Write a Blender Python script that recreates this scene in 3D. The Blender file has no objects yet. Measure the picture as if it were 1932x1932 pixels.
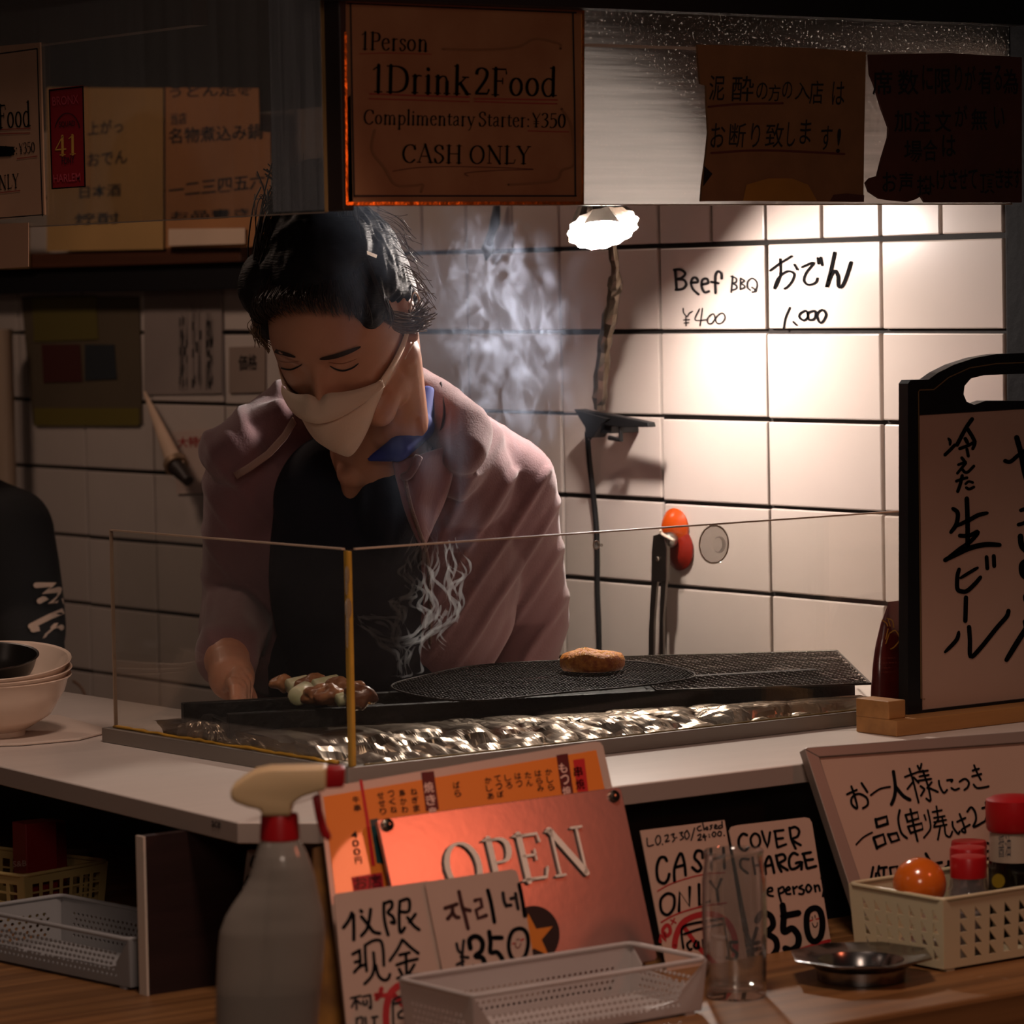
import bpy, bmesh, math, random
import numpy as np
from mathutils import Vector, Matrix, noise
sc = bpy.context.scene
COL = sc.collection
# ------------------------------------------------------------------ camera
PW = 1932.0; FPX = 6967.0
_e1 = Vector((9334, 596, -FPX)).normalized()
_e2 = Vector((-5221, 326, -FPX)).normalized()
_up = _e1.cross(_e2).normalized()
_e2 = _up.cross(_e1).normalized()
RM = Matrix((_e1, _e2, _up))            # camera space -> world space
EYE = Vector((0, 0, 1.55))
cd = bpy.data.cameras.new('camera'); cam = bpy.data.objects.new('camera', cd); COL.objects.link(cam)
cam.matrix_world = Matrix.Translation(EYE) @ RM.to_4x4()
cd.sensor_width = 36; cd.lens = 36 * FPX / PW; cd.clip_start = .05; cd.clip_end = 60
cd.dof.use_dof = True; cd.dof.focus_distance = 4.0; cd.dof.aperture_fstop = 9.0
sc.camera = cam
sc.view_settings.view_transform = 'Standard'; sc.view_settings.look = 'None'
sc.view_settings.gamma = 1; sc.view_settings.use_curve_mapping = False
sc.view_settings.exposure = 0.0
sc.cycles.use_denoising = True
sc.cycles.max_bounces = 8; sc.cycles.transparent_max_bounces = 24
sc.cycles.volume_step_rate = 1.0; sc.cycles.volume_max_steps = 256
sc.cycles.sample_clamp_indirect = 3.0; sc.cycles.caustics_reflective = False; sc.cycles.caustics_refractive = False
# ------------------------------------------------------------------ world: night street
w = bpy.data.worlds.new('night'); sc.world = w; w.use_nodes = True
w.node_tree.nodes['Background'].inputs[0].default_value = (.50, .40, .37, 1)
w.node_tree.nodes['Background'].inputs[1].default_value = .022
# ------------------------------------------------------------------ lamps of the place, and added fill lights
def area(name, loc, to, size, power, col, spread=math.pi):
    l = bpy.data.lights.new(name, 'AREA'); l.shape = 'DISK'; l.size = size; l.energy = power; l.color = col; l.spread = spread
    o = bpy.data.objects.new(name, l); COL.objects.link(o); o.location = loc
    o.rotation_euler = (Vector(to) - Vector(loc)).to_track_quat('-Z', 'Y').to_euler(); return o
def point(name, loc, r, power, col):
    l = bpy.data.lights.new(name, 'POINT'); l.shadow_soft_size = r; l.energy = power; l.color = col
    o = bpy.data.objects.new(name, l); COL.objects.link(o); o.location = loc; return o
area('outside_fill_light', (1.45, 1.95, 3.0), (2.1, 2.65, 1.0), .35, 20.0, (1, .73, .60))  # unseen fill added above the bar to brighten cards and counter
area('outside_fill_light', (-1.2, 3.2, 2.9), (2.2, 3.6, 1.0), .5, 1.6, (1, .72, .58))  # weak unseen fill added from the left for the tiles
area('sign_fill_light', (.4, .3, 2.15), (2.2, 3.0, 1.4), .6, 9.0, (1, .76, .62))  # unseen fill added in front to lift the signs and cook
area('kitchen_lamp_light', (2.0, 4.6, 2.35), (2.3, 4.3, 1.0), .30, 6.0, (1, .70, .54))
# ------------------------------------------------------------------ pixel -> place
def ray(px, py): return RM @ Vector((px - 966, 966 - py, -FPX))
def hit(pl, px, py):
    p, n = pl; d = ray(px, py); t = (p - EYE).dot(n) / d.dot(n); return EYE + d * t
def hz(px, py, z): return hit((Vector((0, 0, z)), Vector((0, 0, 1))), px, py)
def onX(px, py, x): return hit((Vector((x, 0, 0)), Vector((1, 0, 0))), px, py)
def onY(px, py, y): return hit((Vector((0, y, 0)), Vector((0, 1, 0))), px, py)
FW = RM @ Vector((0, 0, -1)); RT = RM @ Vector((1, 0, 0)); UPV = RM @ Vector((0, 1, 0))
FH = Vector((FW.x, FW.y, 0)).normalized(); RH = Vector((FH.y, -FH.x, 0))
def atd(px, py, d):
    r = ray(px, py); return EYE + r * (d / (r.dot(FH)))
def lean(base, ang, theta):
    """plane standing on base: ang = heading of the bottom edge (deg from X to Y), leaning back theta deg"""
    a = math.radians(ang); t = math.radians(theta)
    e = Vector((math.cos(a), math.sin(a), 0)); back = Vector((-math.sin(a), math.cos(a), 0))
    u = back * math.sin(t) + Vector((0, 0, math.cos(t))); n = e.cross(u).normalized()
    return (Vector(base), n)
def mirror_spot(pl, px, py, dist):
    p = hit(pl, px, py); d = (p - EYE).normalized(); n = pl[1].normalized(); return p, p + (d - n * 2 * d.dot(n)) * dist
_p, _l = mirror_spot(lean((1.9, 2.582, .915), 0, 24), 742, 1650, 1.3)
area('lantern_light', _l, _p, .13, .46, (1, .22, .11), 2.0)
def shift(pl, d): return (pl[0] + pl[1] * d, pl[1])
LAMP = onX(1136, 424, 2.69)
# ------------------------------------------------------------------ materials
def lin(c):
    if isinstance(c, str): c = [int(c[i:i + 2], 16) / 255 for i in (0, 2, 4)]
    return tuple(((x / 12.92) if x <= .04045 else ((x + .055) / 1.055) ** 2.4) for x in c) + (1,)
MATS = {}
def mat(name, c, rough=.5, metal=0, bump=None, var=None, spec=.5, coat=0, sss=0, trans=0, ior=1.45, emit=None, stretch=None, c2=None, sheen=0, aniso=0):
    if name in MATS: return MATS[name]
    m = bpy.data.materials.new(name); m.use_nodes = True; nt = m.node_tree; b = nt.nodes['Principled BSDF']; I = b.inputs
    I['Base Color'].default_value = lin(c); I['Roughness'].default_value = rough; I['Metallic'].default_value = metal
    I['Specular IOR Level'].default_value = spec; I['Coat Weight'].default_value = coat; I['IOR'].default_value = ior
    I['Transmission Weight'].default_value = trans; I['Sheen Weight'].default_value = sheen
    if aniso: I['Anisotropic'].default_value = aniso
    if sss: I['Subsurface Weight'].default_value = sss; I['Subsurface Radius'].default_value = (.012, .005, .003)
    if emit: I['Emission Color'].default_value = lin(emit[0]); I['Emission Strength'].default_value = emit[1]
    def tex(scale, detail=5):
        tc = nt.nodes.new('ShaderNodeTexCoord'); mp = nt.nodes.new('ShaderNodeMapping')
        if stretch: mp.inputs['Scale'].default_value = stretch
        n = nt.nodes.new('ShaderNodeTexNoise'); n.inputs['Scale'].default_value = scale; n.inputs['Detail'].default_value = detail
        nt.links.new(tc.outputs['Object'], mp.inputs[0]); nt.links.new(mp.outputs[0], n.inputs['Vector']); return n
    if bump:
        n = tex(bump[0]); bp = nt.nodes.new('ShaderNodeBump'); bp.inputs['Strength'].default_value = bump[1]; bp.inputs['Distance'].default_value = .002
        nt.links.new(n.outputs['Fac'], bp.inputs['Height']); nt.links.new(bp.outputs[0], I['Normal'])
    if var:
        n = tex(var[0]); r = nt.nodes.new('ShaderNodeValToRGB'); k = var[1]; L = lin(c)
        r.color_ramp.elements[0].position = .3; r.color_ramp.elements[1].position = .7
        r.color_ramp.elements[0].color = lin(c2) if c2 else tuple(x * (1 - k) for x in L[:3]) + (1,)
        r.color_ramp.elements[1].color = L
        nt.links.new(n.outputs['Fac'], r.inputs[0]); nt.links.new(r.outputs[0], I['Base Color'])
    MATS[name] = m; return m
def thin_glass(name, tint=(1, 1, 1), rough=.02, dust=0.0, dustcol=(.8, .75, .7), scratch=None, trans_dust=0.0, speck=0, fres=1.5, gain=1.0):
    m = bpy.data.materials.new(name); m.use_nodes = True; nt = m.node_tree; nt.nodes.clear(); N = nt.nodes.new; L = nt.links.new
    out = N('ShaderNodeOutputMaterial'); tr = N('ShaderNodeBsdfTransparent'); tr.inputs[0].default_value = tint + (1,)
    gl = N('ShaderNodeBsdfGlossy'); gl.inputs['Roughness'].default_value = rough
    ge = N('ShaderNodeNewGeometry'); dt = N('ShaderNodeVectorMath'); dt.operation = 'DOT_PRODUCT'; L(ge.outputs['Incoming'], dt.inputs[0]); L(ge.outputs['Normal'], dt.inputs[1])
    def M(op, a, b=None):
        q = N('ShaderNodeMath'); q.operation = op
        for i, x in enumerate((a, b)):
            if x is None: continue
            if isinstance(x, (int, float)): q.inputs[i].default_value = x
            else: L(x, q.inputs[i])
        return q.outputs[0]
    pw = M('POWER', M('SUBTRACT', 1.0, M('ABSOLUTE', dt.outputs['Value'])), 5.0)
    fm = nt.nodes.new('ShaderNodeMath'); fm.operation = 'MULTIPLY_ADD'; L(pw, fm.inputs[0]); fm.inputs[1].default_value = .9 * gain; fm.inputs[2].default_value = .05 * gain; fm.use_clamp = True
    mx = N('ShaderNodeMixShader')
    L(fm.outputs[0], mx.inputs[0]); L(tr.outputs[0], mx.inputs[1]); L(gl.outputs[0], mx.inputs[2]); last = mx
    if dust or trans_dust:
        df = N('ShaderNodeBsdfDiffuse'); df.inputs[0].default_value = dustcol + (1,); tl = N('ShaderNodeBsdfTranslucent'); tl.inputs[0].default_value = dustcol + (1,)
        dm = N('ShaderNodeMixShader'); dm.inputs[0].default_value = trans_dust; L(df.outputs[0], dm.inputs[1]); L(tl.outputs[0], dm.inputs[2])
        m2 = N('ShaderNodeMixShader'); L(last.outputs[0], m2.inputs[1]); L(dm.outputs[0], m2.inputs[2])
        tc = N('ShaderNodeTexCoord'); mp = N('ShaderNodeMapping'); L(tc.outputs['Object'], mp.inputs[0])
        if scratch: mp.inputs['Scale'].default_value = scratch
        n = N('ShaderNodeTexNoise'); n.inputs['Scale'].default_value = 6; n.inputs['Detail'].default_value = 8; L(mp.outputs[0], n.inputs['Vector'])
        rg = N('ShaderNodeMapRange'); rg.inputs[1].default_value = .35; rg.inputs[2].default_value = .75; rg.inputs[3].default_value = dust * (.4 if dust < .5 else .85); rg.inputs[4].default_value = dust
        L(n.outputs['Fac'], rg.inputs[0]); fac = rg.outputs[0]
        if speck:
            n2 = N('ShaderNodeTexNoise'); n2.inputs['Scale'].default_value = 420; L(tc.outputs['Object'], n2.inputs['Vector'])
            r2 = N('ShaderNodeMapRange'); r2.inputs[1].default_value = .69; r2.inputs[2].default_value = .75; r2.inputs[4].default_value = speck
            L(n2.outputs['Fac'], r2.inputs[0]); ad = N('ShaderNodeMath'); ad.operation = 'ADD'; ad.use_clamp = True
            L(fac, ad.inputs[0]); L(r2.outputs[0], ad.inputs[1]); fac = ad.outputs[0]
        L(fac, m2.inputs[0]); last = m2
    L(last.outputs[0], out.inputs[0]); MATS[name] = m; return m
# ------------------------------------------------------------------ mesh builder
class MB:
    def __init__(s): s.v = []; s.f = []
    def add(s, vs, fs):
        o = len(s.v); s.v += [Vector(p) for p in vs]; s.f += [[i + o for i in f] for f in fs]; return s
    def box(s, c, sz, R=None):
        c = Vector(c); R = R or Matrix.Identity(3); vs = []
        for x in (-.5, .5):
            for y in (-.5, .5):
                for z in (-.5, .5): vs.append(c + R @ Vector((x * sz[0], y * sz[1], z * sz[2])))
        return s.add(vs, [(0, 1, 3, 2), (4, 6, 7, 5), (0, 4, 5, 1), (2, 3, 7, 6), (0, 2, 6, 4), (1, 5, 7, 3)])
    def bx(s, x0, x1, y0, y1, z0, z1): return s.box(((x0 + x1) / 2, (y0 + y1) / 2, (z0 + z1) / 2), (x1 - x0, y1 - y0, z1 - z0))
    def prism(s, pts, off):
        n = len(pts); off = Vector(off); a = [Vector(p) for p in pts]
        return s.add(a + [p + off for p in a], [list(range(n))[::-1], list(range(n, 2 * n))] + [(i, (i + 1) % n, n + (i + 1) % n, n + i) for i in range(n)])
    def tube(s, pts, r, n=10, closed=False, cap=True):
        pts = [Vector(p) for p in pts]; m = len(pts); R = r if hasattr(r, '__len__') else [r] * m; rings = []; up = None
        for i, p in enumerate(pts):
            t = (pts[(i + 1) % m] - pts[i - 1]) if (closed or 0 < i < m - 1) else (pts[1] - pts[0] if i == 0 else pts[-1] - pts[-2])
            t.normalize()
            if up is None:
                up = t.orthogonal().normalized()
            up = (up - t * up.dot(t)); up = up.normalized() if up.length > 1e-6 else t.orthogonal().normalized()
            b = t.cross(up); rings.append([p + (up * math.cos(k * 2 * math.pi / n) + b * math.sin(k * 2 * math.pi / n)) * R[i] for k in range(n)])
        vs = [v for q in rings for v in q]; fs = []
        for i in range(m if closed else m - 1):
            a = i * n; b = ((i + 1) % m) * n
            fs += [(a + k, a + (k + 1) % n, b + (k + 1) % n, b + k) for k in range(n)]
        if cap and not closed: fs += [list(range(n))[::-1], list(range((m - 1) * n, m * n))]
        return s.add(vs, fs)
    def lathe(s, prof, c, n=40, axis=None, sy=1.0):
        c = Vector(c); vs = []; fs = []; m = len(prof)
        Q = Vector((0, 0, 1)).rotation_difference(Vector(axis)).to_matrix() if axis is not None else Matrix.Identity(3)
        for (r, z) in prof:
            for k in range(n):
                a = 2 * math.pi * k / n; vs.append(c + Q @ Vector((r * math.cos(a), r * math.sin(a) * sy, z)))
        for i in range(m - 1):
            for k in range(n): fs.append((i * n + k, i * n + (k + 1) % n, (i + 1) * n + (k + 1) % n, (i + 1) * n + k))
        return s.add(vs, fs)
    def ell(s, c, r, R=None, n=24, m=14):
        c = Vector(c); R = R or Matrix.Identity(3); vs = []; fs = []
        for i in range(m + 1):
            t = math.pi * i / m
            for k in range(n):
                a = 2 * math.pi * k / n; vs.append(c + R @ Vector((r[0] * math.sin(t) * math.cos(a), r[1] * math.sin(t) * math.sin(a), r[2] * math.cos(t))))
        for i in range(m):
            for k in range(n): fs.append((i * n + k, (i + 1) * n + k, (i + 1) * n + (k + 1) % n, i * n + (k + 1) % n))
        return s.add(vs, fs)
    def grid(s, rows, closed_u=False):
        n = len(rows[0]); vs = [p for r in rows for p in r]; fs = []
        for i in range(len(rows) - 1):
            for k in range(n if closed_u else n - 1):
                fs.append((i * n + k, i * n + (k + 1) % n, (i + 1) * n + (k + 1) % n, (i + 1) * n + k))
        return s.add(vs, fs)
    def build(s, name, m, parent=None, smooth=False, bevel=0, origin=None, seg=2, fix=True, weld=True):
        org = Vector(origin) if origin is not None else (WLOC(parent) if parent else Vector((0, 0, 0)))
        if fix or bevel or weld:
            bm = bmesh.new(); vv = [bm.verts.new(p - org) for p in s.v]
            for f in s.f:
                try: bm.faces.new([vv[i] for i in f])
                except ValueError: pass
            if weld: bmesh.ops.remove_doubles(bm, verts=bm.verts, dist=1e-6)
            if fix: bmesh.ops.recalc_face_normals(bm, faces=bm.faces)
            if bevel:
                ed = [e for e in bm.edges if len(e.link_faces) == 2 and e.calc_face_angle(0) > .6]
                bmesh.ops.bevel(bm, geom=ed, offset=bevel, segments=seg, profile=.5, affect='EDGES', clamp_overlap=True)
            me = bpy.data.meshes.new(name); bm.to_mesh(me); bm.free()
        else:
            me = bpy.data.meshes.new(name); me.from_pydata([tuple(p - org) for p in s.v], [], s.f)
        if smooth:
            me.polygons.foreach_set('use_smooth', [True] * len(me.polygons))
            if smooth != 'all': me.set_sharp_from_angle(angle=.7)
        if m: me.materials.append(m)
        o = bpy.data.objects.new(name, me); COL.objects.link(o)
        if parent: o.parent = parent; o.location = org - WLOC(parent)
        else: o.location = org
        return o
def WLOC(o):
    l = Vector((0, 0, 0))
    while o is not None: l += o.location; o = o.parent
    return l
def tag(o, label=None, cat=None, group=None, kind=None):
    if label: o['label'] = label
    if cat: o['category'] = cat
    if group: o['group'] = group
    if kind: o['kind'] = kind
    return o
def thing(name, label, cat, loc, group=None):
    o = bpy.data.objects.new(name, None); COL.objects.link(o); o.location = loc; o.empty_display_size = .02
    return tag(o, label, cat, group)
def copy_tree(o, parent=None):
    c = o.copy(); COL.objects.link(c)
    if parent: c.parent = parent
    for ch in list(o.children): copy_tree(ch, c)
    return c
def spline(pts, k=6, closed=False):
    pts = [Vector(p) for p in pts]; n = len(pts)
    if n < 3: return [pts[0].lerp(pts[-1], i / k) for i in range(k + 1)]
    out = []
    for i in range(n if closed else n - 1):
        if closed: a, b, c, d = pts[i - 1], pts[i], pts[(i + 1) % n], pts[(i + 2) % n]
        else: a, b, c, d = pts[max(i - 1, 0)], pts[i], pts[i + 1], pts[min(i + 2, n - 1)]
        for j in range(k):
            t = j / k; out.append(.5 * ((2 * b) + (c - a) * t + (2 * a - 5 * b + 4 * c - d) * t * t + (3 * b - a - 3 * c + d) * t ** 3))
    if not closed: out.append(pts[-1])
    return out
# ------------------------------------------------------------------ lettering: flat ink on a plane
def stroke2(pts, w, smooth=True, k=5, taper=0, nib=None, closed=False):
    """2-D ribbon (px coords, y down) -> verts, faces"""
    P = [Vector((p[0], p[1], 0)) for p in pts]
    if smooth and len(P) > 2: P = spline(P, k, closed)
    if closed: P = P + [P[0]]
    n = len(P); vs = []; fs = []
    for i, p in enumerate(P):
        if closed: t = P[(i + 1) % (n - 1)] - P[(i - 1) % (n - 1)]
        else: t = P[min(i + 1, n - 1)] - P[max(i - 1, 0)]
        if t.length < 1e-9: t = Vector((1, 0, 0))
        t.normalize(); ww = w
        if nib: ww = nib[0] + (w - nib[0]) * abs(t.y) ** 1.3
        if taper and not closed:
            u = i / (n - 1); ww = w * (1 - taper * (abs(2 * u - 1)) ** 3)
        q = Vector((-t.y, t.x, 0)) * ww / 2; vs += [p - q, p + q]
    for i in range(n - 1): fs.append((2 * i, 2 * i + 1, 2 * i + 3, 2 * i + 2))
    if not closed and not nib:
        for p, ww in ((P[0], (vs[1] - vs[0]).length), (P[-1], (vs[-1] - vs[-2]).length)):
            o = len(vs); vs += [p + Vector((math.cos(a * math.pi / 4), math.sin(a * math.pi / 4), 0)) * ww / 2 for a in range(8)]; fs.append(list(range(o, o + 8)))
    return vs, fs
_fc = {}
def glyph(s, offset=0):
    key = (s, offset)
    if key in _fc: return _fc[key]
    cu = bpy.data.curves.new('t', 'FONT'); cu.body = s; cu.resolution_u = 3; cu.offset = offset
    o = bpy.data.objects.new('t', cu); me = bpy.data.meshes.new_from_object(o)
    vs = [v.co.copy() for v in me.vertices]; fs = [list(p.vertices) for p in me.polygons]
    bpy.data.objects.remove(o); bpy.data.curves.remove(cu); bpy.data.meshes.remove(me)
    if vs:
        x0 = min(v.x for v in vs); x1 = max(v.x for v in vs); y0 = min(v.y for v in vs); y1 = max(v.y for v in vs)
        vs = [Vector(((v.x - x0) / max(x1 - x0, 1e-6), (v.y - y0) / max(y1 - y0, 1e-6), 0)) for v in vs]
    _fc[key] = (vs, fs); return _fc[key]
class Ink:
    """collects ink in photo-pixel coordinates, laid on a real plane when built"""
    def __init__(s, plane, ox=0, oy=0, k=1.0): s.pl = plane; s.v = []; s.f = []; s.o = (ox, oy); s.k = k
    def T(s, p): return (s.o[0] + p[0] * s.k, s.o[1] + p[1] * s.k)
    def put(s, vs, fs):
        o = len(s.v); s.v += [(v[0], v[1]) for v in vs]; s.f += [[i + o for i in f] for f in fs]
    def st(s, pts, w, **kw): s.put(*stroke2([s.T(p) for p in pts], w * s.k, **kw)); return s
    def many(s, w, *strokes, **kw):
        for p in strokes: s.st(p, w, **kw)
        return s
    def poly(s, pts): s.put([s.T(p) for p in pts], [list(range(len(pts)))]); return s
    def txt(s, t, p0, p1, up, bold=0):
        """glyph box mapped to the parallelogram bottom-left p0, bottom-right p1, up vector"""
        vs, fs = glyph(t, bold); p0 = s.T(p0); p1 = s.T(p1); up = (up[0] * s.k, up[1] * s.k)
        s.put([(p0[0] + (p1[0] - p0[0]) * v.x + up[0] * v.y, p0[1] + (p1[1] - p0[1]) * v.x + up[1] * v.y) for v in vs], fs); return s
    def chars(s, lst, up, bold=0, w=None):
        for t, x, y, ww in lst: s.txt(t, (x, y), (x + ww, y + ww * (w or 0)), up, bold)
        return s
    def build(s, name, m, parent, off=.0006):
        pl = shift(s.pl, off); mb = MB(); mb.v = [hit(pl, x, y) for x, y in s.v]; mb.f = s.f
        return mb.build(name, m, parent, fix=False, weld=False)
def sheet(name, plane, px, th, m, parent=None, bevel=0, origin=None):
    """flat panel whose front face fills the outline; thickness goes backwards"""
    mb = MB().prism([hit(plane, x, y) for x, y in px], -plane[1] * th)
    return mb.build(name, m, parent, bevel=bevel, origin=origin)
def struct(o): o['kind'] = 'structure'; return o
# ------------------------------------------------------------------ common materials
R3 = Matrix.Rotation
TILE = mat('tile_glaze', 'c0b3aa', rough=.22, bump=(9, .12), spec=.5, var=(5, .10))
GROUT = mat('grout', '17120f', rough=.9, bump=(60, .5))
WHITE = mat('white_laminate', 'd9cdc4', rough=.32, bump=(8, .05), var=(9, .07), stretch=(1, 6, 1))
EDGE = mat('edge_band', '9a8a80', rough=.45)
BLACK = mat('black_paint', '0b0b0d', rough=.5, bump=(30, .1))
DARKWOOD = mat('dark_wood', '2a1512', rough=.55, var=(6, .4), stretch=(1, 1, 8), bump=(20, .15))
BARWOOD = mat('bar_wood', '8a6038', rough=.42, var=(7, .35), stretch=(.35, 9, 9), bump=(14, .12), c2='5c3c20')
STEEL = mat('brushed_steel', '9b958f', rough=.34, metal=1, bump=(40, .12), stretch=(1, 14, 1))
DARKSTEEL = mat('dark_steel', '4b4744', rough=.4, metal=1)
ALU = mat('aluminium', '8e8780', rough=.5, metal=.75)
PAPER = mat('white_paper', 'd2c3b5', rough=.75, var=(8, .08))
CREAM = mat('cream_paper', 'b99a68', rough=.8, var=(5, .15))
INKM = mat('ink_black', '0a090b', rough=.8, spec=.04)
INKG = mat('ink_worn', '1d1a1b', rough=.7, spec=.2)
REDINK = mat('ink_red', '9a1f22', rough=.6)
REDP = mat('red_plastic', '9c1216', rough=.32, spec=.5)
GLASS = thin_glass('clear_pane', tint=(.95, .95, .93), rough=.03, dust=.010, dustcol=(.6, .52, .46), trans_dust=.35, scratch=(1, 1, 3), gain=1.1)
WX = 2.90; ZC = 1.08; ZB = .915
# ------------------------------------------------------------------ shell
struct(MB().bx(.9, 3.2, 2.0, 7.3, -.05, 0).build('floor', mat('floor_concrete', '3a332e', rough=.8, bump=(20, .4))))
struct(MB().bx(1.2, 3.2, 2.86, 7.3, 2.45, 2.5).build('ceiling', mat('ceiling_paint', '2a2420', rough=.9)))
struct(MB().bx(1.2, 3.2, 7.2, 7.3, 0, 2.45).build('wall_back', mat('plaster', '6b5a4c', rough=.9, bump=(20, .2))))
wall = struct(MB().bx(WX + .006, WX + .14, 2.962, 7.2, 0, 2.45).build('wall_right', GROUT))
NC = 16
full = MB().bx(0, .010, 0, .1975, 0, .1005).build('tile', TILE, wall, bevel=.0018, seg=2, origin=(0, 0, 0))
half = MB().bx(0, .010, 0, .0963, 0, .1005).build('tile', TILE, wall, bevel=.0018, seg=2, origin=(0, 0, 0))
random.seed(5); first = {id(full): True, id(half): True}
def put_tile(src, y, z):
    if first[id(src)]: o = src; first[id(src)] = False
    else: o = src.copy(); COL.objects.link(o)
    o.location = (WX, y, z); o.rotation_euler = (random.gauss(0, .0015), random.gauss(0, .003), random.gauss(0, .002))
for r in range(8):
    z = 1.598 - .1055 * (r + 1) + .0026
    for c in range(NC): put_tile(full, 2.9605 + .2025 * c + .0025 + random.gauss(0, .0006), z + random.gauss(0, .0004))
for r in range(2):
    for c in range(24): put_tile(half, 2.9605 + .10125 * c + .0025, 1.598 + .1055 * r + .0035)
post = struct(MB().bx(WX - .002, WX + .13, 2.80, 2.958, 0, 2.45).build('trim_1', mat('post_black', '0a0809', rough=.75, spec=.12, bump=(70, .6)), bevel=.003))
# ------------------------------------------------------------------ writing on the tiles (beef / oden)
tw = (Vector((WX - .0008, 0, 0)), Vector((-1, 0, 0)))
k = 360 / 1932
beef = Ink(tw, 1260, 460, k)
beef.many(27, [(72, 270), (88, 460)], [(62, 265), (130, 262), (175, 300), (140, 345), (92, 358), (160, 365), (185, 410), (150, 455), (80, 465)])
beef.many(26, [(232, 395), (300, 385), (285, 345), (250, 350), (235, 400), (255, 460), (310, 512)], [(345, 412), (405, 395), (395, 355), (350, 365), (340, 430), (370, 490), (415, 480)],
          [(542, 350), (540, 300), (505, 280), (480, 320), (478, 400), (482, 498)], [(440, 385), (512, 400)])
beef.many(17, [(655, 325), (640, 490)], [(640, 330), (690, 350), (688, 390), (655, 400), (695, 425), (690, 455), (645, 470)], [(735, 350), (732, 462)], [(735, 350), (775, 375), (742, 400), (775, 425), (770, 445), (732, 460)],
          [(835, 470), (805, 440), (810, 380), (855, 350), (898, 385), (900, 440), (880, 470)], [(850, 440), (895, 475), (855, 490)])
beef.many(13, [(155, 655), (160, 700), (195, 735), (215, 705), (250, 685)], [(182, 740), (184, 830)], [(160, 772), (218, 768)], [(165, 802), (212, 800)], [(320, 660), (275, 770), (395, 768)], [(350, 655), (325, 828)])
beef.st([(430, 722), (400, 760), (405, 800), (440, 808), (475, 760), (465, 712)], 13, closed=True)
beef.st([(520, 712), (482, 760), (500, 805), (545, 800), (578, 750), (560, 705)], 13, closed=True)
b_ = beef.build('marker_writing', INKG, wall, 0); b_['label'] = 'handwritten Beef BBQ ¥400 on white tile'
od = Ink(tw, 1260, 460, k)
od.many(22, [(1035, 270), (1130, 200), (1250, 125)], [(1135, 155), (1138, 300), (1110, 400), (1075, 455), (1110, 355), (1200, 280), (1275, 300), (1260, 370), (1215, 430), (1180, 455)], [(1280, 210), (1308, 260)],
        [(1358, 235), (1475, 190), (1400, 290), (1375, 370), (1420, 415), (1490, 395), (1512, 350)], [(1515, 145), (1522, 200)], [(1545, 140), (1558, 215)])
od.many(32, [(1685, 92), (1650, 260), (1605, 440), (1650, 320), (1690, 275), (1720, 330), (1725, 425), (1765, 425), (1810, 320), (1850, 190)])
od.many(20, [(1235, 645), (1190, 750), (1172, 858)], [(1270, 790), (1302, 822)])
od.st([(1400, 680), (1345, 700), (1330, 740), (1375, 775), (1415, 740)], 22, closed=True)
od.st([(1480, 680), (1420, 700), (1425, 765), (1480, 760), (1495, 700)], 22, closed=True)
od.st([(1565, 668), (1512, 710), (1525, 780), (1560, 795), (1600, 720)], 22, closed=True)
b_ = od.build('marker_writing', INKM, wall, 0); b_['label'] = 'handwritten おでん 1.000 on white tile'
# ------------------------------------------------------------------ bar (wood) and raised white counter
bar = thing('bar_counter', 'low wooden bar top in front of the white shelf', 'counter', (1.9, 2.6, 0))
def plan(pts, z0, z1): return MB().prism([(x, y, z0) for x, y in pts], (0, 0, z1 - z0))
plan([(1.40, 2.35), (2.86, 2.35), (2.86, 3.0), (2.2, 3.0), (2.2, 5.6), (1.40, 5.6)], ZB - .04, ZB).build('wooden_top', BARWOOD, bar, bevel=.004)
plan([(1.50, 2.47), (2.85, 2.47), (2.85, 2.95), (2.15, 2.95), (2.15, 5.5), (1.50, 5.5)], 0.001, ZB - .041).build('front_panel', DARKWOOD, bar)
A = hz(449, 1551, ZC); B = hz(600, 1551, ZC); C0 = hz(0, 1445, ZC)
top = thing('raised_shelf', 'white laminate raised counter with a cut corner around the grill', 'counter', (1.9, 2.9, ZB))
d = (C0 - A).normalized(); E = A + d * 2.3; YF = 2.712
outline = [(B.x, YF), (A.x, A.y), (E.x, E.y), (E.x + .42, E.y), (2.19, 4.2), (2.19, 3.40), (WX - .001, 3.36), (WX - .001, 2.97), (WX - .035, 2.96), (WX - .035, YF)]
plan(outline, ZC - .0195, ZC).build('worktop', WHITE, top, bevel=.0012)
eb = MB()
for p, q in (((WX - .035, YF), (B.x, YF)), ((B.x, YF), (A.x, A.y)), ((A.x, A.y), (E.x, E.y))):
    p = Vector((*p, 0)); q = Vector((*q, 0)); t = (q - p).normalized(); n = Vector((-t.y, t.x, 0)) * -1
    if n.dot(Vector((2.3, 3.2, 0)) - p) > 0: n = -n
    eb.prism([p + Vector((0, 0, ZC - .0185)), q + Vector((0, 0, ZC - .0185)), q + Vector((0, 0, ZC - .0012)), p + Vector((0, 0, ZC - .0012))], n * .0009)
eb.build('edge_band', EDGE, top)
fl = (A, Vector((-d.y, d.x, 0)).normalized() * (1 if Vector((-d.y, d.x, 0)).dot(EYE - A) > 0 else -1))
Ink(fl).txt('ace', (399, 1560), (416, 1563), (0, -12), .01).build('printed_mark', INKG, top, .0015)['label'] = 'small ace print on the edge'
MB().bx(1.716, 2.165, 2.862, 2.872, ZB, ZC - .0195).build('side_panel', DARKWOOD, top)
MB().bx(1.7135, 1.716, 2.8605, 2.8735, ZB, ZC - .0195).build('white_panel_edge', mat('white_edge', 'bfae9f', rough=.5), top)
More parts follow.
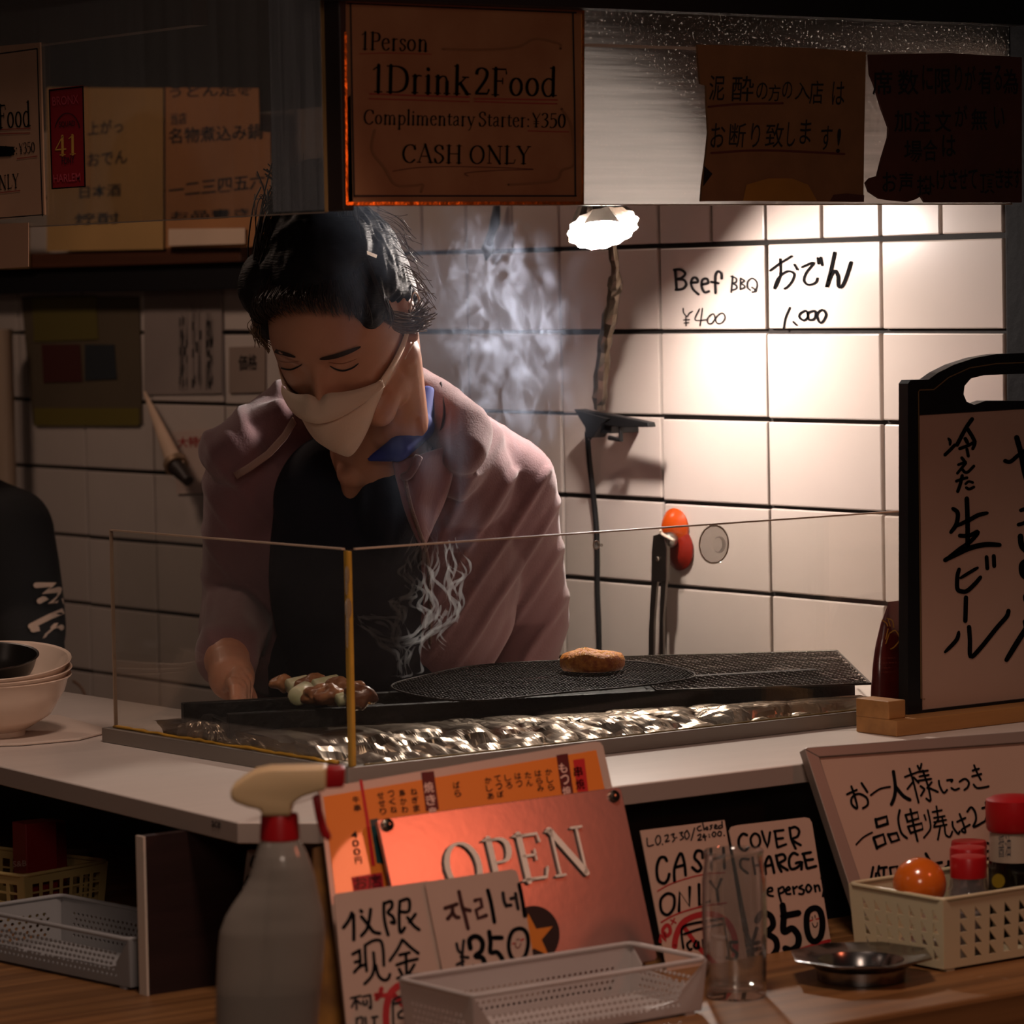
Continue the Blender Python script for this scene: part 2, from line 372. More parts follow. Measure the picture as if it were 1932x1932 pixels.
MB().bx(1.9, WX - .035, 2.745, 2.757, ZB, ZC - .0195).build('back_panel', BLACK, top)
MB().bx(2.165, 2.18, 2.76, 5.0, ZB, ZC - .0195).build('back_panel', BLACK, top)
# inner kitchen counter below, behind the shelf
kc = MB().bx(2.60, WX - .002, 3.98, 5.6, .80, .86).build('kitchen_counter', mat('kitchen_top', '5b4a3c', rough=.45, var=(5, .2)), origin=(2.75, 4.8, .80))
tag(kc, 'brown kitchen counter running along the tiled wall behind the cook', 'counter')
# ------------------------------------------------------------------ splash guard (lower clear box)
GX, GY = 1.980, 2.912; ZG0 = 1.0955; ZG1 = 1.303
g = thing('splash_guard', 'low clear acrylic guard standing around the grill', 'glass guard', (GX, GY, ZC))
YE = onX(212, 1014, GX).y
MB().bx(GX, 2.86, GY - .003, GY + .001, ZG0, ZG1).build('front_pane', GLASS, g)
MB().bx(GX - .003, GX + .001, GY + .004, YE, ZG0, ZG1 - .0).build('side_pane', GLASS, g)
PE = mat('pane_edge', 'a58d78', rough=.35, spec=.6)
MB().bx(GX + .006, 2.86, GY - .003, GY + .001, ZG1, ZG1 + .0016).build('pane_rim', PE, g)
MB().bx(GX - .003, GX + .001, GY + .008, YE, ZG1, ZG1 + .0016).build('pane_rim', PE, g)
MB().bx(GX - .003, GX + .001, YE, YE + .0014, ZG0, ZG1 + .0016).build('pane_rim', PE, g)
MB().bx(GX - .012, 2.86, GY - .009, GY + .006, ZC + .0003, ZG0).build('base_rail', ALU, g, bevel=.001)
MB().bx(GX - .012, GX + .006, GY + .006, YE + .012, ZC + .0003, ZG0).build('base_rail', ALU, g, bevel=.001)
YEL = mat('yellowed_glue', 'b98a2e', rough=.45, bump=(70, .5), var=(30, .35))
MB().bx(GX - .0035, GX + .0012, GY - .0035, GY + .0042, ZG0, ZG1 - .001).build('corner_post', YEL, g, bevel=.0006)
MB().bx(GX - .006, GX - .0038, GY - .0045, GY - .0005, ZG0, ZG1).build('corner_seal', mat('old_glue', '8a6a20', rough=.5), g)
random.seed(2)
bead = MB(); pts = [(GX - .0045, GY + .02 + i * .01, ZG0 + .0006 + random.random() * .0015) for i in range(int((YE - GY) / .01) - 1)]
bead.tube(pts, [.0012 + random.random() * .0012 for _ in pts], 6); bead.build('glue_bead', YEL, g, smooth='all')
bead = MB(); pts = [(GX + .01 + i * .012, GY - .0042, ZG0 + .0006) for i in range(60)]
bead.tube(pts, [.0008 + random.random() * .0006 for _ in pts], 6); bead.build('glue_bead', mat('old_glue2', '6d5a30', rough=.6), g, smooth='all')
GLUE = thin_glass('glue_blob', tint=(.8, .78, .7), rough=.15, dust=.35, dustcol=(.75, .68, .6), trans_dust=.5)
gb = MB()
for (px, py, rx, rz) in ((655, 1085, .0028, .009), (657, 1148, .0040, .010), (656, 1178, .0022, .008), (654, 1108, .0018, .008), (655, 1200, .0014, .012)):
    p = onY(px, py, GY - .0042); gb.ell(p, (rx, .0012, rz), n=14, m=8)
gb.build('glue_blob', GLUE, g, smooth='all')
# suction cup and small hook left on the front pane
def cup(px, py, r, label):
    p = onY(px, py, GY - .0032); t = thing('suction_cup', label, 'suction cup', p)
    gm = thin_glass('cup_pvc', tint=(.82, .8, .78), rough=.08, dust=.18, trans_dust=.4, gain=1.6) if 'cup_pvc' not in MATS else MATS['cup_pvc']
    MB().lathe([(0, .0005), (r, .0005), (r * 1.0, .0012), (r * .72, .0030), (r * .40, .0042), (r * .36, .008), (r * .42, .0095), (0, .0098)], p, 28, axis=(0, -1, 0)).build('cup', gm, t, smooth=True)
    MB().tube([p + Vector((r * .95 * math.cos(a / 14 * 2 * math.pi), -.0009, r * .95 * math.sin(a / 14 * 2 * math.pi))) for a in range(14)], .0007, 6, closed=True).build('rim', PE, t, smooth='all')
cup(1346, 1027, .0205, 'clear round suction cup stuck to the guard below its rim')
cup(1124, 1028, .0042, 'tiny clear stub stuck under the rim of the guard')
# ------------------------------------------------------------------ hood with hanging panes
HY = 2.915; HX = 1.98; ZH = 1.632
hood = thing('hood', 'dark hood with hanging grimy panes above the grill', 'hood', (HX, HY, ZH))
def hood_mat(name, rough):
    m = bpy.data.materials.new(name); m.use_nodes = True; nt = m.node_tree; nt.nodes.clear(); N = nt.nodes.new; L = nt.links.new
    out = N('ShaderNodeOutputMaterial'); rf = N('ShaderNodeBsdfRefraction'); rf.inputs['IOR'].default_value = 1.45; rf.inputs['Roughness'].default_value = rough; rf.inputs['Color'].default_value = (.80, .77, .74, 1)
    gl = N('ShaderNodeBsdfGlossy'); gl.inputs['Roughness'].default_value = .12; mx = N('ShaderNodeMixShader'); mx.inputs[0].default_value = .04
    L(rf.outputs[0], mx.inputs[1]); L(gl.outputs[0], mx.inputs[2]); last = mx
    if rough:
        tc = N('ShaderNodeTexCoord'); n_ = N('ShaderNodeTexNoise'); n_.inputs['Scale'].default_value = 330; L(tc.outputs['Object'], n_.inputs['Vector'])
        mp = N('ShaderNodeMapping'); mp.inputs['Scale'].default_value = (3, 3, 60); L(tc.outputs['Object'], mp.inputs[0]); n3 = N('ShaderNodeTexNoise'); n3.inputs['Scale'].default_value = 2; L(mp.outputs[0], n3.inputs['Vector'])
        r1 = N('ShaderNodeMapRange'); r1.inputs[1].default_value = .63; r1.inputs[2].default_value = .69; L(n_.outputs['Fac'], r1.inputs[0])
        tl = N('ShaderNodeBsdfTranslucent'); tl.inputs[0].default_value = (.9, .85, .8, 1); df = N('ShaderNodeBsdfDiffuse'); df.inputs[0].default_value = (.20, .17, .15, 1)
        m2 = N('ShaderNodeMixShader'); L(r1.outputs[0], m2.inputs[0]); L(mx.outputs[0], m2.inputs[1]); L(tl.outputs[0], m2.inputs[2])
        r3 = N('ShaderNodeMapRange'); r3.inputs[1].default_value = .3; r3.inputs[2].default_value = .7; r3.inputs[3].default_value = .10; r3.inputs[4].default_value = .42; L(n3.outputs['Fac'], r3.inputs[0])
        m3 = N('ShaderNodeMixShader'); L(r3.outputs[0], m3.inputs[0]); L(m2.outputs[0], m3.inputs[1]); L(df.outputs[0], m3.inputs[2]); last = m3
        bp = N('ShaderNodeBump'); bp.inputs['Strength'].default_value = .25; bp.inputs['Distance'].default_value = .001; L(n3.outputs['Fac'], bp.inputs['Height']); L(bp.outputs[0], rf.inputs['Normal'])
    L(last.outputs[0], out.inputs[0]); return m
HP = hood_mat('hood_pane_smooth', 0); HPR = hood_mat('hood_pane_greasy', .52)
HL = thin_glass('hood_pane_clear', tint=(.80, .77, .72), rough=.10, dust=.045, dustcol=(.50, .47, .46), scratch=(18, 18, .7), trans_dust=.45, gain=1.2)
fp_ = MB().bx(HX + .015, WX - .032, HY, HY + .003, ZH, 1.885).build('front_pane', HP, hood); fp_.data.materials.append(HPR)
for q_ in fp_.data.polygons:
    if q_.normal.y > .5: q_.material_index = 1
MB().bx(HX, HX + .003, HY + .025, 4.6, ZH - .006, 1.90).build('side_pane', HL, hood)
SC = thin_glass('scratched_pane', tint=(.62, .60, .60), rough=.2, dust=.24, dustcol=(.42, .42, .45), scratch=(40, 40, .8), trans_dust=.6)
MB().bx(HX - .0012, HX - .0002, HY + .025, onX(515, 300, HX).y, ZH - .004, 1.86).build('scratched_film', SC, hood)
PG = mat('pane_rim_gold', 'b48a58', rough=.35, metal=.6, bump=(60, .4))
MB().bx(HX - .0005, HX + .0035, HY + .0235, HY + .025, ZH - .006, 1.86).build('pane_rim', PG, hood)
MB().bx(HX - .0005, HX + .0035, HY + .025, 4.6, ZH - .0072, ZH - .006).build('pane_rim', mat('pane_rim_dull', '6f5f52', rough=.4), hood)
MB().bx(HX + .015, WX - .032, HY - .0005, HY + .0035, ZH - .0014, ZH).build('pane_rim', mat('pane_rim_pale', 'a08870', rough=.35, metal=.3), hood)
zt = onY(1200, 88, HY).z
MB().bx(HX + .16, WX - .05, HY - .0012, HY - .0002, zt - .0016, zt + .0016).build('tape_strip', mat('pane_tape', 'a89a8c', rough=.3), hood)
MB().bx(HX + .001, HX + .014, HY - .004, HY + .022, ZH - .006, 1.90).build('corner_post', mat('post_brown', '22130d', rough=.55, bump=(50, .3)), hood, bevel=.0015)
HB = mat('hood_black', '0d0c0d', rough=.6, bump=(30, .2))
MB().bx(HX - .04, WX - .032, HY - .03, HY - .004, onY(1150, 22, HY).z, 2.35).build('fascia', HB, hood)
MB().bx(HX - .04, HX - .004, HY - .004, 4.7, 1.905, 2.35).build('fascia', HB, hood)
EV = mat('shade_board_wood', '1c1310', rough=.7)  # unseen boards added over the signs to keep the fill light off
MB().bx(HX - .12, WX + .1, 2.45, HY - .03, 1.955, 1.985).build('shade_board', EV, hood)
MB().bx(HX - .10, HX - .04, HY - .03, 4.7, 1.955, 1.985).build('shade_board', EV, hood)
MB().bx(HX - .075, HX - .041, HY - .05, 4.7, 1.925, 1.953).build('rail', mat('rail_brown', '2c1a12', rough=.5), hood)
MB().bx(HX + .03, WX - .002, HY + .03, HY + .34, 1.93, 1.96).build('inner_baffle', HB, hood)
MB().bx(HX + .08, HX + .10, 3.3, 4.6, 1.83, 1.90).build('inner_rail', mat('inner_rail', '4a382e', rough=.5), hood)
# ------------------------------------------------------------------ grill
GA = hz(410, 1343, 1.125); ge = Vector((.948, -.319, 0)).normalized(); gn = Vector((.319, .948, 0)).normalized()
def GP(u, v, z): p = GA + ge * u + gn * v; return Vector((p.x, p.y, z))
GL_, GW_ = .705, .115
grill = thing('grill', 'long narrow black grill with burnt bars lying behind the guard', 'grill', GP(.35, .06, ZC))
CHAR = mat('charred_iron', '15130f', rough=.55, metal=.3, bump=(90, 1.0), var=(40, .5), c2='050505')
def gbox(u0, u1, v0, v1, z0, z1): return MB().prism([GP(u0, v0, z0), GP(u1, v0, z0), GP(u1, v1, z0), GP(u0, v1, z0)], (0, 0, z1 - z0))
gbox(.012, GL_, .0, .012, ZC + .012, 1.122).build('front_rail', CHAR, grill, bevel=.001)
gbox(-.012, GL_, .098, .112, ZC + .012, 1.124).build('rear_rail', CHAR, grill, bevel=.001)
gbox(.012, .020, .0, .112, ZC + .012, 1.112).build('end_wall', CHAR, grill, bevel=.001)
gbox(.02, GL_, .012, .098, ZC + .010, ZC + .014).build('trough', CHAR, grill)
random.seed(11)
co = MB()
for i in range(70):
    u = random.uniform(0, GL_); v = random.uniform(.02, .09)
    co.ell(GP(u, v, ZC + .022 + random.random() * .006), (random.uniform(.008, .016), random.uniform(.006, .011), random.uniform(.005, .009)), R3(random.random() * 3, 3, 'Z'), 7, 5)
tag(co.build('charcoal', mat('charcoal', '1b1614', rough=.9, bump=(80, 1)), grill, smooth=False), kind='stuff')
# glowing bits of the fire
# ---- foil tray: crumpled strip wrapped round the grill
FOIL = mat('foil', '9a8a78', rough=.30, metal=1, bump=(70, .12))
def foil(path, name, prof, seed, amp=.006, du=.006, parent=None):
    rows = []; rnd = random.Random(seed); off = Vector((rnd.random() * 9, rnd.random() * 9, 0))
    L = [0]; P = [Vector((*p, 0)) for p in path]
    for a, b in zip(P, P[1:]): L.append(L[-1] + (b - a).length)
    n = int(L[-1] / du); 
    for i in range(n + 1):
        s = L[-1] * i / n; k = max(j for j in range(len(P) - 1) if L[j] <= s + 1e-9); a, b = P[k], P[k + 1]
        q = a.lerp(b, (s - L[k]) / (L[k + 1] - L[k])); t = (b - a).normalized(); o = Vector((t.y, -t.x, 0)); row = []
        for (w_, z_, am) in prof:
            v = noise.noise(Vector((s * 38, w_ * 60, z_ * 60)) + off) + .7 * noise.noise(Vector((s * 110, w_ * 90 + 3, z_ * 90)) + off) + .5 * abs(noise.noise(Vector((s * 60 + z_ * 40, 5, w_ * 30)) + off))
            row.append(q + o * (w_ + v * amp * am) + Vector((0, 0, z_ + noise.noise(Vector((s * 70 + 9, w_ * 50, z_ * 20))) * amp * .45 * am)))
        rows.append(row)
    return MB().grid(rows).build(name, FOIL, parent, fix=False)
ft = thing('foil_tray', 'crumpled aluminium foil tray wrapped around the grill', 'foil', GP(.35, .06, ZC))
def foil_sheet(name, outer, inner, seed, amp, n, m_, parent, top_in=.02):
    rnd = random.Random(seed); off = Vector((rnd.random() * 9, rnd.random() * 9, 0)); rows = []
    for i in range(n + 1):
        u = i / n; a = outer[0].lerp(outer[1], u); b = inner[0].lerp(inner[1], u); o = (a - b).normalized(); row = []
        for j in range(m_ + 1):
            v = j / m_; q = a.lerp(b, min(1, v * 1.12) if v < .9 else 1.0)
            z = ZC + .001 + .0235 * min(1, (v / .62)) ** .75
            e = math.sin(math.pi * min(1, v / .62 * .9 + .08)) if v < .62 else .25
            s_ = Vector((q.x * 30, q.y * 30, z * 55)) + off
            c1 = abs(noise.noise(s_ * .75)) ** .7 * 1.3 + .40 * abs(noise.noise(s_ * 1.7 + Vector((3, 1, 4)))) + .08 * noise.noise(s_ * 5.1)
            q = q + o * 0 + Vector((0, 0, z)) + (o * .5 + Vector((0, 0, .5))) * (c1 - .35) * amp * e * 2.2
            q.z = max(q.z, ZC + .0008); row.append(q)
        rows.append(row)
    return MB().grid(rows).build(name, FOIL, parent, fix=False)
V2 = lambda x, y_: Vector((x, y_, 0))
a0 = GP(.018, -.004, 0); a1 = GP(GL_ - .02, -.004, 0); a2 = GP(.006, .125, 0)
foil_sheet('front_foil', [V2(1.992, 2.934), V2(2.715, 2.925)], [V2(a0.x, a0.y), V2(a1.x, a1.y)], 3, .010, 300, 22, ft)
foil_sheet('end_foil', [V2(1.990, 3.26), V2(1.992, 2.934)], [V2(a2.x, a2.y), V2(a0.x, a0.y)], 8, .016, 110, 16, ft)
b0 = GP(GL_ - .01, .125, 0); b1 = GP(-.04, .125, 0); c0_ = GP(GL_ - .01, .155, 0); c1_ = GP(-.02, .155, 0)
foil_sheet('rear_foil', [V2(c0_.x, c0_.y), V2(c1_.x, c1_.y)], [V2(b0.x, b0.y), V2(b1.x, b1.y)], 5, .008, 130, 8, ft)
# ---- wire nets on the right half
NET = mat('net_wire', '4a443e', rough=.4, metal=.9, bump=(200, .6))
NETD = mat('net_wire_burnt', '241f1b', rough=.5, metal=.7, bump=(200, .8))
def net(name, label, outline, z, sp, wr, m, frame_r, clip, ang=0, seed=0):
    c = sum((Vector((p.x, p.y, 0)) for p in outline), Vector()) / len(outline)
    t = thing(name, label, 'grill net', Vector((c.x, c.y, z)))
    ol = spline([Vector((p.x, p.y, z)) for p in outline], 6, closed=True) if clip == 'round' else outline
    MB().tube([Vector((p.x, p.y, z + .0012)) for p in ol], frame_r, 6, closed=True).build('frame', m, t, smooth='all')
    poly = [(p.x, p.y) for p in ol]
    def inside(x, y):
        r = False; n = len(poly)
        for i in range(n):
            x1, y1 = poly[i]; x2, y2 = poly[i - 1]
            if (y1 > y) != (y2 > y) and x < (x2 - x1) * (y - y1) / (y2 - y1) + x1: r = not r
        return r
    mb = MB(); rnd = random.Random(seed); a = ge.copy(); b = gn.copy(); q = R3(ang, 3, 'Z'); a = q @ a; b = q @ b
    for (A_, B_, lift) in ((a, b, 0), (b, a, .0006)):
        k = -60
        while k < 60:
            run = []; j = -90
            while j < 90:
                p = c + B_ * k * sp + A_ * j * sp * .5
                p = p + B_ * noise.noise(Vector((j * .3, k, seed))) * sp * .10
                if inside(p.x, p.y): run.append(Vector((p.x, p.y, z + lift + (wr * .8 if j % 2 else 0) + noise.noise(Vector((p.x * 30, p.y * 30, seed))) * .0012)))
                elif run:
                    if len(run) > 1: mb.tube(run, wr, 4)
                    run = []
                j += 1
            k += 1
    tag(mb.build('wire_mesh', m, t), kind='stuff'); return t
rnd_ol = [hz(x, y, 1.128) for x, y in ((738, 1296), (800, 1276), (900, 1257), (1057, 1248), (1200, 1250), (1290, 1264), (1305, 1280), (1200, 1296), (1050, 1309), (900, 1323), (800, 1316))]
net('wire_net', 'rounded wire net, charred, on the middle of the grill', rnd_ol, 1.1275, .0072, .0006, NETD, .0011, 'round', .25, 1)
def pq(q): return [hz(x, y, 1.126) for x, y in q]
net('wire_net', 'square wire net on the right end of the grill', pq(((1160, 1236), (1579, 1224), (1643, 1286), (1240, 1299))), 1.1225, .0098, .00065, NET, .0012, 'sq', 0, 2)
# burnt crust under the nets: flat iron plate
gbox(.26, GL_, .012, .098, 1.113, 1.1165).build('burnt_plate', CHAR, grill)
# ------------------------------------------------------------------ food
def lumpy(mb, c, r, R, amp, fr, seed, n=22, m=14):
    vs = len(mb.v); mb.ell(c, r, R, n, m)
    for i in range(vs, len(mb.v)):
        d_ = mb.v[i] - Vector(c); k_ = noise.noise(Vector(mb.v[i]) * fr + Vector((seed, seed * 2, 0))) * amp; mb.v[i] = Vector(c) + d_ * (1 + k_)
def lumpy_pass(mb, c, amp, fr):
    for i, v in enumerate(mb.v):
        d_ = v - Vector(c); mb.v[i] = Vector(c) + d_ * (1 + noise.noise(v * fr) * amp)
pc = hz(1118, 1266, 1.130)
ob = thing('rice_patty', 'golden crusted round rice patty on the wire net', 'food', pc)
mb = MB(); n = 56; prof = [(.0, .0), (.020, .0), (.0305, .0015), (.0330, .006), (.0335, .011), (.0325, .015), (.030, .0185), (.022, .0205), (.012, .021), (0, .0212)]
rows = []
for r_, z_ in prof:
    row = []
    for k_ in range(n):
        a = 2 * math.pi * k_ / n; rr = r_ * (1 + .05 * math.cos(2 * a) + .03 * math.sin(3 * a)); p = pc + RH * math.cos(a) * rr * 1.02 + FH * math.sin(a) * rr
        zz = z_ + (noise.noise(p * 260) * .0013 if z_ > .012 else 0) + (.0035 * math.exp(-((math.cos(a) * r_ / .033 + .25) ** 2) / .12) if z_ > .015 else 0)
        row.append(Vector((p.x, p.y, pc.z + zz)))
    rows.append(row)
mb.grid(rows, closed_u=True); mb.build('crust', mat('toasted_crust', 'eda043', rough=.38, bump=(420, 1.0), var=(160, .5), c2='a8541e', sss=.1), ob, smooth='all')
gr = MB(); random.seed(4)
for i in range(230):
    a = random.random() * 6.28; rr = .031 * math.sqrt(random.random()); p = pc + RH * math.cos(a) * rr + FH * math.sin(a) * rr
    h = .0212 + .0035 * math.exp(-((math.cos(a) * rr / .033 + .25) ** 2) / .12) - .004 * (rr / .031) ** 4
    gr.ell((p.x, p.y, pc.z + h - .0004), (.0017, .0009, .0009), R3(random.random() * 3, 3, 'Z'), 6, 4)
tag(gr.build('rice_grain', mat('rice_grain', 'f4b860', rough=.25, sss=.1, spec=.8), ob, smooth='all'), kind='stuff')
MEAT = mat('chicken', 'b07c54', rough=.38, sss=.2, bump=(120, .5), var=(60, .5), c2='6e4028', spec=.5)
MEAT2 = mat('chicken_grilled', '6e4228', rough=.28, sss=.1, bump=(120, .6), var=(70, .6), c2='2c130a', spec=.8)
LEEK = mat('leek', 'dcd6b8', rough=.35, sss=.3, var=(50, .25), c2='b6b88c')
STICK = mat('bamboo', 'b98f58', rough=.6)
def skewer(label, pts, items, group=None):
    """pts = pixel ends on the grill top"""
    a = hz(*pts[0], 1.131); b = hz(*pts[1], 1.131); t_ = (b - a).normalized()
    s = thing('skewer', label, 'skewer', a.lerp(b, .5), 'skewers over the left bars')
    MB().tube([a - t_ * .012, b + t_ * .016], .0012, 7).build('bamboo_stick', STICK, s)
    for i, (u, kind, r) in enumerate(items):
        c = a.lerp(b, u); c.z += r * .35; mb = MB(); R = Matrix((RH, FH, Vector((0, 0, 1)))).transposed()
        side = Vector((-t_.y, t_.x, 0))
        if kind == 'leek':
            Q = R3(.4 * i, 3, 'Z') @ Matrix((side, t_, Vector((0, 0, 1)))).transposed()
            av = (side * .8 + t_ * (.35 if i % 2 else -.3) + Vector((0, 0, .12))).normalized(); q_ = r * .80
            mb.lathe([(0, -r * 1.2), (q_ * .8, -r * 1.2), (q_, -r * 1.05), (q_ * 1.02, 0), (q_, r * 1.05), (q_ * .8, r * 1.2), (q_ * .5, r * 1.12), (0, r * 1.1)], c, 22, axis=av)
            mb.build('leek_piece', LEEK, s, smooth='all')
        else:
            lumpy(mb, c, (r * 1.25, r * 1.0, r * .85), R, .42, 85, i * 3.1 + a.x * 50, 36, 22); lumpy_pass(mb, c, .09, 230)
            mb.build('meat_piece', MEAT if kind == 'raw' else MEAT2, s, smooth='all')
    return s
skewer('half-grilled chicken and leek skewer, nearer of the two', ((560, 1316), (676, 1325)), [(.08, 'leek', .0125), (.34, 'raw', .0125), (.55, 'raw', .0130), (.80, 'leek', .0085), (1.02, 'done', .0135)])
skewer('half-grilled chicken and leek skewer, farther of the two', ((533, 1296), (668, 1306)), [(.0, 'raw', .0105), (.22, 'leek', .0105), (.42, 'raw', .0125), (.62, 'leek', .0125), (.80, 'raw', .0120), (1.0, 'raw', .0100)])
# ------------------------------------------------------------------ clamp lamp
lamp = thing('clamp_lamp', 'glowing clamp lamp with foil-wrapped arm against the tiles', 'lamp', onX(1150, 790, WX - .03))
BULB = mat('bulb_glow', 'ffffff', emit=('fff0e6', 1380.0))
ax2 = Vector((-.10, -.16, -.98)).normalized()
MB().lathe([(.0205, 0), (.0200, .005), (.0165, .011), (.010, .0155), (0, .017)], LAMP, 32, axis=ax2).build('bulb', BULB, lamp, smooth='all')
MB().lathe([(.0218, 0), (.020, -.004), (.010, -.018), (.008, -.024)], LAMP, 32, axis=ax2).build('bulb_neck', mat('bulb_neck', 'f4f0ea', rough=.4), lamp, smooth='all')
ax = Vector((-.19, -.54, -.82)).normalized()     # opening direction of the reflector
Q = Vector((0, 0, 1)).rotation_difference(ax).to_matrix()
rows = []
for i in range(9):
    row = []; u = i / 8
    for k_ in range(60):
        a = k_ / 60 * 2 * math.pi; R_ = .012 + .030 * u ** .75; zz = -.040 + .045 * u
        R_ *= 1 + .035 * u * math.sin(a * 15) + .03 * u * noise.noise(Vector((math.cos(a) * 3, math.sin(a) * 3, u * 4)))
        row.append(LAMP + Q @ Vector((R_ * math.cos(a), R_ * math.sin(a), zz)))
    rows.append(row)
REFL = mat('reflector_foil', 'e6ddd2', rough=.3, metal=.9, bump=(60, .6))
MB().grid(rows, closed_u=True).build('reflector', REFL, lamp, fix=False)
MB().tube([LAMP - ax * .034, LAMP - ax * .060], [.015, .013], 16).build('socket', BLACK, lamp, smooth=True)
j0 = LAMP - ax * .052; c0 = onX(1130, 772, WX - .05)
arm = spline([j0, LAMP - ax * .075 + Vector((.02, 0, -.03)), onX(1160, 500, WX - .12), onX(1157, 560, WX - .09), onX(1140, 660, WX - .06), c0], 7)
FA = mat('arm_foil', '6a5e50', rough=.35, metal=.9, bump=(50, .6))
mb = MB(); R_ = [.0055 + .0032 * noise.noise(Vector((i * .9, 0, 0))) + (.0035 if .45 < i / len(arm) < .95 else 0) for i in range(len(arm))]
mb.tube(arm, R_, 9); 
for i, v in enumerate(mb.v): mb.v[i] = v + Vector((noise.noise(v * 160), noise.noise(v * 160 + Vector((5, 0, 0))), noise.noise(v * 160 + Vector((0, 7, 0))))) * .0028
mb.build('foil_arm', FA, lamp)
mb = MB(); P_ = [onX(x, y, WX - .05) for x, y in ((1082, 772), (1110, 776), (1150, 782), (1222, 797), (1224, 806), (1168, 806), (1128, 800), (1108, 795))]
mb.prism(P_, (.012, 0, 0)); mb.build('clamp_jaw', BLACK, lamp, bevel=.0012)
mb = MB(); P_ = [onX(x, y, WX - .052) for x, y in ((1082, 772), (1098, 776), (1150, 790), (1135, 800), (1118, 826), (1106, 826), (1103, 806))]
mb.prism(P_, (.02, 0, 0)); mb.build('clamp_spring', BLACK, lamp, bevel=.0012)
MB().tube([onX(1170, 800, WX - .045), onX(1172, 830, WX - .045), onX(1150, 826, WX - .045)], .0032, 8).build('clamp_lever', BLACK, lamp, smooth=True)
MB().tube([onX(1112, 822 + 8 * math.sin(a / 10 * 6.283), WX - .05) + Vector((0, .0045 * math.cos(a / 10 * 6.283), 0)) for a in range(10)], .0012, 6, closed=True).build('clamp_ring', DARKSTEEL, lamp, smooth='all')
MB().tube(spline([onX(x, y, WX - dx) for x, y, dx in ((1108, 815, .04), (1112, 870, .02), (1120, 940, .010), (1126, 1010, .008), (1127, 1110, .008), (1130, 1200, .008), (1131, 1330, .010), (1134, 1500, .010))], 6), .0036, 8).build('power_cord', BLACK, lamp, smooth='all')
MB().bx(WX - .045, WX - .001, onX(1195, 800, WX).y - .012, onX(1195, 800, WX).y + .012, onX(1195, 800, WX).z - .010, onX(1195, 800, WX).z + .006).build('wall_bracket', BLACK, lamp, bevel=.001)
# dark hanging tool beside the smoke
p = onX(925, 470, WX - .012); u = thing('hanging_scraper', 'dark scraper hanging high on the tiles behind the smoke', 'utensil', p)
MB().tube([onX(938, 380, WX - .012), onX(934, 420, WX - .012), onX(922, 462, WX - .012)], [.004, .007, .004], 8).build('handle', BLACK, u, smooth='all')
MB().prism([onX(x, y, WX - .010) for x, y in ((925, 425), (908, 470), (916, 492), (930, 470))], (.003, 0, 0)).build('blade', mat('scraper_blade', '3a3431', rough=.5, metal=.5), u)
# ------------------------------------------------------------------ tongs on orange suction hook
p = onX(1278, 1015, WX - .012); u = thing('suction_hook', 'orange and red suction hook pressed on the tiles', 'hook', p)
OR = mat('orange_rubber', 'b8460f', rough=.25, sss=.1, var=(20, .3), spec=.7)
MB().lathe([(0, 0), (.0245, 0), (.0255, .003), (.020, .008), (.012, .013), (0, .014)], onX(1276, 997, WX - .001), 36, axis=(-1, 0, 0), sy=1.0).build('suction_disc', OR, u, smooth=True)
MB().lathe([(0, 0), (.0255, 0), (.0265, .003), (.020, .007), (.011, .011), (0, .012)], onX(1284, 1036, WX - .001), 36, axis=(-1, 0, 0)).build('suction_disc', mat('red_rubber', '7c1a0c', rough=.3, spec=.6), u, smooth=True)
mb = MB(); mb.lathe([(0, 0), (.0075, 0), (.0095, .004), (.0095, .010), (.0075, .013), (0, .013)], onX(1272, 1018, WX - .014), 24, axis=(-1, 0, 0)); mb.build('hook_cap', STEEL, u, smooth=True)
MB().tube(spline([onX(1272, 1020, WX - .028), onX(1250, 1008, WX - .032), onX(1246, 1000, WX - .034)], 5), .0022, 8).build('hook_pin', mat('white_plastic', 'c9b8a8', rough=.4), u, smooth='all')
u = thing('tongs', 'steel tongs hanging down the tiles from the orange hook', 'tongs', onX(1240, 1160, WX - .03))
TG = mat('tongs_steel', '77706a', rough=.3, metal=1)
mb = MB(); hd = [onX(x, y, WX - .030) for x, y in ((1232, 1010), (1252, 1005), (1258, 1035), (1257, 1098), (1228, 1098), (1229, 1040))]; mb.prism(hd, (.006, 0, 0)); mb.build('tongs_head', TG, u, bevel=.001)
MB().lathe([(0, 0), (.003, 0), (.0035, .001), (.003, .002), (0, .0025)], onX(1241, 1055, WX - .0305), 12, axis=(-1, 0, 0)).build('rivet', mat('rivet', 'c8bcae', rough=.25, metal=1), u, smooth=True)
for pts in (((1229, 1095), (1240, 1095), (1234, 1170), (1231, 1330), (1221, 1330), (1224, 1180)), ((1246, 1095), (1257, 1095), (1251, 1170), (1252, 1330), (1243, 1330), (1244, 1180))):
    MB().prism([onX(x, y, WX - .028) for x, y in pts], (.0035, 0, 0)).build('tongs_arm', TG, u, bevel=.0006)
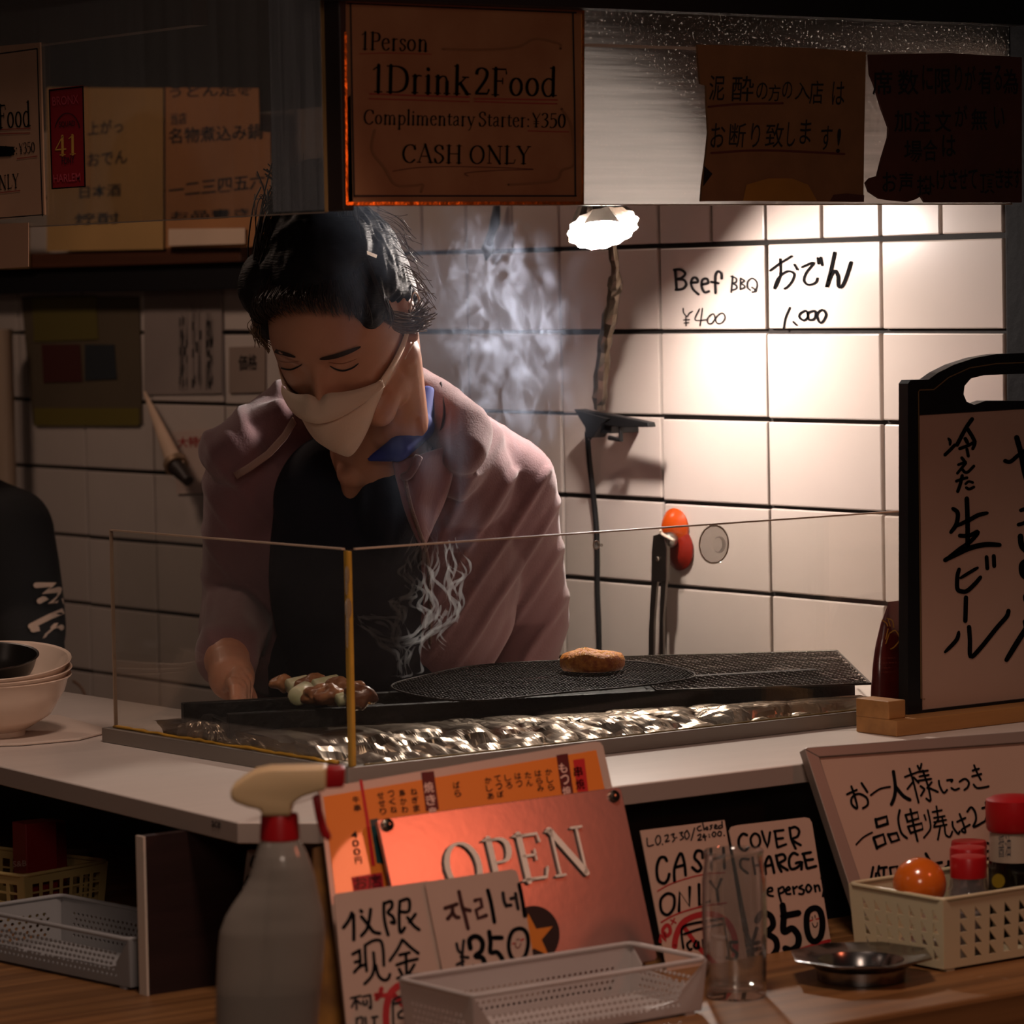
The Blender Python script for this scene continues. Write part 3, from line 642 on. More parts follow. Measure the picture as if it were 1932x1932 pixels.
# ------------------------------------------------------------------ left background on the wall
RB = mat('rail_dark', '100d0f', rough=.55)
y0 = onX(478, 515, WX - .03).y; y1 = 6.6
rl = thing('wall_rail', 'dark rail with a brown ledge running along the left tiles', 'shelf', (WX - .02, (y0 + y1) / 2, 1.565))
MB().bx(WX - .035, WX + .004, y0, y1, 1.555, 1.592).build('rail_board', RB, rl, bevel=.002)
MB().bx(WX - .045, WX + .004, y0 + .01, y1, 1.594, 1.617).build('ledge_board', mat('ledge_wood', '54301f', rough=.5, var=(8, .3), stretch=(1, .3, 8)), rl, bevel=.002)
def wallpaper(name, label, cat, x, q, col, lines, m2=None, group=None, th=.0012):
    pl = (Vector((x, 0, 0)), Vector((-1, 0, 0))); M_ = mat('paper_' + col, col, rough=.8, var=(6, .15))
    ps = [hit(pl, a, b) for a, b in q]; c = sum(ps, Vector()) / len(ps)
    o = thing(name, label, cat, c, group); sheet('paper', pl, q, th, M_, o)
    for l in lines: Ink(pl).txt(l[0], l[1], l[2], l[3], l[4] if len(l) > 4 else .012).build('handwriting', m2 or INKG, o)
    return o
px_ = WX - .05
wallpaper('paper_menu', 'wide cream paper menu on the ledge, leftmost behind the pane', 'paper sign', px_, ((88, 165), (308, 166), (308, 470), (88, 474)), 'b08a55',
  [('上がっ', (165, 255), (232, 250), (0, -26)), ('おでん', (165, 315), (240, 308), (0, -26)), ('日本酒', (150, 375), (228, 370), (0, -24)), ('焼酎', (140, 425), (225, 422), (0, -22))])
wallpaper('paper_menu', 'tan paper menu on the ledge behind the cook\'s head', 'paper sign', px_ - .004, ((312, 165), (488, 166), (490, 248), (510, 250), (512, 465), (312, 468)), 'a97448',
  [('うどん定食', (320, 185), (478, 180), (0, -22)), ('当店', (322, 236), (352, 234), (0, -22)), ('名物煮込み鍋', (318, 272), (495, 262), (0, -30)), ('一二三四五六', (318, 375), (500, 355), (0, -30)), ('お品書き', (322, 415), (470, 408), (0, -16))])
wallpaper('white_card', 'pale card standing on the ledge beneath the tan menu', 'card', px_ - .008, ((318, 432), (462, 430), (462, 460), (318, 464)), 'd5b9a0', [])
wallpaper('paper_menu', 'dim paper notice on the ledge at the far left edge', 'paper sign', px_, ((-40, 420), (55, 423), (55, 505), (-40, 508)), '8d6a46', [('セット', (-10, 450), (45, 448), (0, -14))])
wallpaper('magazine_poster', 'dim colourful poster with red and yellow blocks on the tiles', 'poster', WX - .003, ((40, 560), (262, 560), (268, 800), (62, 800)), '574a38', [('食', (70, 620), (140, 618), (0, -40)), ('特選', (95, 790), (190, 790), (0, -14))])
pl_ = (Vector((WX - .0045, 0, 0)), Vector((-1, 0, 0)))
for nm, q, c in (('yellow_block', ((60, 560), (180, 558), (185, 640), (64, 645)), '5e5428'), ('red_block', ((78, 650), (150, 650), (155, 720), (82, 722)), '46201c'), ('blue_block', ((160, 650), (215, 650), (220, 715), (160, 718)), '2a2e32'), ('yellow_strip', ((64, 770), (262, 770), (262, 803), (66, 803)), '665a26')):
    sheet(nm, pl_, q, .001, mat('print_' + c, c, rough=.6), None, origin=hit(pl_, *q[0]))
for o in list(COL.objects):
    if o.name.split('.')[0] in ('yellow_block', 'red_block', 'blue_block', 'yellow_strip'):
        par = [p for p in COL.objects if p.name == 'magazine_poster'][0]; o.parent = par; o.location -= par.location
wallpaper('price_list', 'white sheet with vertical columns of writing taped to the tiles', 'paper sign', WX - .003, ((272, 545), (418, 545), (418, 742), (272, 745)), '8d7f78',
  [('日本酒一合', (338, 738), (354, 738), (0, -150)), ('生ビール大', (362, 738), (380, 738), (0, -165)), ('焼鳥盛合せ', (388, 738), (402, 738), (0, -150))])
wallpaper('flyer', 'white flyer with red print beside the cook\'s shoulder', 'flyer', WX - .003, ((322, 815), (400, 808), (400, 930), (334, 932)), 'c2aca0', [('大特価', (335, 845), (395, 842), (0, -20))], REDINK)
wallpaper('leaflet', 'small pale leaflet beside the cook\'s head', 'flyer', WX - .003, ((432, 655), (500, 653), (500, 740), (432, 742)), '8f7c70', [('価格', (450, 700), (485, 698), (0, -30))])
# pale tapering horn
a = onX(272, 738, WX - .02); b = onX(330, 872, WX - .045); p = a.lerp(b, .5)
u = thing('shoehorn_blade', 'pale tapering blade-like utensil leaning on the left tiles', 'utensil', p)
mb = MB(); t_ = (b - a); s_ = Vector((0, 1, 0)); rows = []
for i in range(13):
    q = i / 12; c = a + t_ * q; wd = .002 + .020 * q ** .8
    rows.append([c + s_ * wd * math.cos(g_) + Vector((-1, 0, 0)) * wd * .45 * math.sin(g_) for g_ in [j / 12 * 2 * math.pi for j in range(12)]])
mb.grid(rows, closed_u=True); mb.build('blade', mat('pale_horn', 'cdb098', rough=.35, var=(20, .1)), u, smooth='all')
MB().tube([b, b + t_ * .06], .0185, 14).build('ferrule', mat('ferrule', '9a8068', rough=.4, metal=.5), u, smooth=True)
MB().tube([b + t_ * .06, b + t_ * .2 + Vector((0, -.02, -.006))], [.014, .008], 12).build('handle', mat('horn_handle', '2a211d', rough=.5), u, smooth=True)
a = onX(8, 760, WX - .06)
tag(MB().tube([Vector((a.x, a.y, .0)), Vector((a.x, a.y, 1.50))], .016, 16).build('steel_pole', mat('pale_pole', '9d8874', rough=.4), smooth=True, origin=(a.x, a.y, 0)), 'pale blurred pole standing at the left edge of the kitchen', 'pole')
# ------------------------------------------------------------------ serif lettering (drawn with a broad nib)
TH, TN = .092, .034
def sr(x, y, w=.10): return ([(x - w, y), (x + w, y)], TN, 0)
def stem(x, a, b, sb=1, stp=1, w=.10):
    o = [([(x, a), (x, b)], TH, 0)]
    if sb: o.append(([(x - w, a + .012), (x + w, a + .012)], .028, 0))
    if stp: o.append(([(x - (w if stp == 1 else w * .9), b - .012), (x + (w if stp == 1 else .02), b - .012)], .028, 0))
    return o
def ring(cx, cy, rx, ry, a0=0, a1=360, n=20, w=TH):
    return [([(cx + rx * math.cos(math.radians(a0 + (a1 - a0) * i / n)), cy + ry * math.sin(math.radians(a0 + (a1 - a0) * i / n))) for i in range(n + 1)], w, 2)]
G_ = {}
G_['1'] = (.40, stem(.22, 0, .66, 1, 0) + [([(.08, .55), (.22, .65)], .03, 0)])
G_['2'] = (.46, [([(.06, .50), (.10, .62), (.22, .66), (.34, .60), (.36, .48), (.28, .32), (.06, .05)], TH, 1), ([(.05, .035), (.38, .035), (.42, .13)], .055, 0)])
G_['3'] = (.42, [([(.06, .56), (.16, .66), (.30, .62), (.32, .48), (.24, .39), (.16, .37)], TH * .85, 1), ([(.16, .37), (.30, .32), (.35, .20), (.28, .05), (.14, 0), (.04, .06)], TH, 1)])
G_['5'] = (.42, [([(.10, .64), (.34, .65)], .05, 0), ([(.12, .64), (.09, .38)], .035, 0), ([(.09, .38), (.22, .42), (.34, .34), (.35, .18), (.26, .03), (.12, -.01), (.05, .04)], TH, 1)])
G_['0'] = (.46, ring(.22, .32, .155, .31))
G_['4'] = (.46, [([(.30, 0), (.30, .66)], TH, 0), ([(.30, .64), (.04, .22)], .035, 0), ([(.04, .20), (.42, .20)], .05, 0), sr(.30, .012)])
G_['P'] = (.52, stem(.15, 0, .66) + [([(.15, .64), (.34, .64), (.44, .56), (.44, .42), (.36, .33), (.15, .32)], TH, 1)])
G_['D'] = (.68, stem(.15, 0, .66) + [([(.10, .64), (.36, .64), (.54, .54), (.60, .33), (.54, .12), (.36, .02), (.10, .02)], TH, 1)])
G_['F'] = (.52, stem(.15, 0, .66) + [([(.10, .64), (.44, .64), (.455, .53)], .04, 0), ([(.15, .35), (.35, .35)], .035, 0), ([(.35, .42), (.35, .28)], .03, 0)])
G_['E'] = (.56, stem(.15, 0, .66) + [([(.10, .64), (.46, .64), (.475, .53)], .04, 0), ([(.15, .35), (.36, .35)], .035, 0), ([(.36, .42), (.36, .28)], .03, 0), ([(.10, .02), (.46, .02), (.51, .15)], .04, 0)])
G_['L'] = (.54, stem(.15, 0, .66) + [([(.10, .02), (.44, .02), (.49, .15)], .04, 0)])
G_['H'] = (.72, stem(.15, 0, .66) + stem(.56, 0, .66) + [([(.15, .35), (.56, .35)], .035, 0)])
G_['N'] = (.72, [([(.14, .02), (.14, .64)], .035, 0), ([(.12, .66), (.58, 0)], TH, 0), ([(.58, 0), (.58, .64)], .035, 0), sr(.14, .012, .08), sr(.58, .648, .09), sr(.12, .648, .06)])
G_['A'] = (.66, [([(.08, .01), (.32, .68)], .035, 0), ([(.32, .68), (.56, .01)], TH, 0), ([(.17, .24), (.46, .24)], .035, 0), sr(.08, .012, .08), sr(.56, .012, .10)])
G_['Y'] = (.60, [([(.08, .65), (.30, .32)], TH, 0), ([(.52, .65), (.30, .32)], .035, 0), ([(.30, .33), (.30, .01)], TH, 0), sr(.30, .012, .09), sr(.08, .648, .09), sr(.52, .648, .07)])
G_['C'] = (.62, [([(.54, .48), (.50, .60), (.36, .66), (.18, .60), (.08, .42), (.08, .22), (.18, .05), (.36, -.01), (.54, .12)], TH, 1), ([(.545, .46), (.545, .66)], .025, 0)])
G_['O'] = (.72, ring(.35, .325, .27, .335))
G_['S'] = (.48, [([(.38, .50), (.34, .62), (.20, .66), (.08, .56), (.12, .42), (.32, .30), (.40, .16), (.28, .01), (.14, .0), (.06, .16)], TH * .95, 1), ([(.39, .48), (.385, .65)], .022, 0), ([(.055, .18), (.06, 0)], .022, 0)])
G_['e'] = (.42, [([(.07, .25), (.35, .27)], .03, 0), ([(.35, .27), (.30, .40), (.20, .44), (.09, .36), (.06, .20), (.14, .03), (.26, 0), (.36, .09)], TH * .85, 1)])
G_['r'] = (.36, stem(.13, 0, .43, 1, 2, .08) + [([(.13, .32), (.20, .43), (.31, .42)], .05, 1)])
G_['s'] = (.33, [([(.27, .34), (.24, .42), (.13, .43), (.07, .36), (.12, .27), (.24, .19), (.27, .09), (.18, 0), (.09, .01), (.05, .12)], TH * .75, 1)])
G_['o'] = (.46, ring(.22, .215, .155, .21, w=TH * .92))
G_['n'] = (.52, stem(.13, 0, .43, 1, 2, .08) + stem(.38, 0, .30, 1, 0, .08) + [([(.13, .32), (.22, .42), (.33, .42), (.38, .30)], .055, 1)])
G_['m'] = (.78, stem(.13, 0, .43, 1, 2, .08) + stem(.38, 0, .30, 1, 0, .08) + stem(.63, 0, .30, 1, 0, .08) + [([(.13, .32), (.22, .42), (.33, .42), (.38, .30)], .055, 1), ([(.38, .32), (.47, .42), (.58, .42), (.63, .30)], .055, 1)])
G_['i'] = (.26, stem(.13, 0, .43, 1, 2, .08) + [([(.12, .60), (.12, .60001), (.13, .585)], .09, 0)])
G_['l'] = (.26, stem(.13, 0, .70, 1, 2, .08))
G_['k'] = (.50, stem(.13, 0, .70, 1, 2, .08) + [([(.14, .20), (.36, .41)], .035, 0), ([(.22, .27), (.42, .01)], TH * .9, 0), sr(.36, .42, .08), sr(.43, .012, .07)])
G_['d'] = (.50, [([(.36, .70), (.36, .02)], TH, 0), ([(.27, .688), (.36, .688)], .028, 0), ([(.36, .012), (.46, .02)], .028, 0)] + [([(.36, .38), (.22, .43), (.09, .34), (.06, .18), (.14, .02), (.26, 0), (.36, .08)], TH * .8, 1)])
G_['p'] = (.50, stem(.13, -.22, .43, 1, 2, .08) + [([(.13, .34), (.26, .43), (.38, .38), (.43, .22), (.36, .05), (.24, 0), (.13, .07)], TH * .85, 1)])
G_['t'] = (.32, [([(.14, .55), (.14, .10), (.19, .02), (.29, .05)], TH * .85, 1), ([(.04, .42), (.28, .42)], .035, 0)])
G_['a'] = (.42, [([(.07, .33), (.12, .42), (.24, .43), (.29, .34), (.29, .06), (.38, .02)], TH * .8, 1), ([(.29, .26), (.12, .20), (.06, .10), (.13, 0), (.29, .09)], TH * .7, 1)])
G_['y'] = (.46, [([(.08, .42), (.24, .04)], TH * .85, 0), ([(.39, .42), (.20, -.12), (.08, -.20)], .04, 1), sr(.08, .42, .07), sr(.39, .42, .06)])
G_[':'] = (.22, [([(.10, .05), (.115, .04)], .085, 0), ([(.10, .36), (.115, .35)], .085, 0)])
G_['¥'] = (.44, [([(.04, .65), (.21, .34)], TH * .8, 0), ([(.39, .65), (.21, .34)], .035, 0), ([(.21, .34), (.21, .01)], TH * .9, 0), ([(.08, .27), (.34, .27)], .03, 0), ([(.08, .17), (.34, .17)], .03, 0), sr(.21, .012, .08)])
G_[' '] = (.16, [])
def serif(ink, s, p0, p1, up, gap=.0):
    """p0,p1: baseline ends (px), up: vector for 1 em"""
    Wd = sum(G_[c][0] + gap for c in s); ex = ((p1[0] - p0[0]) / Wd, (p1[1] - p0[1]) / Wd); x = 0
    for c in s:
        for pts, w_, mode in G_[c][1]:
            P_ = [Vector((a, b, 0)) for a, b in pts]
            if mode == 1 and len(P_) > 2: P_ = spline(P_, 4)
            vs, fs = stroke2([(q.x, q.y) for q in P_], w_, smooth=False, nib=(min(TN, w_),) if mode else None)
            ink.put([ink.T((p0[0] + ex[0] * (x + v.x) + up[0] * v.y, p0[1] + ex[1] * (x + v.x) + up[1] * v.y)) for v in vs], fs)
        x += G_[c][0] + gap
hp = (Vector((0, HY - .004, 0)), Vector((0, -1, 0)))
SIGNP = mat('aged_laminate', '8c6545', rough=.42, var=(14, .22), c2='7a5034', coat=.2, spec=.4)
# ---- centre sign
pc_ = hit(hp, 878, 200)
t = thing('cover_sign', 'laminated price sign in serif type hanging at the hood corner', 'sign', pc_)
sheet('laminated_sheet', hp, ((652, -14), (1103, 6), (1101, 384), (655, 385)), .002, SIGNP, t)
SIGNP.node_tree.nodes['Principled BSDF'].inputs['Transmission Weight'].default_value = 0
gold = MB(); gp = shift(hp, .0006)
for q in (((655, 381), (1101, 380), (1101, 386), (655, 387)), ((1098, 20), (1103, 20), (1102, 386), (1098, 386)), ((650, 60), (654, 60), (657, 386), (653, 386))):
    gold.prism([hit(gp, *a) for a in q], (0, .003, 0))
gold.build('brass_edge', mat('brass_edge', 'd08a35', rough=.25, metal=1, bump=(90, .4)), t)
ik = Ink(shift(hp, .0002), 600, 0, 660 / 1932)
fr_ = ik.many(9, [(160, 18), (800, 45), (1425, 70)], [(180, 18), (188, 500), (200, 1085)], [(200, 1082), (800, 1082), (1425, 1082)], [(1408, 70), (1418, 600), (1422, 1082)], smooth=False)
ik.build('border_line', INKG, t)
def line(par, s, p0, p1, em, m=INKM, o=(600, 0, 660 / 1932), nm='lettering', pl=None):
    k_ = Ink(shift(pl or hp, .0002), *o); serif(k_, s, p0, p1, em); return k_.build(nm, m, par)
line(t, '1Person', (232, 272), (612, 284), (3, -145))
line(t, '1Drink', (288, 508), (842, 522), (5, -225))
line(t, '2Food', (862, 524), (1325, 532), (5, -225))
line(t, 'Complimentary', (250, 684), (868, 696), (3, -118))
line(t, 'Starter:', (885, 696), (1172, 702), (3, -118))
line(t, '¥350', (1182, 702), (1372, 706), (3, -118))
line(t, 'CASH', (462, 896), (800, 902), (3, -148))
line(t, 'ONLY', (832, 902), (1175, 906), (3, -148))
ul = mat('underline_red', '7c2c24', rough=.6)
for w_, s_ in ((5, ((230, 297), (400, 293), (625, 299))), (8, ((287, 518), (560, 528), (835, 536))), (7, ((285, 545), (560, 553), (835, 561))), (8, ((865, 545), (1100, 548), (1322, 552))), (7, ((865, 560), (1100, 568), (1320, 573))), (6, ((1160, 722), (1270, 726), (1385, 728)))):
    Ink(shift(hp, .0002), 600, 0, 660 / 1932).st(s_, w_).build('red_underline', ul, t)
br_ = mat('underline_brown', '4e2c1c', rough=.6)
Ink(shift(hp, .0002), 600, 0, 660 / 1932).st(((415, 945), (560, 925), (800, 920), (1190, 934), (1000, 940), (820, 955), (830, 972)), 5).build('brown_underline', br_, t)
st_ = mat('water_stain', '6f4c30', rough=.5)
for s_ in (((315, 720), (300, 830), (370, 930), (430, 1020), (530, 1025), (580, 1020), (570, 1060)), ((690, 270), (900, 275), (1100, 260), (1200, 215), (1330, 240), (1340, 270)), ((1345, 600), (1400, 700), (1415, 900), (1350, 940), (1300, 1000), (1050, 1020))): Ink(shift(hp, .00012), 600, 0, 660 / 1932).st(s_, 13).build('stain_line', st_, t)
#
# ---- cardboard notices on the hood pane
CARD = mat('cardboard_amber', '7a5230', rough=.85, var=(30, .2), bump=(60, .3))
CARD2 = mat('cardboard_brown', '4a2216', rough=.85, var=(20, .25), bump=(60, .3))
def cardboard(name, label, q, m):
    ps = [hit(hp, *a) for a in q]; o = thing(name, label, 'sign', sum(ps, Vector()) / len(ps)); sheet('cardboard', hp, q, .003, m, o); return o
q1 = [(1316, 84), (1400, 86), (1520, 90), (1634, 98), (1631, 240), (1629, 381), (1520, 380), (1430, 379), (1323, 380), (1325, 350), (1333, 290), (1337, 250), (1334, 200), (1333, 162), (1322, 158), (1318, 120)]
t1 = cardboard('cardboard_notice', 'amber cardboard notice in thin handwriting below the hood', q1, CARD)
o_ = (1272, 0, 660 / 1932)
def kan(par, lst, up, bold, m=INKG, o=o_, pl=None, sl=0, nm='handwriting'):
    for t_, x, y, w_ in lst:
        k_ = Ink(pl or shift(hp, .0003), *o); k_.txt(t_, (x, y), (x + w_, y + w_ * sl), up, bold); k_.build(nm, m, par)
kan(t1, [('泥', 190, 555, 85), ('酔', 315, 560, 120)], (8, -140), .004)
kan(t1, [('の', 452, 550, 62), ('方', 520, 560, 65), ('の', 595, 545, 55), ('入', 665, 550, 85)], (4, -95), .002)
kan(t1, [('店', 745, 575, 75), ('は', 870, 580, 68)], (6, -130), .002)
kan(t1, [('お', 198, 815, 78), ('断', 300, 815, 90), ('り', 420, 815, 50), ('致', 500, 815, 100), ('し', 620, 810, 45), ('ま', 690, 795, 62), ('す', 805, 830, 62), ('!', 893, 845, 22)], (10, -135), .002)
REDW = mat('worn_red_line', '4e1f14', rough=.7)
for s_ in (((190, 590), (350, 575), (600, 570)), ((205, 845), (500, 830), (940, 850))): Ink(shift(hp, .00025), *o_).st(s_, 12).build('red_underline', REDW, t1)
Ink(shift(hp, .0003), *o_).poly([(165, 915), (212, 960), (160, 1030)]).build('dark_tape', BLACK, t1)
Ink(shift(hp, .0003), *o_).poly([(380, 1110), (400, 1020), (520, 985), (650, 985), (740, 1020), (790, 1110)]).build('amber_patch', mat('amber_patch', '9a6a28', rough=.5, var=(20, .2)), t1)
Ink(shift(hp, .0003), *o_).poly([(860, 1110), (880, 1075), (950, 1068), (1050, 1078), (1048, 1115)]).build('brown_patch', CARD2, t1)
q2 = [(1640, 103), (1790, 100), (1928, 108), (1928, 382), (1745, 382), (1738, 370), (1728, 376), (1712, 381), (1680, 378), (1660, 375), (1640, 362), (1634, 345), (1642, 336), (1656, 332), (1664, 300), (1676, 260), (1677, 240), (1664, 205), (1650, 160), (1642, 140)]
t2 = cardboard('cardboard_notice', 'dark brown torn cardboard notice with four lines at the far right', q2, CARD2)
kan(t2, [('席', 1095, 525, 110), ('数', 1235, 525, 115), ('に', 1370, 500, 60), ('限', 1440, 520, 90), ('り', 1550, 500, 40), ('が', 1605, 500, 60), ('有', 1680, 520, 75), ('る', 1765, 500, 45), ('為', 1815, 520, 85)], (0, -140), .012)
kan(t2, [('加', 1215, 730, 95), ('注', 1325, 730, 90), ('文', 1440, 730, 90), ('が', 1550, 700, 70), ('無', 1640, 720, 90), ('い', 1765, 710, 60)], (0, -120), .012)
kan(t2, [('場', 1270, 895, 100), ('合', 1375, 890, 80), ('は', 1480, 865, 75)], (0, -120), .012)
kan(t2, [('お', 1150, 1060, 80), ('声', 1240, 1060, 80), ('掛', 1340, 1080, 100), ('け', 1450, 1050, 55), ('さ', 1515, 1045, 50), ('せ', 1570, 1045, 50), ('て', 1625, 1045, 50), ('頂', 1690, 1070, 80), ('き', 1775, 1040, 45), ('ま', 1825, 1040, 45), ('す', 1875, 1040, 40)], (0, -110), .012)
# ---- left pane: copy of the sign at the edge and the red sticker
lp = (Vector((HX - .003, 0, 0)), Vector((-1, 0, 0)))
t = thing('cover_sign', 'cut-off laminated price sign at the left edge on the side pane', 'sign', hit(lp, 20, 250))
sheet('laminated_sheet', lp, ((-260, 110), (75, 80), (84, 405), (-250, 440)), .002, mat('aged_laminate_pale', 'a07a60', rough=.4, var=(14, .15)), t)
o2 = (0, 0, 660 / 1932)
kb = Ink(shift(lp, .0002), *o2); kb.many(6, ((-300, 330), (0, 296), (205, 268)), ((205, 268), (218, 700), (235, 1192)), ((-300, 1222), (0, 1204), (238, 1186)), smooth=False); kb.build('border_line', INKG, t)
line(t, '2Food', (-53, 712), (172, 697), (-6, -195), o=o2, pl=lp)
line(t, 'Starter:', (-60, 866), (98, 852), (-3, -95), o=o2, pl=lp)
line(t, '¥350', (106, 850), (195, 840), (-3, -88), o=o2, pl=lp)
line(t, 'ONLY', (-47, 1054), (105, 1036), (-3, -118), o=o2, pl=lp)
Ink(shift(lp, .0005), *o2).poly([(-200, 815), (0, 806), (70, 810), (85, 835), (60, 862), (-200, 872)]).build('black_mark', INKM, t)
for s_ in (((-200, 725), (168, 708)), ((-200, 745), (165, 734)), ((95, 876), (205, 862)), ((-100, 1075), (110, 1052))): Ink(shift(lp, .0002), *o2).st(s_, 5).build('red_underline', ul, t)
t = thing('paper_note', 'pale paper strip under the left edge sign', 'paper sign', hit(lp, 20, 470))
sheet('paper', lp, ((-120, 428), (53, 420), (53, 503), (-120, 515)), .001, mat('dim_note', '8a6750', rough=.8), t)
t = thing('red_sticker', 'upright dark red sticker with a yellow 41 on the side pane', 'sticker', hit(lp, 127, 260))
sheet('sticker', lp, ((92, 168), (156, 161), (161, 352), (98, 357)), .0006, mat('sticker_red', '7c1018', rough=.5), t)
kb = Ink(shift(lp, .0003), *o2); kb.many(7, ((272, 500), (458, 478)), ((458, 478), (470, 1030)), ((470, 1030), (288, 1042)), ((288, 1042), (272, 500)), smooth=False); kb.build('border_line', INKM, t)
line(t, '41', (302, 860), (428, 850), (-2, -160), mat('sticker_gold', 'b98a3c', rough=.5), o=o2, pl=lp)
dk = mat('sticker_dark', '2a0a10', rough=.6); hot = mat('sticker_rose', 'a33a44', rough=.6)
for s_, a, b, h, m_ in (('BRONX', (290, 585), (435, 572), 50, hot), ('SQUAD', (326, 708), (415, 700), 36, dk), ('FDNY', (342, 908), (412, 900), 38, dk), ('HARLEM', (296, 1008), (445, 998), 44, hot)):
    Ink(shift(lp, .0003), *o2).txt(s_, a, b, (-2, -h), .01).build('lettering', m_, t)
Ink(shift(lp, .0003), *o2).st([(372 + 72 * math.cos(a), 745 + 120 * math.sin(a)) for a in [math.radians(200 + 140 * i / 12) for i in range(13)]], 5).build('ring_mark', dk, t)
# ------------------------------------------------------------------ upright black framed board at the right
bp = lean(hz(1690, 1385, ZC), 0, 0); bp = (Vector((0, 2.83, 0)), Vector((0, -1, 0)))
t = thing('upright_signboard', 'upright black framed board with brush writing on a wooden foot', 'sign', hit(bp, 1840, 1380))
FRM = mat('black_lacquer', '121113', rough=.4, bump=(30, .1))
outer = [(1713, 1371), (1713, 724), (1718, 717), (1752, 716), (1770, 703), (1800, 688), (1840, 675), (1880, 668), (1932, 666), (1985, 668), (2030, 676), (2070, 690), (2100, 706), (2118, 704), (2124, 712), (2128, 1300)]
inner_hole = [(1818, 744), (1820, 728), (1832, 714), (1856, 708), (1932, 705), (2000, 706), (2012, 720), (2010, 738), (2000, 750), (1932, 756), (1860, 756), (1838, 764), (1824, 758)]
def ring_sheet(name, pl, o, h, th, m, par):
    # polygon with a hole: bridge the hole to the outline
    i0 = min(range(len(o)), key=lambda i: (o[i][0] - h[0][0]) ** 2 + (o[i][1] - h[0][1]) ** 2)
    return None
bm = bmesh.new()
def loop(q, pl):
    vs = [bm.verts.new(hit(pl, *a) - WLOC(t)) for a in q]; return [bm.edges.new((vs[i], vs[(i + 1) % len(vs)])) for i in range(len(vs))]
paper_hole = [(1735, 783), (1932, 771), (2104, 762), (2108, 1298), (1740, 1340)]
es = loop(outer, bp) + loop(inner_hole, bp) + loop(paper_hole, bp)
bmesh.ops.triangle_fill(bm, use_beauty=True, use_dissolve=False, edges=es, normal=(0, -1, 0))
r_ = bmesh.ops.extrude_face_region(bm, geom=bm.faces[:]); vv = [v for v in r_['geom'] if isinstance(v, bmesh.types.BMVert)]
bmesh.ops.translate(bm, verts=vv, vec=(0, .014, 0)); bmesh.ops.recalc_face_normals(bm, faces=bm.faces)
me = bpy.data.meshes.new('frame'); bm.to_mesh(me); bm.free(); me.materials.append(FRM); o = bpy.data.objects.new('frame', me); COL.objects.link(o); o.parent = t
BRD = mat('board_paper', 'b59380', rough=.55, var=(6, .1))
sheet('writing_board', shift(bp, -.003), [(1730, 778), (2108, 756), (2110, 1300), (1736, 1345)], .004, BRD, t)
GL = mat('gold_line', '8a6f4a', rough=.4, metal=.5)
gl = Ink(shift(bp, .0001)); gl.many(2.2, ((1745, 1319), (1738, 1318), (1733, 740), (1735, 736), (1762, 735), (1790, 712), (1830, 694), (1880, 686), (1932, 684), (1990, 686), (2040, 700)), smooth=False); gl.build('gold_line', GL, t)
wp = shift(bp, -.0028); z1 = (1732, 770, 200 / 1546); z2 = (1732, 1020, 200 / 1546)
A1 = Ink(wp, *z1); A1.st(((440, 440), (470, 480), (465, 540)), 46, taper=.5); A1.st(((535, 540), (470, 610), (395, 680)), 52); A1.st(((790, 160), (700, 290), (570, 535)), 60)
A1.st(((720, 300), (790, 410), (830, 490)), 58); A1.st(((690, 445), (720, 500)), 55); A1.st(((610, 590), (720, 550), (830, 500), (800, 590)), 50); A1.st(((715, 600), (735, 700)), 46)
A1.build('brush_character', INKM, t)
A2 = Ink(wp, *z1); A2.st(((640, 725), (680, 775)), 46); A2.st(((590, 825), (700, 790), (640, 870), (575, 950)), 42); A2.st(((640, 880), (680, 930), (730, 930), (815, 845)), 44); A2.build('brush_character', INKM, t)
A3 = Ink(wp, *z1); A3.st(((560, 1065), (640, 1035), (715, 1015)), 44); A3.st(((645, 985), (620, 1100), (580, 1215)), 50); A3.st(((695, 1105), (740, 1070), (800, 1085)), 38); A3.st(((705, 1160), (750, 1180), (815, 1150)), 42); A3.build('brush_character', INKM, t)
A4 = Ink(wp, *z1); A4.st(((510, 1465), (580, 1530), (560, 1690), (480, 1810)), 66, taper=.2); A4.st(((560, 1720), (750, 1630), (880, 1560), (1010, 1530)), 66, taper=.3); A4.st(((712, 1320), (722, 1600), (725, 2000)), 70)
A4.st(((610, 1860), (740, 1860), (870, 1800), (850, 1850)), 60); A4.st(((870, 1830), (760, 1950), (600, 2060), (400, 2220)), 62, taper=.1)
A4.st(((395, 2215), (560, 2130), (760, 2040), (980, 1990), (1190, 1995)), 78, taper=.2); A4.build('brush_character', INKM, t)
A5 = Ink(wp, *z2); A5.st(((600, 420), (575, 520), (575, 700), (640, 740), (720, 730), (840, 620), (910, 535)), 66, taper=.15); A5.st(((620, 545), (760, 460), (870, 395)), 52, taper=.3); A5.st(((1000, 240), (1012, 405)), 58); A5.st(((1105, 225), (1112, 370)), 60); A5.build('brush_character', INKM, t)
A6 = Ink(wp, *z2); A6.st(((700, 830), (690, 1170)), 66, smooth=False); A6.build('brush_character', INKM, t)
A7 = Ink(wp, *z2); A7.st(((595, 1330), (560, 1450), (395, 1625)), 62, taper=.4); A7.st(((745, 1260), (758, 1450), (768, 1690), (900, 1580), (1150, 1270), (1290, 1110), (1320, 1025)), 66, k=4); A7.build('brush_character', INKM, t)
A8 = Ink(wp, *z1); A8.st(((1440, 430), (1500, 650), (1560, 950), (1640, 1200)), 80); A8.st(((1270, 770), (1350, 780), (1460, 690), (1600, 600), (1750, 560), (1790, 640), (1700, 720)), 60); A8.st(((1620, 430), (1680, 520)), 55); A8.build('brush_character', INKM, t)
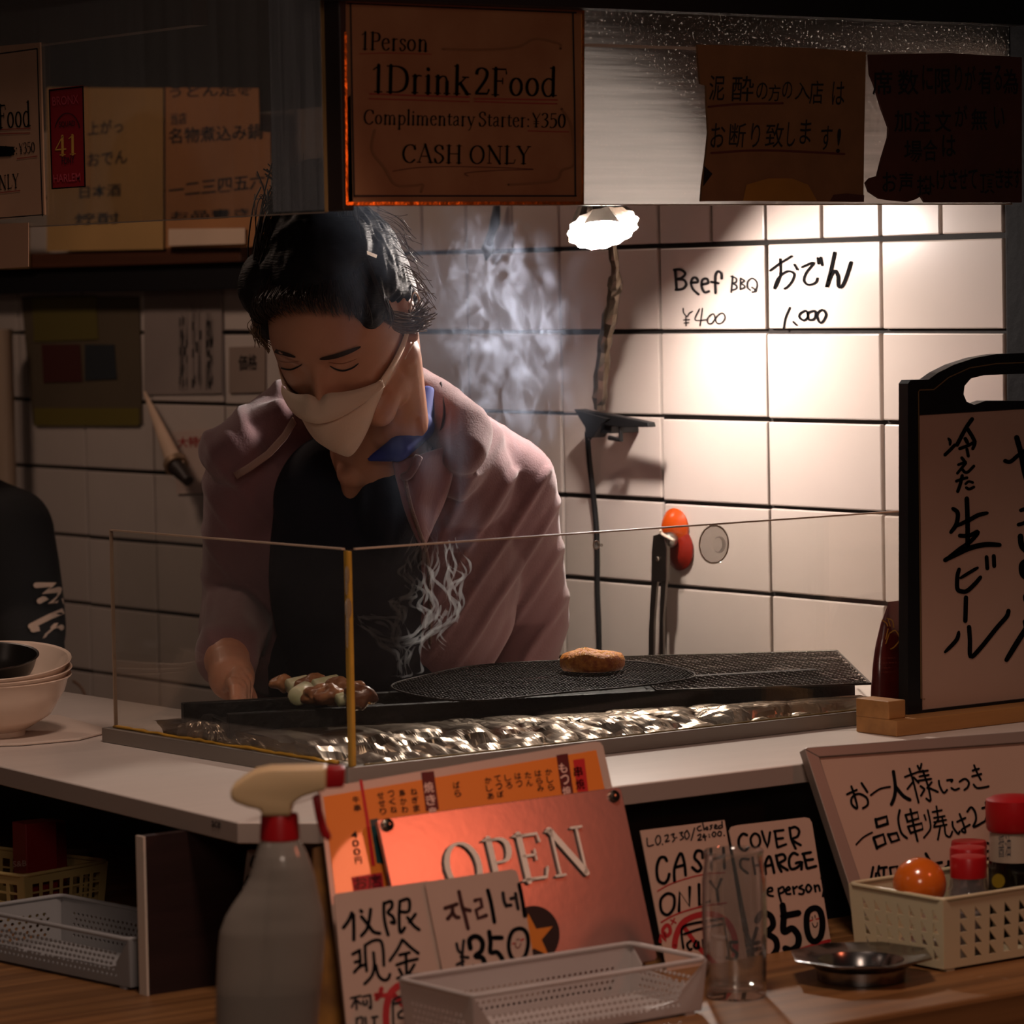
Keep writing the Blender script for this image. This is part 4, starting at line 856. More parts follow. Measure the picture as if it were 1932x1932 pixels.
A9 = Ink(wp, *z1); A9.st(((1500, 1490), (1600, 1460), (1800, 1420)), 55); A9.st(((1465, 1700), (1640, 1650), (1850, 1600)), 55); A9.st(((1600, 1350), (1700, 1600), (1780, 1800)), 55); A9.st(((1495, 1870), (1520, 2020), (1640, 2100), (1800, 2090)), 85); A9.build('brush_character', INKM, t)
A10 = Ink(wp, *z2); A10.st(((1800, 260), (1560, 310), (1510, 400), (1560, 520), (1800, 560)), 85); A10.st(((1700, 240), (1780, 500)), 55); A10.st(((1580, 780), (1560, 830), (1600, 900), (1800, 900)), 60); A10.st(((1700, 1100), (1500, 1400), (1290, 1740)), 80, taper=.2); A10.st(((1560, 1180), (1620, 1450), (1700, 1700), (1800, 1600)), 70); A10.build('brush_character', INKM, t)
WD = mat('pale_wood', 'a3723f', rough=.6, var=(8, .3), stretch=(.4, 9, 9), bump=(20, .2))
def wedge(q, dep, name, zt=None):
    return sheet(name, q[1], q[0], dep, WD, t, bevel=.001)
fb = shift(bp, .016)
sheet('foot_block', fb, ((1747, 1356), (2130, 1312), (2130, 1350), (1747, 1380)), .034, WD, t, bevel=.001)
bb = hz(1700, 1388, ZC)
MB().bx(bb.x - .012, 2.86, 2.80, 2.862, ZC + .0003, ZC + .017).build('foot_base', WD, t, bevel=.001)
MB().bx(bb.x - .012, bb.x + .012, 2.812, 2.862, ZC + .017, ZC + .036).build('foot_block', WD, t, bevel=.001)
# ---- snack bag behind the board
bpz = (Vector((0, 2.872, 0)), Vector((0, -1, 0)))
cb = hit(bpz, 1700, 1370); t = thing('snack_bag', 'dark red foil snack bag standing between guard and signboard', 'bag', (cb.x, 2.875, ZC))
sec = [(1132, .0, 1676, 1760), (1140, .002, 1674, 1764), (1170, .006, 1664, 1772), (1210, .009, 1655, 1778), (1260, .011, 1648, 1782), (1320, .012, 1646, 1784), (1350, .011, 1646, 1784), (1368, .010, 1648, 1783), (1373, .008, 1652, 1780)]
def bagrows(sub):
    rows = []
    for y_, dp, x0_, x1_ in sub:
        a = hit(bpz, x0_, y_ + 4); b = hit(bpz, x1_, y_ - 8); c = (a + b) / 2; hw = (b - a) / 2; row = []
        for k_ in range(24):
            an = k_ / 24 * 2 * math.pi; sg = math.cos(an); sn = math.sin(an)
            q = c + hw * (abs(sg) ** .7 * (1 if sg > 0 else -1)) + Vector((0, 1, 0)) * (dp + .0006) * (abs(sn) ** .8 * (1 if sn > 0 else -1))
            q += Vector((0, 1, 0)) * noise.noise(q * 40) * .002; row.append(q)
        rows.append(row)
    return rows
full_rows = []
for a, b in zip(sec, sec[1:]):
    for j in range(4): full_rows.append(tuple(a[i] + (b[i] - a[i]) * j / 4 for i in range(4)))
full_rows.append(sec[-1])
BAG = mat('bag_foil', '5c1712', rough=.28, var=(18, .6), c2='2a0d0c', spec=.6, bump=(30, .3), coat=.3)
upper = [r for r in full_rows if r[0] < 1340]; lower = [r for r in full_rows if r[0] >= 1336]
MB().grid(bagrows(upper), closed_u=True).build('bag_body', BAG, t, smooth='all')
MB().grid(bagrows(lower), closed_u=True).build('bag_bottom_band', mat('bag_yellow', 'a07c38', rough=.4, var=(60, .6), c2='5a2a14'), t, smooth='all')
bq = (Vector((0, 2.8605, 0)), Vector((0, -1, 0))); kb = Ink(bq, 1640, 1120, 100 / 690)
kb.many(16, ((170, 345), (220, 380), (240, 420)), ((230, 320), (300, 350), (320, 440)), ((250, 340), (270, 420)), ((245, 460), (215, 590)), ((260, 520), (340, 480), (395, 590), (330, 690), (280, 720)), ((260, 520), (215, 650))); kb.build('noodle_print', mat('print_ochre', '9a6e2c', rough=.5), t, .0)
for j, (t_, y_, w_) in enumerate((('Dry snack', 232, 130), ('ingredients', 860, 240), ('spicy flavour', 920, 300), ('contents', 985, 200), ('best before', 1040, 240))):
    if j == 0: continue
    Ink(bq, 1640, 1120, 100 / 690).txt('ニンニク風味スナック菓子'[:6 + j], (100, y_), (100 + w_, y_ - 14), (0, -22)).build('small_print', mat('print_dull', '7a3a2c', rough=.6), t, .0)
# ------------------------------------------------------------------ whiteboard leaning at the right
wb_base = hz(1642, 1778, ZB)
wpl = lean(wb_base, -12, 22)
t = thing('whiteboard', 'leaning whiteboard with handwriting behind the condiment basket', 'whiteboard', wb_base)
WB = mat('whiteboard_face', 'a88a78', rough=.38, spec=.5, var=(7, .08))
sheet('writing_surface', shift(wpl, -.003), ((1545, 1425), (1990, 1392), (2080, 1760), (1660, 1785)), .006, WB, t)
FRW = mat('board_frame', '86766c', rough=.4, metal=.3)
sheet('frame_top', wpl, ((1518, 1413), (1524, 1410), (1990, 1375), (1996, 1396), (1546, 1428)), .012, FRW, t, bevel=.0008)
sheet('frame_side', wpl, ((1518, 1413), (1546, 1428), (1668, 1790), (1638, 1780)), .012, FRW, t, bevel=.0008)
sheet('frame_bottom', wpl, ((1646, 1775), (2085, 1750), (2090, 1765), (1650, 1795)), .012, FRW, t, bevel=.0008)
sp = shift(wpl, -.0028); zz_ = (1580, 1430, 352 / 1932)
def wk(w_, *S, **kw): return Ink(sp, *zz_).many(w_, *S, **kw).build('handwriting', INKM, t)
wk(24, ((145, 295), (180, 400), (205, 520), (150, 480), (150, 410), (220, 370), (300, 410), (315, 480), (265, 520)), ((100, 375), (200, 330)), ((250, 260), (310, 352)))
wk(20, ((345, 385), (440, 320), (545, 298)))
wk(36, ((580, 140), (600, 300), (590, 400), (560, 480)), ((605, 300), (680, 390), (750, 432)))
wk(22, ((745, 110), (790, 260), (840, 460)), ((700, 195), (820, 150)), ((780, 250), (725, 320)), ((790, 200), (840, 255)), ((830, 80), (850, 120)), ((870, 60), (860, 110)), ((830, 145), (935, 130)), ((850, 190), (945, 175)), ((840, 235), (970, 215)), ((885, 130), (940, 300), (965, 440), (920, 420)), ((860, 290), (900, 320)), ((900, 330), (865, 390)), ((975, 250), (930, 310)), ((950, 310), (1040, 350)))
wk(22, ((1050, 235), (1060, 290), (1100, 360), (1135, 330)), ((1135, 230), (1190, 225), (1180, 245)), ((1180, 310), (1215, 330), (1260, 315)))
wk(22, ((1265, 245), (1320, 215), (1360, 250), (1350, 300), (1315, 330)))
wk(22, ((1400, 130), (1465, 110)), ((1395, 190), (1490, 165)), ((1415, 75), (1450, 160), (1485, 225)), ((1410, 275), (1450, 310), (1540, 300), (1565, 292)))
wk(18, ((195, 895), (270, 820), (360, 770)))
wk(30, ((395, 635), (410, 710)), ((395, 640), (510, 605), (520, 680)), ((410, 715), (520, 680)), ((375, 830), (410, 935)), ((375, 825), (475, 790), (500, 885), (415, 925)), ((525, 790), (560, 870), (640, 845), (615, 775), (530, 795)), smooth=False)
wk(24, ((645, 540), (630, 640), (660, 770), (720, 830)))
wk(24, ((755, 530), (790, 700), (830, 860)), ((705, 590), (725, 655)), ((705, 590), (830, 560), (840, 625), (725, 660)), ((730, 710), (760, 780)), ((730, 710), (875, 675), (885, 735), (760, 775)), smooth=False)
wk(20, ((900, 590), (915, 640)), ((935, 540), (960, 660), (960, 740), (895, 825)), ((985, 560), (1080, 540)), ((1025, 500), (1045, 640)), ((1000, 620), (1110, 600)), ((1000, 665), (1125, 640)), ((1040, 640), (1000, 700)), ((1085, 620), (1100, 690)), ((1000, 715), (1130, 690)), ((1065, 710), (1040, 845)), ((1110, 700), (1120, 790), (1165, 815), (1190, 760)))
wk(22, ((1190, 660), (1200, 720), (1250, 785), (1265, 760)), ((1240, 660), (1325, 620)), ((1265, 580), (1310, 700), (1325, 770), (1285, 745), (1370, 690)))
wk(24, ((1345, 555), (1385, 510), (1425, 560), (1435, 640), (1410, 715), (1525, 655)))
wk(24, ((1500, 520), (1600, 490)), ((1535, 460), (1570, 640)), ((1560, 560), (1535, 640)), ((1570, 560), (1640, 620)))
wk(26, ((370, 1130), (345, 1260)), ((400, 1195), (395, 1280)), ((430, 1120), (420, 1180), (445, 1250)), ((440, 1140), (510, 1130)), ((480, 1140), (480, 1250)), ((440, 1255), (530, 1240)), ((545, 1140), (560, 1250)), ((545, 1135), (620, 1120), (620, 1220)), ((560, 1235), (600, 1225)), smooth=False)
wk(30, ((915, 990), (955, 1060)), ((1010, 1095), (1080, 1080)), ((1030, 1160), (1080, 1150)), ((1120, 1130), (1160, 1120)), ((1150, 1070), (1150, 1170)))
wk(26, ((1550, 880), (1580, 885)), ((1555, 965), (1600, 975), (1600, 1100), (1550, 1105)), ((1555, 1040), (1600, 1035)))
# ------------------------------------------------------------------ sheets leaning at the front
FROST = thin_glass('frosted_plastic', tint=(.75, .72, .70), rough=.25, dust=.93, dustcol=(.66, .60, .57), trans_dust=.35, gain=1.3)
FROST2 = thin_glass('grey_frosted_plastic', tint=(.5, .5, .5), rough=.3, dust=.95, dustcol=(.40, .39, .39), trans_dust=.3, gain=1.2)
plA = lean((1.9, 2.582, ZB), 0, 24)
# menu card
plM = shift(plA, -.014)
t = thing('menu_card', 'laminated orange menu card leaning behind the OPEN plate', 'menu', hit(plM, 930, 1905))
LAM = mat('laminate_film', 'b3998a', rough=.25, spec=.6)
sheet('laminate', plM, ((600, 1488), (1122, 1399), (1132, 1400), (1138, 1408), (1165, 1530), (1222, 1842), (655, 1952)), .0015, LAM, t)
sheet('orange_print', shift(plM, .0003), ((610, 1503), (1125, 1415), (1150, 1530), (1205, 1832), (665, 1940)), .0004, mat('menu_orange', 'd9762a', rough=.35, var=(4, .08), coat=.4), t)
MP = shift(plM, .0005); mk = INKG; z5 = (580, 1390, 320 / 1932); z6 = (860, 1390, 320 / 1932)
MAR = mat('menu_maroon', '4a1016', rough=.4); MRED = mat('menu_red', 'b01c22', rough=.4); TEAL = mat('menu_teal', '143a3c', rough=.4)
def pp(name, z, q, m, off=0): Ink(shift(MP, off), *z).poly(q).build(name, m, t, .0)
pp('maroon_band', z5, [(1295, 405), (1440, 390), (1500, 830), (1350, 850)], MAR)
pp('maroon_band', z6, [(1145, 210), (1275, 190), (1340, 640), (1205, 650)], MAR)
pp('red_band', z6, [(1335, 265), (1465, 245), (1510, 620), (1385, 630)], MRED)
pp('red_band', z5, [(590, 490), (625, 488), (700, 930), (775, 1470), (730, 1475), (660, 930)], MRED)
pp('teal_band', z5, [(710, 945), (800, 930), (880, 1450), (790, 1440)], TEAL)
pp('red_band', z5, [(500, 1600), (850, 1545), (880, 1760), (530, 1790)], mat('menu_pink', 'a3202a', rough=.4))
def vt(s, z, x, y, w_, h, m=mk, sl=.14, b=.014):
    for i, c in enumerate(s):
        xx = x + i * h * 1.08 * sl * 1.2; yy = y + (i + 1) * h * 1.10
        Ink(MP, *z).txt(c, (xx, yy), (xx + w_, yy - w_ * .12), (-h * .12, -h * .92), b).build('menu_text', m, t, .0003)
for s, x, y, h in (('かしら', 1025, 355, 78), ('はらみ', 905, 370, 78), ('たん', 790, 390, 80), ('はつ', 675, 400, 80), ('しろ', 560, 420, 78), ('てっぽ', 445, 430, 80), ('かしあ', 335, 450, 80)): vt(s, z6, x, y, 74, h)
vt('もつ焼', z6, 1180, 285, 95, 120, mat('menu_cream', 'd9b0a0', rough=.4)); vt('串焼', z6, 1350, 320, 100, 130, INKM)
for s, x, y, h in (('ばら', 1665, 500, 85), ('ねぎま', 1180, 575, 85), ('鳥かわ', 1045, 590, 85), ('つくね', 920, 600, 82), ('せせり', 800, 620, 82), ('牛串', 520, 665, 85), ('400円', 500, 1065, 88)): vt(s, z5, x, y, 76, h)
vt('焼き鳥', z5, 1335, 500, 110, 130, MATS['menu_cream'])
Ink(MP, *z5).txt('お店', (540, 1750), (860, 1710), (-20, -150), .02).build('menu_text', MAR, t, .0003)
# OPEN plate
t = thing('open_sign', 'brushed metal OPEN plate with a black star badge, leaning', 'sign', hit(plA, 1010, 1850))
CU = mat('plate_metal', 'a88a82', rough=.27, metal=.72, bump=(90, .04))
sheet('plate', plA, ((712, 1550), (716, 1546), (1164, 1485), (1172, 1489), (1240, 1806), (1236, 1812), (790, 1888), (784, 1884)), .004, CU, t, bevel=.0006)
k_ = Ink(shift(plA, .0025)); serif(k_, 'OPEN', (846, 1684), (1122, 1644), (-31, -132))
o = k_.build('letters', mat('letter_pewter', 'e4d6c6', rough=.6), t, 0); md = o.modifiers.new('th', 'SOLIDIFY'); md.thickness = .0012; md.offset = 0
def stud(px, py):
    p = hit(plA, px, py); MB().lathe([(0, -.001), (.0055, -.001), (.0058, .002), (.0052, .0036), (.003, .0048), (0, .0052)], p, 24, axis=plA[1]).build('stud', mat('stud_steel', '8f8578', rough=.22, metal=1), t, smooth=True)
stud(730, 1557); stud(1157, 1503)
bc = (1006, 1764); Ink(shift(plA, .0006)).poly([(bc[0] + 50 * math.cos(a) + 3 * math.sin(a), bc[1] + 55 * math.sin(a) - 4 * math.cos(a)) for a in [i / 40 * 2 * math.pi for i in range(40)]]).build('badge', BLACK, t, 0)
sp_ = []
for i in range(10):
    a = math.radians(-100 + i * 36); r_ = 44 if i % 2 == 0 else 18; sp_.append((1004 + r_ * math.cos(a), 1770 + r_ * 1.08 * math.sin(a)))
bmk = Ink(shift(plA, .0009)); c_ = (1004, 1770)
for i in range(10): bmk.poly([c_, sp_[i], sp_[(i + 1) % 10]])
bmk.build('star', mat('star_orange', 'b86a22', rough=.45), t, 0)
# cash card (left)
pl1 = shift(plA, .006); CARDW = mat('card_white', 'a98f80', rough=.6, var=(12, .08))
t = thing('cash_card', 'white handwritten card with two lines of large characters and a red no-card circle', 'card', hit(pl1, 740, 1930))
sheet('card', pl1, ((630, 1692), (634, 1686), (808, 1662), (816, 1700), (833, 1845), (848, 1960), (660, 1992)), .0012, CARDW, t)
z7 = (620, 1640, 240 / 1588); q_ = shift(pl1, .0004)
def hw(par, pl, z, m, w_, *S, nm='handwriting', **kw): return Ink(pl, *z).many(w_, *S, **kw).build(nm, m, par, 0)
hw(t, q_, z7, INKM, 46, ((290, 545), (250, 640), (185, 730)), ((310, 570), (315, 720), (315, 880)))
hw(t, q_, z7, INKM, 44, ((400, 515), (415, 530)), ((410, 590), (500, 700), (560, 780), (640, 800)), ((525, 500), (510, 620), (480, 740), (410, 830)))
hw(t, q_, z7, INKM, 42, ((690, 420), (690, 560), (710, 700), (745, 820)), ((690, 430), (780, 400), (790, 470), (740, 540), (800, 590), (825, 670), (780, 660)), ((890, 400), (880, 600), (895, 790), (950, 730)), ((890, 400), (1000, 375), (1000, 520), (900, 530)), ((985, 600), (1060, 700), (1130, 755)), ((1085, 560), (1010, 660)))
hw(t, q_, z7, INKM, 40, ((300, 1060), (390, 1010)), ((385, 1010), (395, 1120), (390, 1220)), ((330, 1160), (400, 1140)), ((320, 1285), (380, 1220), (450, 1190)), ((455, 950), (460, 1100), (475, 1270)), ((455, 950), (560, 890), (650, 895), (680, 1000), (690, 1200)), ((560, 1040), (570, 1200), (540, 1330), (450, 1430)), ((590, 1200), (620, 1320), (680, 1380), (740, 1370), (765, 1310)))
hw(t, q_, z7, INKM, 40, ((920, 880), (860, 1000), (765, 1140)), ((930, 885), (1020, 970), (1120, 1050)), ((885, 1070), (1010, 1040)), ((850, 1195), (980, 1150), (1110, 1120)), ((965, 1060), (975, 1320)), ((880, 1245), (915, 1310)), ((1070, 1190), (1010, 1290)), ((860, 1360), (1020, 1325), (1180, 1310)))
hw(t, q_, z7, INKG, 30, ((280, 1610), (400, 1580)), ((345, 1600), (290, 1720)), ((345, 1640), (350, 1745)), ((360, 1640), (400, 1680)), ((430, 1590), (520, 1570)), ((520, 1570), (530, 1730), (505, 1720)), ((430, 1640), (440, 1690), (480, 1680), (475, 1635)))
hw(t, q_, z7, INKG, 30, ((350, 1860), (350, 1990)), ((350, 1870), (420, 1850), (420, 1960)), ((460, 1850), (470, 1960)), ((540, 1850), (610, 1840)), ((570, 1850), (570, 1990)))
hw(t, q_, z7, REDINK, 85, ((1230, 1560), (1150, 1460), (1020, 1420), (880, 1450), (780, 1540), (730, 1680), (715, 1850), (730, 2010)), nm='red_mark')
hw(t, shift(q_, -.0001), z7, REDINK, 75, ((800, 1560), (920, 1680), (1080, 1840), (1150, 1980)), nm='red_mark')
hw(t, shift(q_, -.0002), z7, REDINK, 60, ((590, 1570), (680, 1575), (760, 1570)), ((660, 1490), (640, 1560), (600, 1620)), nm='red_mark')
hw(t, shift(q_, .0002), z7, INKG, 30, ((800, 1660), (810, 1990)), ((800, 1650), (860, 1600), (1020, 1575), (1190, 1570), (1210, 1700), (1220, 1990)), ((820, 1680), (1000, 1630), (1150, 1610)), ((920, 1760), (870, 1800), (880, 1850), (920, 1850)), ((980, 1790), (950, 1850), (1000, 1850), (1000, 1790)), ((1040, 1790), (1045, 1850)), ((1110, 1800), (1080, 1850), (1130, 1850)), ((1150, 1690), (1130, 1850)))
# seat-charge card (right)
pl2 = shift(plA, .0095)
t = thing('charge_card', 'white card with Korean writing and ¥350 stuck over the OPEN plate', 'card', hit(pl2, 915, 1880))
sheet('card', pl2, ((802, 1668), (808, 1663), (966, 1640), (974, 1643), (978, 1652), (994, 1730), (1018, 1880), (850, 1905), (838, 1845)), .001, CARDW, t)
z8 = (800, 1640, 240 / 1932); q_ = shift(pl2, .0004)
BRN = mat('ink_brown', '2e0e0c', rough=.6)
hw(t, q_, z8, BRN, 60, ((320, 590), (400, 565), (500, 530)), ((430, 560), (430, 660), (360, 750)), ((430, 650), (480, 720), (530, 730)), ((530, 340), (570, 520), (620, 700), (670, 900)), ((590, 600), (700, 625)))
hw(t, q_, z8, BRN, 62, ((775, 475), (860, 450), (880, 570), (790, 620), (820, 745), (945, 700)), smooth=False)
hw(t, q_, z8, INKM, 62, ((970, 320), (1020, 520), (1070, 800)))
hw(t, q_, z8, INKG, 55, ((1200, 360), (1215, 480), (1250, 560)), ((1260, 550), (1320, 545)), ((1320, 445), (1395, 430)), ((1390, 370), (1410, 500), (1430, 600)))
hw(t, q_, z8, INKM, 60, ((1445, 230), (1490, 450), (1530, 710)))
hw(t, q_, z8, INKG, 48, ((495, 1130), (520, 1230), (575, 1280)), ((605, 1080), (590, 1200), (580, 1400), (605, 1560)), ((560, 1330), (670, 1340)), ((500, 1450), (600, 1400)))
hw(t, q_, z8, INKM, 78, ((705, 1200), (690, 1080), (760, 1020), (840, 1040), (890, 1120), (870, 1240), (780, 1320), (880, 1340), (920, 1430), (880, 1520), (780, 1530), (750, 1480)))
hw(t, q_, z8, INKM, 72, ((990, 950), (1010, 1100), (1010, 1260), (1110, 1260), (1190, 1370), (1170, 1480), (1080, 1510), (1030, 1470)), ((1060, 1040), (1180, 1040)))
hw(t, q_, z8, INKM, 62, ((1440, 900), (1350, 940), (1295, 1060), (1290, 1220), (1340, 1350), (1430, 1390), (1530, 1320), (1580, 1150), (1570, 1000), (1520, 920)), closed=True)
hw(t, q_, z8, mat('ink_faint', '6a4038', rough=.6), 18, ((1390, 1120), (1395, 1180), (1440, 1190), (1470, 1130)), ((1410, 1060), (1412, 1080)), ((1440, 1050), (1442, 1070)))
hw(t, q_, z8, REDINK, 22, ((1345, 1135), (1375, 1120)), ((1470, 1080), (1515, 1060)), nm='red_mark')
# yellow board and a slanted card behind the bottle
ply = lean((1.8, 2.625, ZB), 0, 24)
o = sheet('yellow_board', ply, ((592, 1600), (640, 1590), (700, 1930), (590, 1950)), .003, mat('yellow_board', '8a5c1c', rough=.7, var=(20, .5), c2='4a2c10'), origin=hit(ply, 640, 1900)); tag(o, 'mustard yellow board standing between spray bottle and menu card', 'board')
pls = lean((1.85, 2.80, ZB), 5, -4)
t = thing('leaning_card', 'dim card with writing leaning under the shelf behind the bottle', 'card', hit(pls, 470, 1780))
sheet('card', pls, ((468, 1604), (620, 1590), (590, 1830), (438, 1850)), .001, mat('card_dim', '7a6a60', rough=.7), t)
hw(t, shift(pls, .0003), (0, 1380, 660 / 1932), INKG, 14, ((1400, 690), (1385, 740), (1410, 750), (1420, 700), (1400, 690)), ((1370, 800), (1400, 790)), ((1370, 800), (1350, 850)))
# ------------------------------------------------------------------ CASH ONLY and COVER CHARGE cards
pc1 = lean((2.2, 2.640, ZB), 0, 18); pc2 = shift(pc1, .003)
t = thing('cover_charge_card', 'white COVER CHARGE ¥350 card with rounded corners behind the tumbler', 'card', hit(pc1, 1500, 1800))
sheet('card', pc1, ((1376, 1568), (1380, 1560), (1390, 1557), (1518, 1542), (1527, 1544), (1532, 1552), (1569, 1786), (1426, 1818)), .001, mat('card_pinkish', 'b29482', rough=.6, var=(12, .06)), t)
z9 = (1370, 1540, 210 / 1449); q_ = shift(pc1, .0004)
hw(t, q_, z9, INKM, 38, ((270, 245), (215, 230), (165, 300), (175, 400), (240, 445), (290, 405)))
hw(t, q_, z9, INKM, 34, ((370, 225), (320, 290), (340, 380), (395, 405), (440, 350), (430, 260)), closed=True)
hw(t, q_, z9, INKM, 34, ((465, 195), (500, 310), (545, 410), (555, 330), (572, 210)), smooth=False)
hw(t, q_, z9, INKM, 34, ((625, 195), (745, 180)), ((635, 200), (665, 400)), ((650, 295), (740, 285)), ((670, 405), (780, 365)))
hw(t, q_, z9, INKM, 36, ((825, 150), (850, 300), (905, 420)), ((830, 160), (900, 140), (950, 190), (930, 260), (860, 305), (970, 375)))
hw(t, q_, z9, INKM, 36, ((290, 560), (200, 560), (190, 660), (280, 740)), nm='handwriting')
hw(t, q_, z9, INKM, 36, ((345, 540), (380, 750)), ((430, 520), (465, 740)), ((360, 650), (440, 630)))
hw(t, q_, z9, INKM, 38, ((515, 750), (510, 620), (560, 520), (600, 620), (625, 735)), ((520, 650), (600, 630)))
hw(t, q_, z9, INKM, 38, ((650, 510), (680, 640), (720, 720)), ((650, 520), (740, 495), (770, 560), (690, 620), (800, 700)))
hw(t, q_, z9, INKM, 38, ((930, 500), (870, 480), (820, 560), (840, 680), (920, 670), (990, 600)), ((910, 610), (980, 600), (980, 690)))
hw(t, q_, z9, INKM, 38, ((995, 490), (1100, 470)), ((1010, 500), (1050, 670)), ((1030, 575), (1130, 560)), ((1060, 680), (1170, 650)))
for (cx, S) in ((0, (((545, 985), (600, 970), (590, 930), (545, 950), (545, 1020), (610, 1040)),)), (1, (((680, 940), (690, 1020), (715, 1110)), ((680, 950), (740, 920), (750, 980), (690, 1010)))), (2, (((780, 970), (830, 950), (810, 920), (775, 960), (790, 1010), (840, 1010)),)), (3, (((870, 920), (885, 1010)), ((875, 950), (920, 915)))), (4, (((990, 900), (950, 930), (1010, 960), (1000, 1010), (950, 1010)),)), (6, (((1150, 900), (1165, 980)), ((1155, 920), (1200, 900), (1220, 970)))), (7, (((1240, 800), (1275, 900), (1260, 1040)),))):
    hw(t, q_, z9, INKM, 30, *S)
hw(t, q_, z9, INKM, 30, ((1070, 890), (1040, 940), (1070, 990), (1110, 940)), closed=True)
hw(t, q_, z9, INKM, 85, ((735, 1160), (750, 1290), (750, 1500), (860, 1460), (940, 1560), (930, 1680), (850, 1740), (770, 1720)), ((740, 1300), (940, 1260)), k=7)
hw(t, q_, z9, INKM, 80, ((1150, 1195), (1060, 1260), (1050, 1450), (1090, 1590), (1160, 1630), (1230, 1560), (1255, 1400), (1225, 1240)), closed=True)
hw(t, q_, z9, INKM, 80, ((400, 1360), (470, 1260), (580, 1300), (610, 1420), (540, 1520), (640, 1600), (660, 1720), (580, 1830), (460, 1800)), k=7)
hw(t, q_, z9, INKM, 50, ((240, 1480), (330, 1640), (400, 1460)), ((330, 1640), (350, 1850)), ((250, 1680), (430, 1640)), ((260, 1760), (440, 1720)))
hw(t, q_, z9, INKG, 14, ((1120, 1390), (1145, 1440), (1180, 1430), (1190, 1385)), ((1120, 1310), (1125, 1340)), ((1155, 1290), (1160, 1320)))
hw(t, q_, z9, REDINK, 14, ((1090, 1365), (1130, 1345)), ((1170, 1340), (1215, 1330)), nm='red_mark')
hw(t, shift(q_, -.0002), z9, REDINK, 45, ((560, 1895), (800, 1800), (1000, 1725), (1200, 1660), (1345, 1620)), nm='red_mark')
t = thing('cash_only_card', 'white CASH ONLY card with a red no-card circle left of the tumbler', 'card', hit(pc2, 1330, 1820))
sheet('card', pc2, ((1208, 1567), (1367, 1547), (1412, 1820), (1262, 1848)), .001, MATS['card_pinkish'], t)
z10 = (1200, 1540, 200 / 1431); q_ = shift(pc2, .0004)
hw(t, q_, z10, INKG, 20, ((148, 295), (160, 400), (235, 385)), ((290, 262), (262, 320), (290, 385), (330, 340), (320, 270), (290, 262)), ((355, 375), (360, 378)), ((390, 265), (430, 250), (425, 300), (395, 345), (450, 330)), ((475, 250), (515, 235), (500, 275), (525, 300), (495, 345)), ((545, 285), (547, 290)), ((590, 225), (630, 215), (610, 250), (640, 290), (600, 320)), ((690, 190), (655, 240), (680, 310), (720, 260), (690, 190)), ((790, 160), (745, 325)))
hw(t, q_, z10, INKG, 20, ((870, 130), (825, 160), (850, 195), (885, 185)), ((900, 95), (920, 185)), ((960, 140), (935, 170), (970, 180), (960, 140)), ((1030, 120), (1000, 130), (1020, 150), (1000, 180)), ((1060, 150), (1090, 130), (1070, 115), (1060, 160), (1100, 165)), ((1150, 120), (1110, 140), (1130, 165), (1160, 150)), ((1160, 70), (1165, 150)))
hw(t, q_, z10, INKG, 20, ((835, 260), (870, 240), (870, 280), (835, 325), (885, 315)), ((920, 240), (900, 285), (950, 270)), ((925, 250), (935, 325)), ((985, 245), (987, 250)), ((990, 275), (992, 280)), ((1050, 210), (1025, 250), (1060, 275), (1075, 225), (1050, 210)), ((1120, 205), (1100, 250), (1140, 265), (1150, 215), (1120, 205)), ((1190, 258), (1192, 260)))
hw(t, q_, z10, INKM, 44, ((415, 600), (385, 555), (320, 570), (280, 700), (300, 860), (380, 905), (430, 850), (450, 780)))
hw(t, q_, z10, INKM, 42, ((520, 880), (520, 700), (600, 500), (650, 620), (670, 795)), ((530, 690), (640, 660)))
hw(t, q_, z10, INKM, 42, ((900, 560), (890, 480), (820, 470), (790, 560), (850, 630), (880, 700), (830, 745), (760, 690)))
hw(t, q_, z10, INKM, 42, ((1010, 440), (1020, 720)), ((1180, 430), (1195, 700)), ((1010, 590), (1180, 540)))
hw(t, q_, z10, INKM, 42, ((420, 1045), (335, 1130), (345, 1280), (430, 1330), (510, 1230), (510, 1080)), closed=True)
hw(t, q_, z10, INKM, 44, ((580, 1280), (590, 1020), (720, 1215), (725, 960)), smooth=False)
hw(t, q_, z10, INKM, 44, ((850, 920), (855, 1200), (990, 1150)), smooth=False)
hw(t, q_, z10, INKM, 42, ((1000, 880), (1090, 1000), (1150, 850)), ((1090, 1000), (1110, 1140)), smooth=False)
hw(t, q_, z10, REDINK, 16, ((290, 1010), (500, 900), (880, 790), (1200, 760)), nm='red_mark')
hw(t, q_, z10, REDINK, 20, ((340, 1430), (550, 1320), (880, 1220), (1220, 1170)), nm='red_mark')
hw(t, shift(q_, -.0001), z10, REDINK, 80, ((520, 1760), (540, 1620), (620, 1450), (760, 1360), (930, 1320), (1100, 1340), (1250, 1450), (1330, 1640), (1340, 1820), (1280, 2000), (1120, 2100)), nm='red_mark')
hw(t, shift(q_, -.0002), z10, REDINK, 60, ((650, 1500), (780, 1680), (900, 1830), (1150, 2060)), nm='red_mark')
hw(t, q_, z10, REDINK, 50, ((330, 1690), (330, 1600), (400, 1680), (390, 1580)), smooth=False, nm='red_mark')
hw(t, q_, z10, REDINK, 50, ((410, 1470), (360, 1540), (400, 1620), (460, 1570), (450, 1490)), closed=True, nm='red_mark')
hw(t, q_, z10, REDINK, 20, ((470, 1400), (540, 1440)), ((520, 1380), (480, 1460)), nm='red_mark')
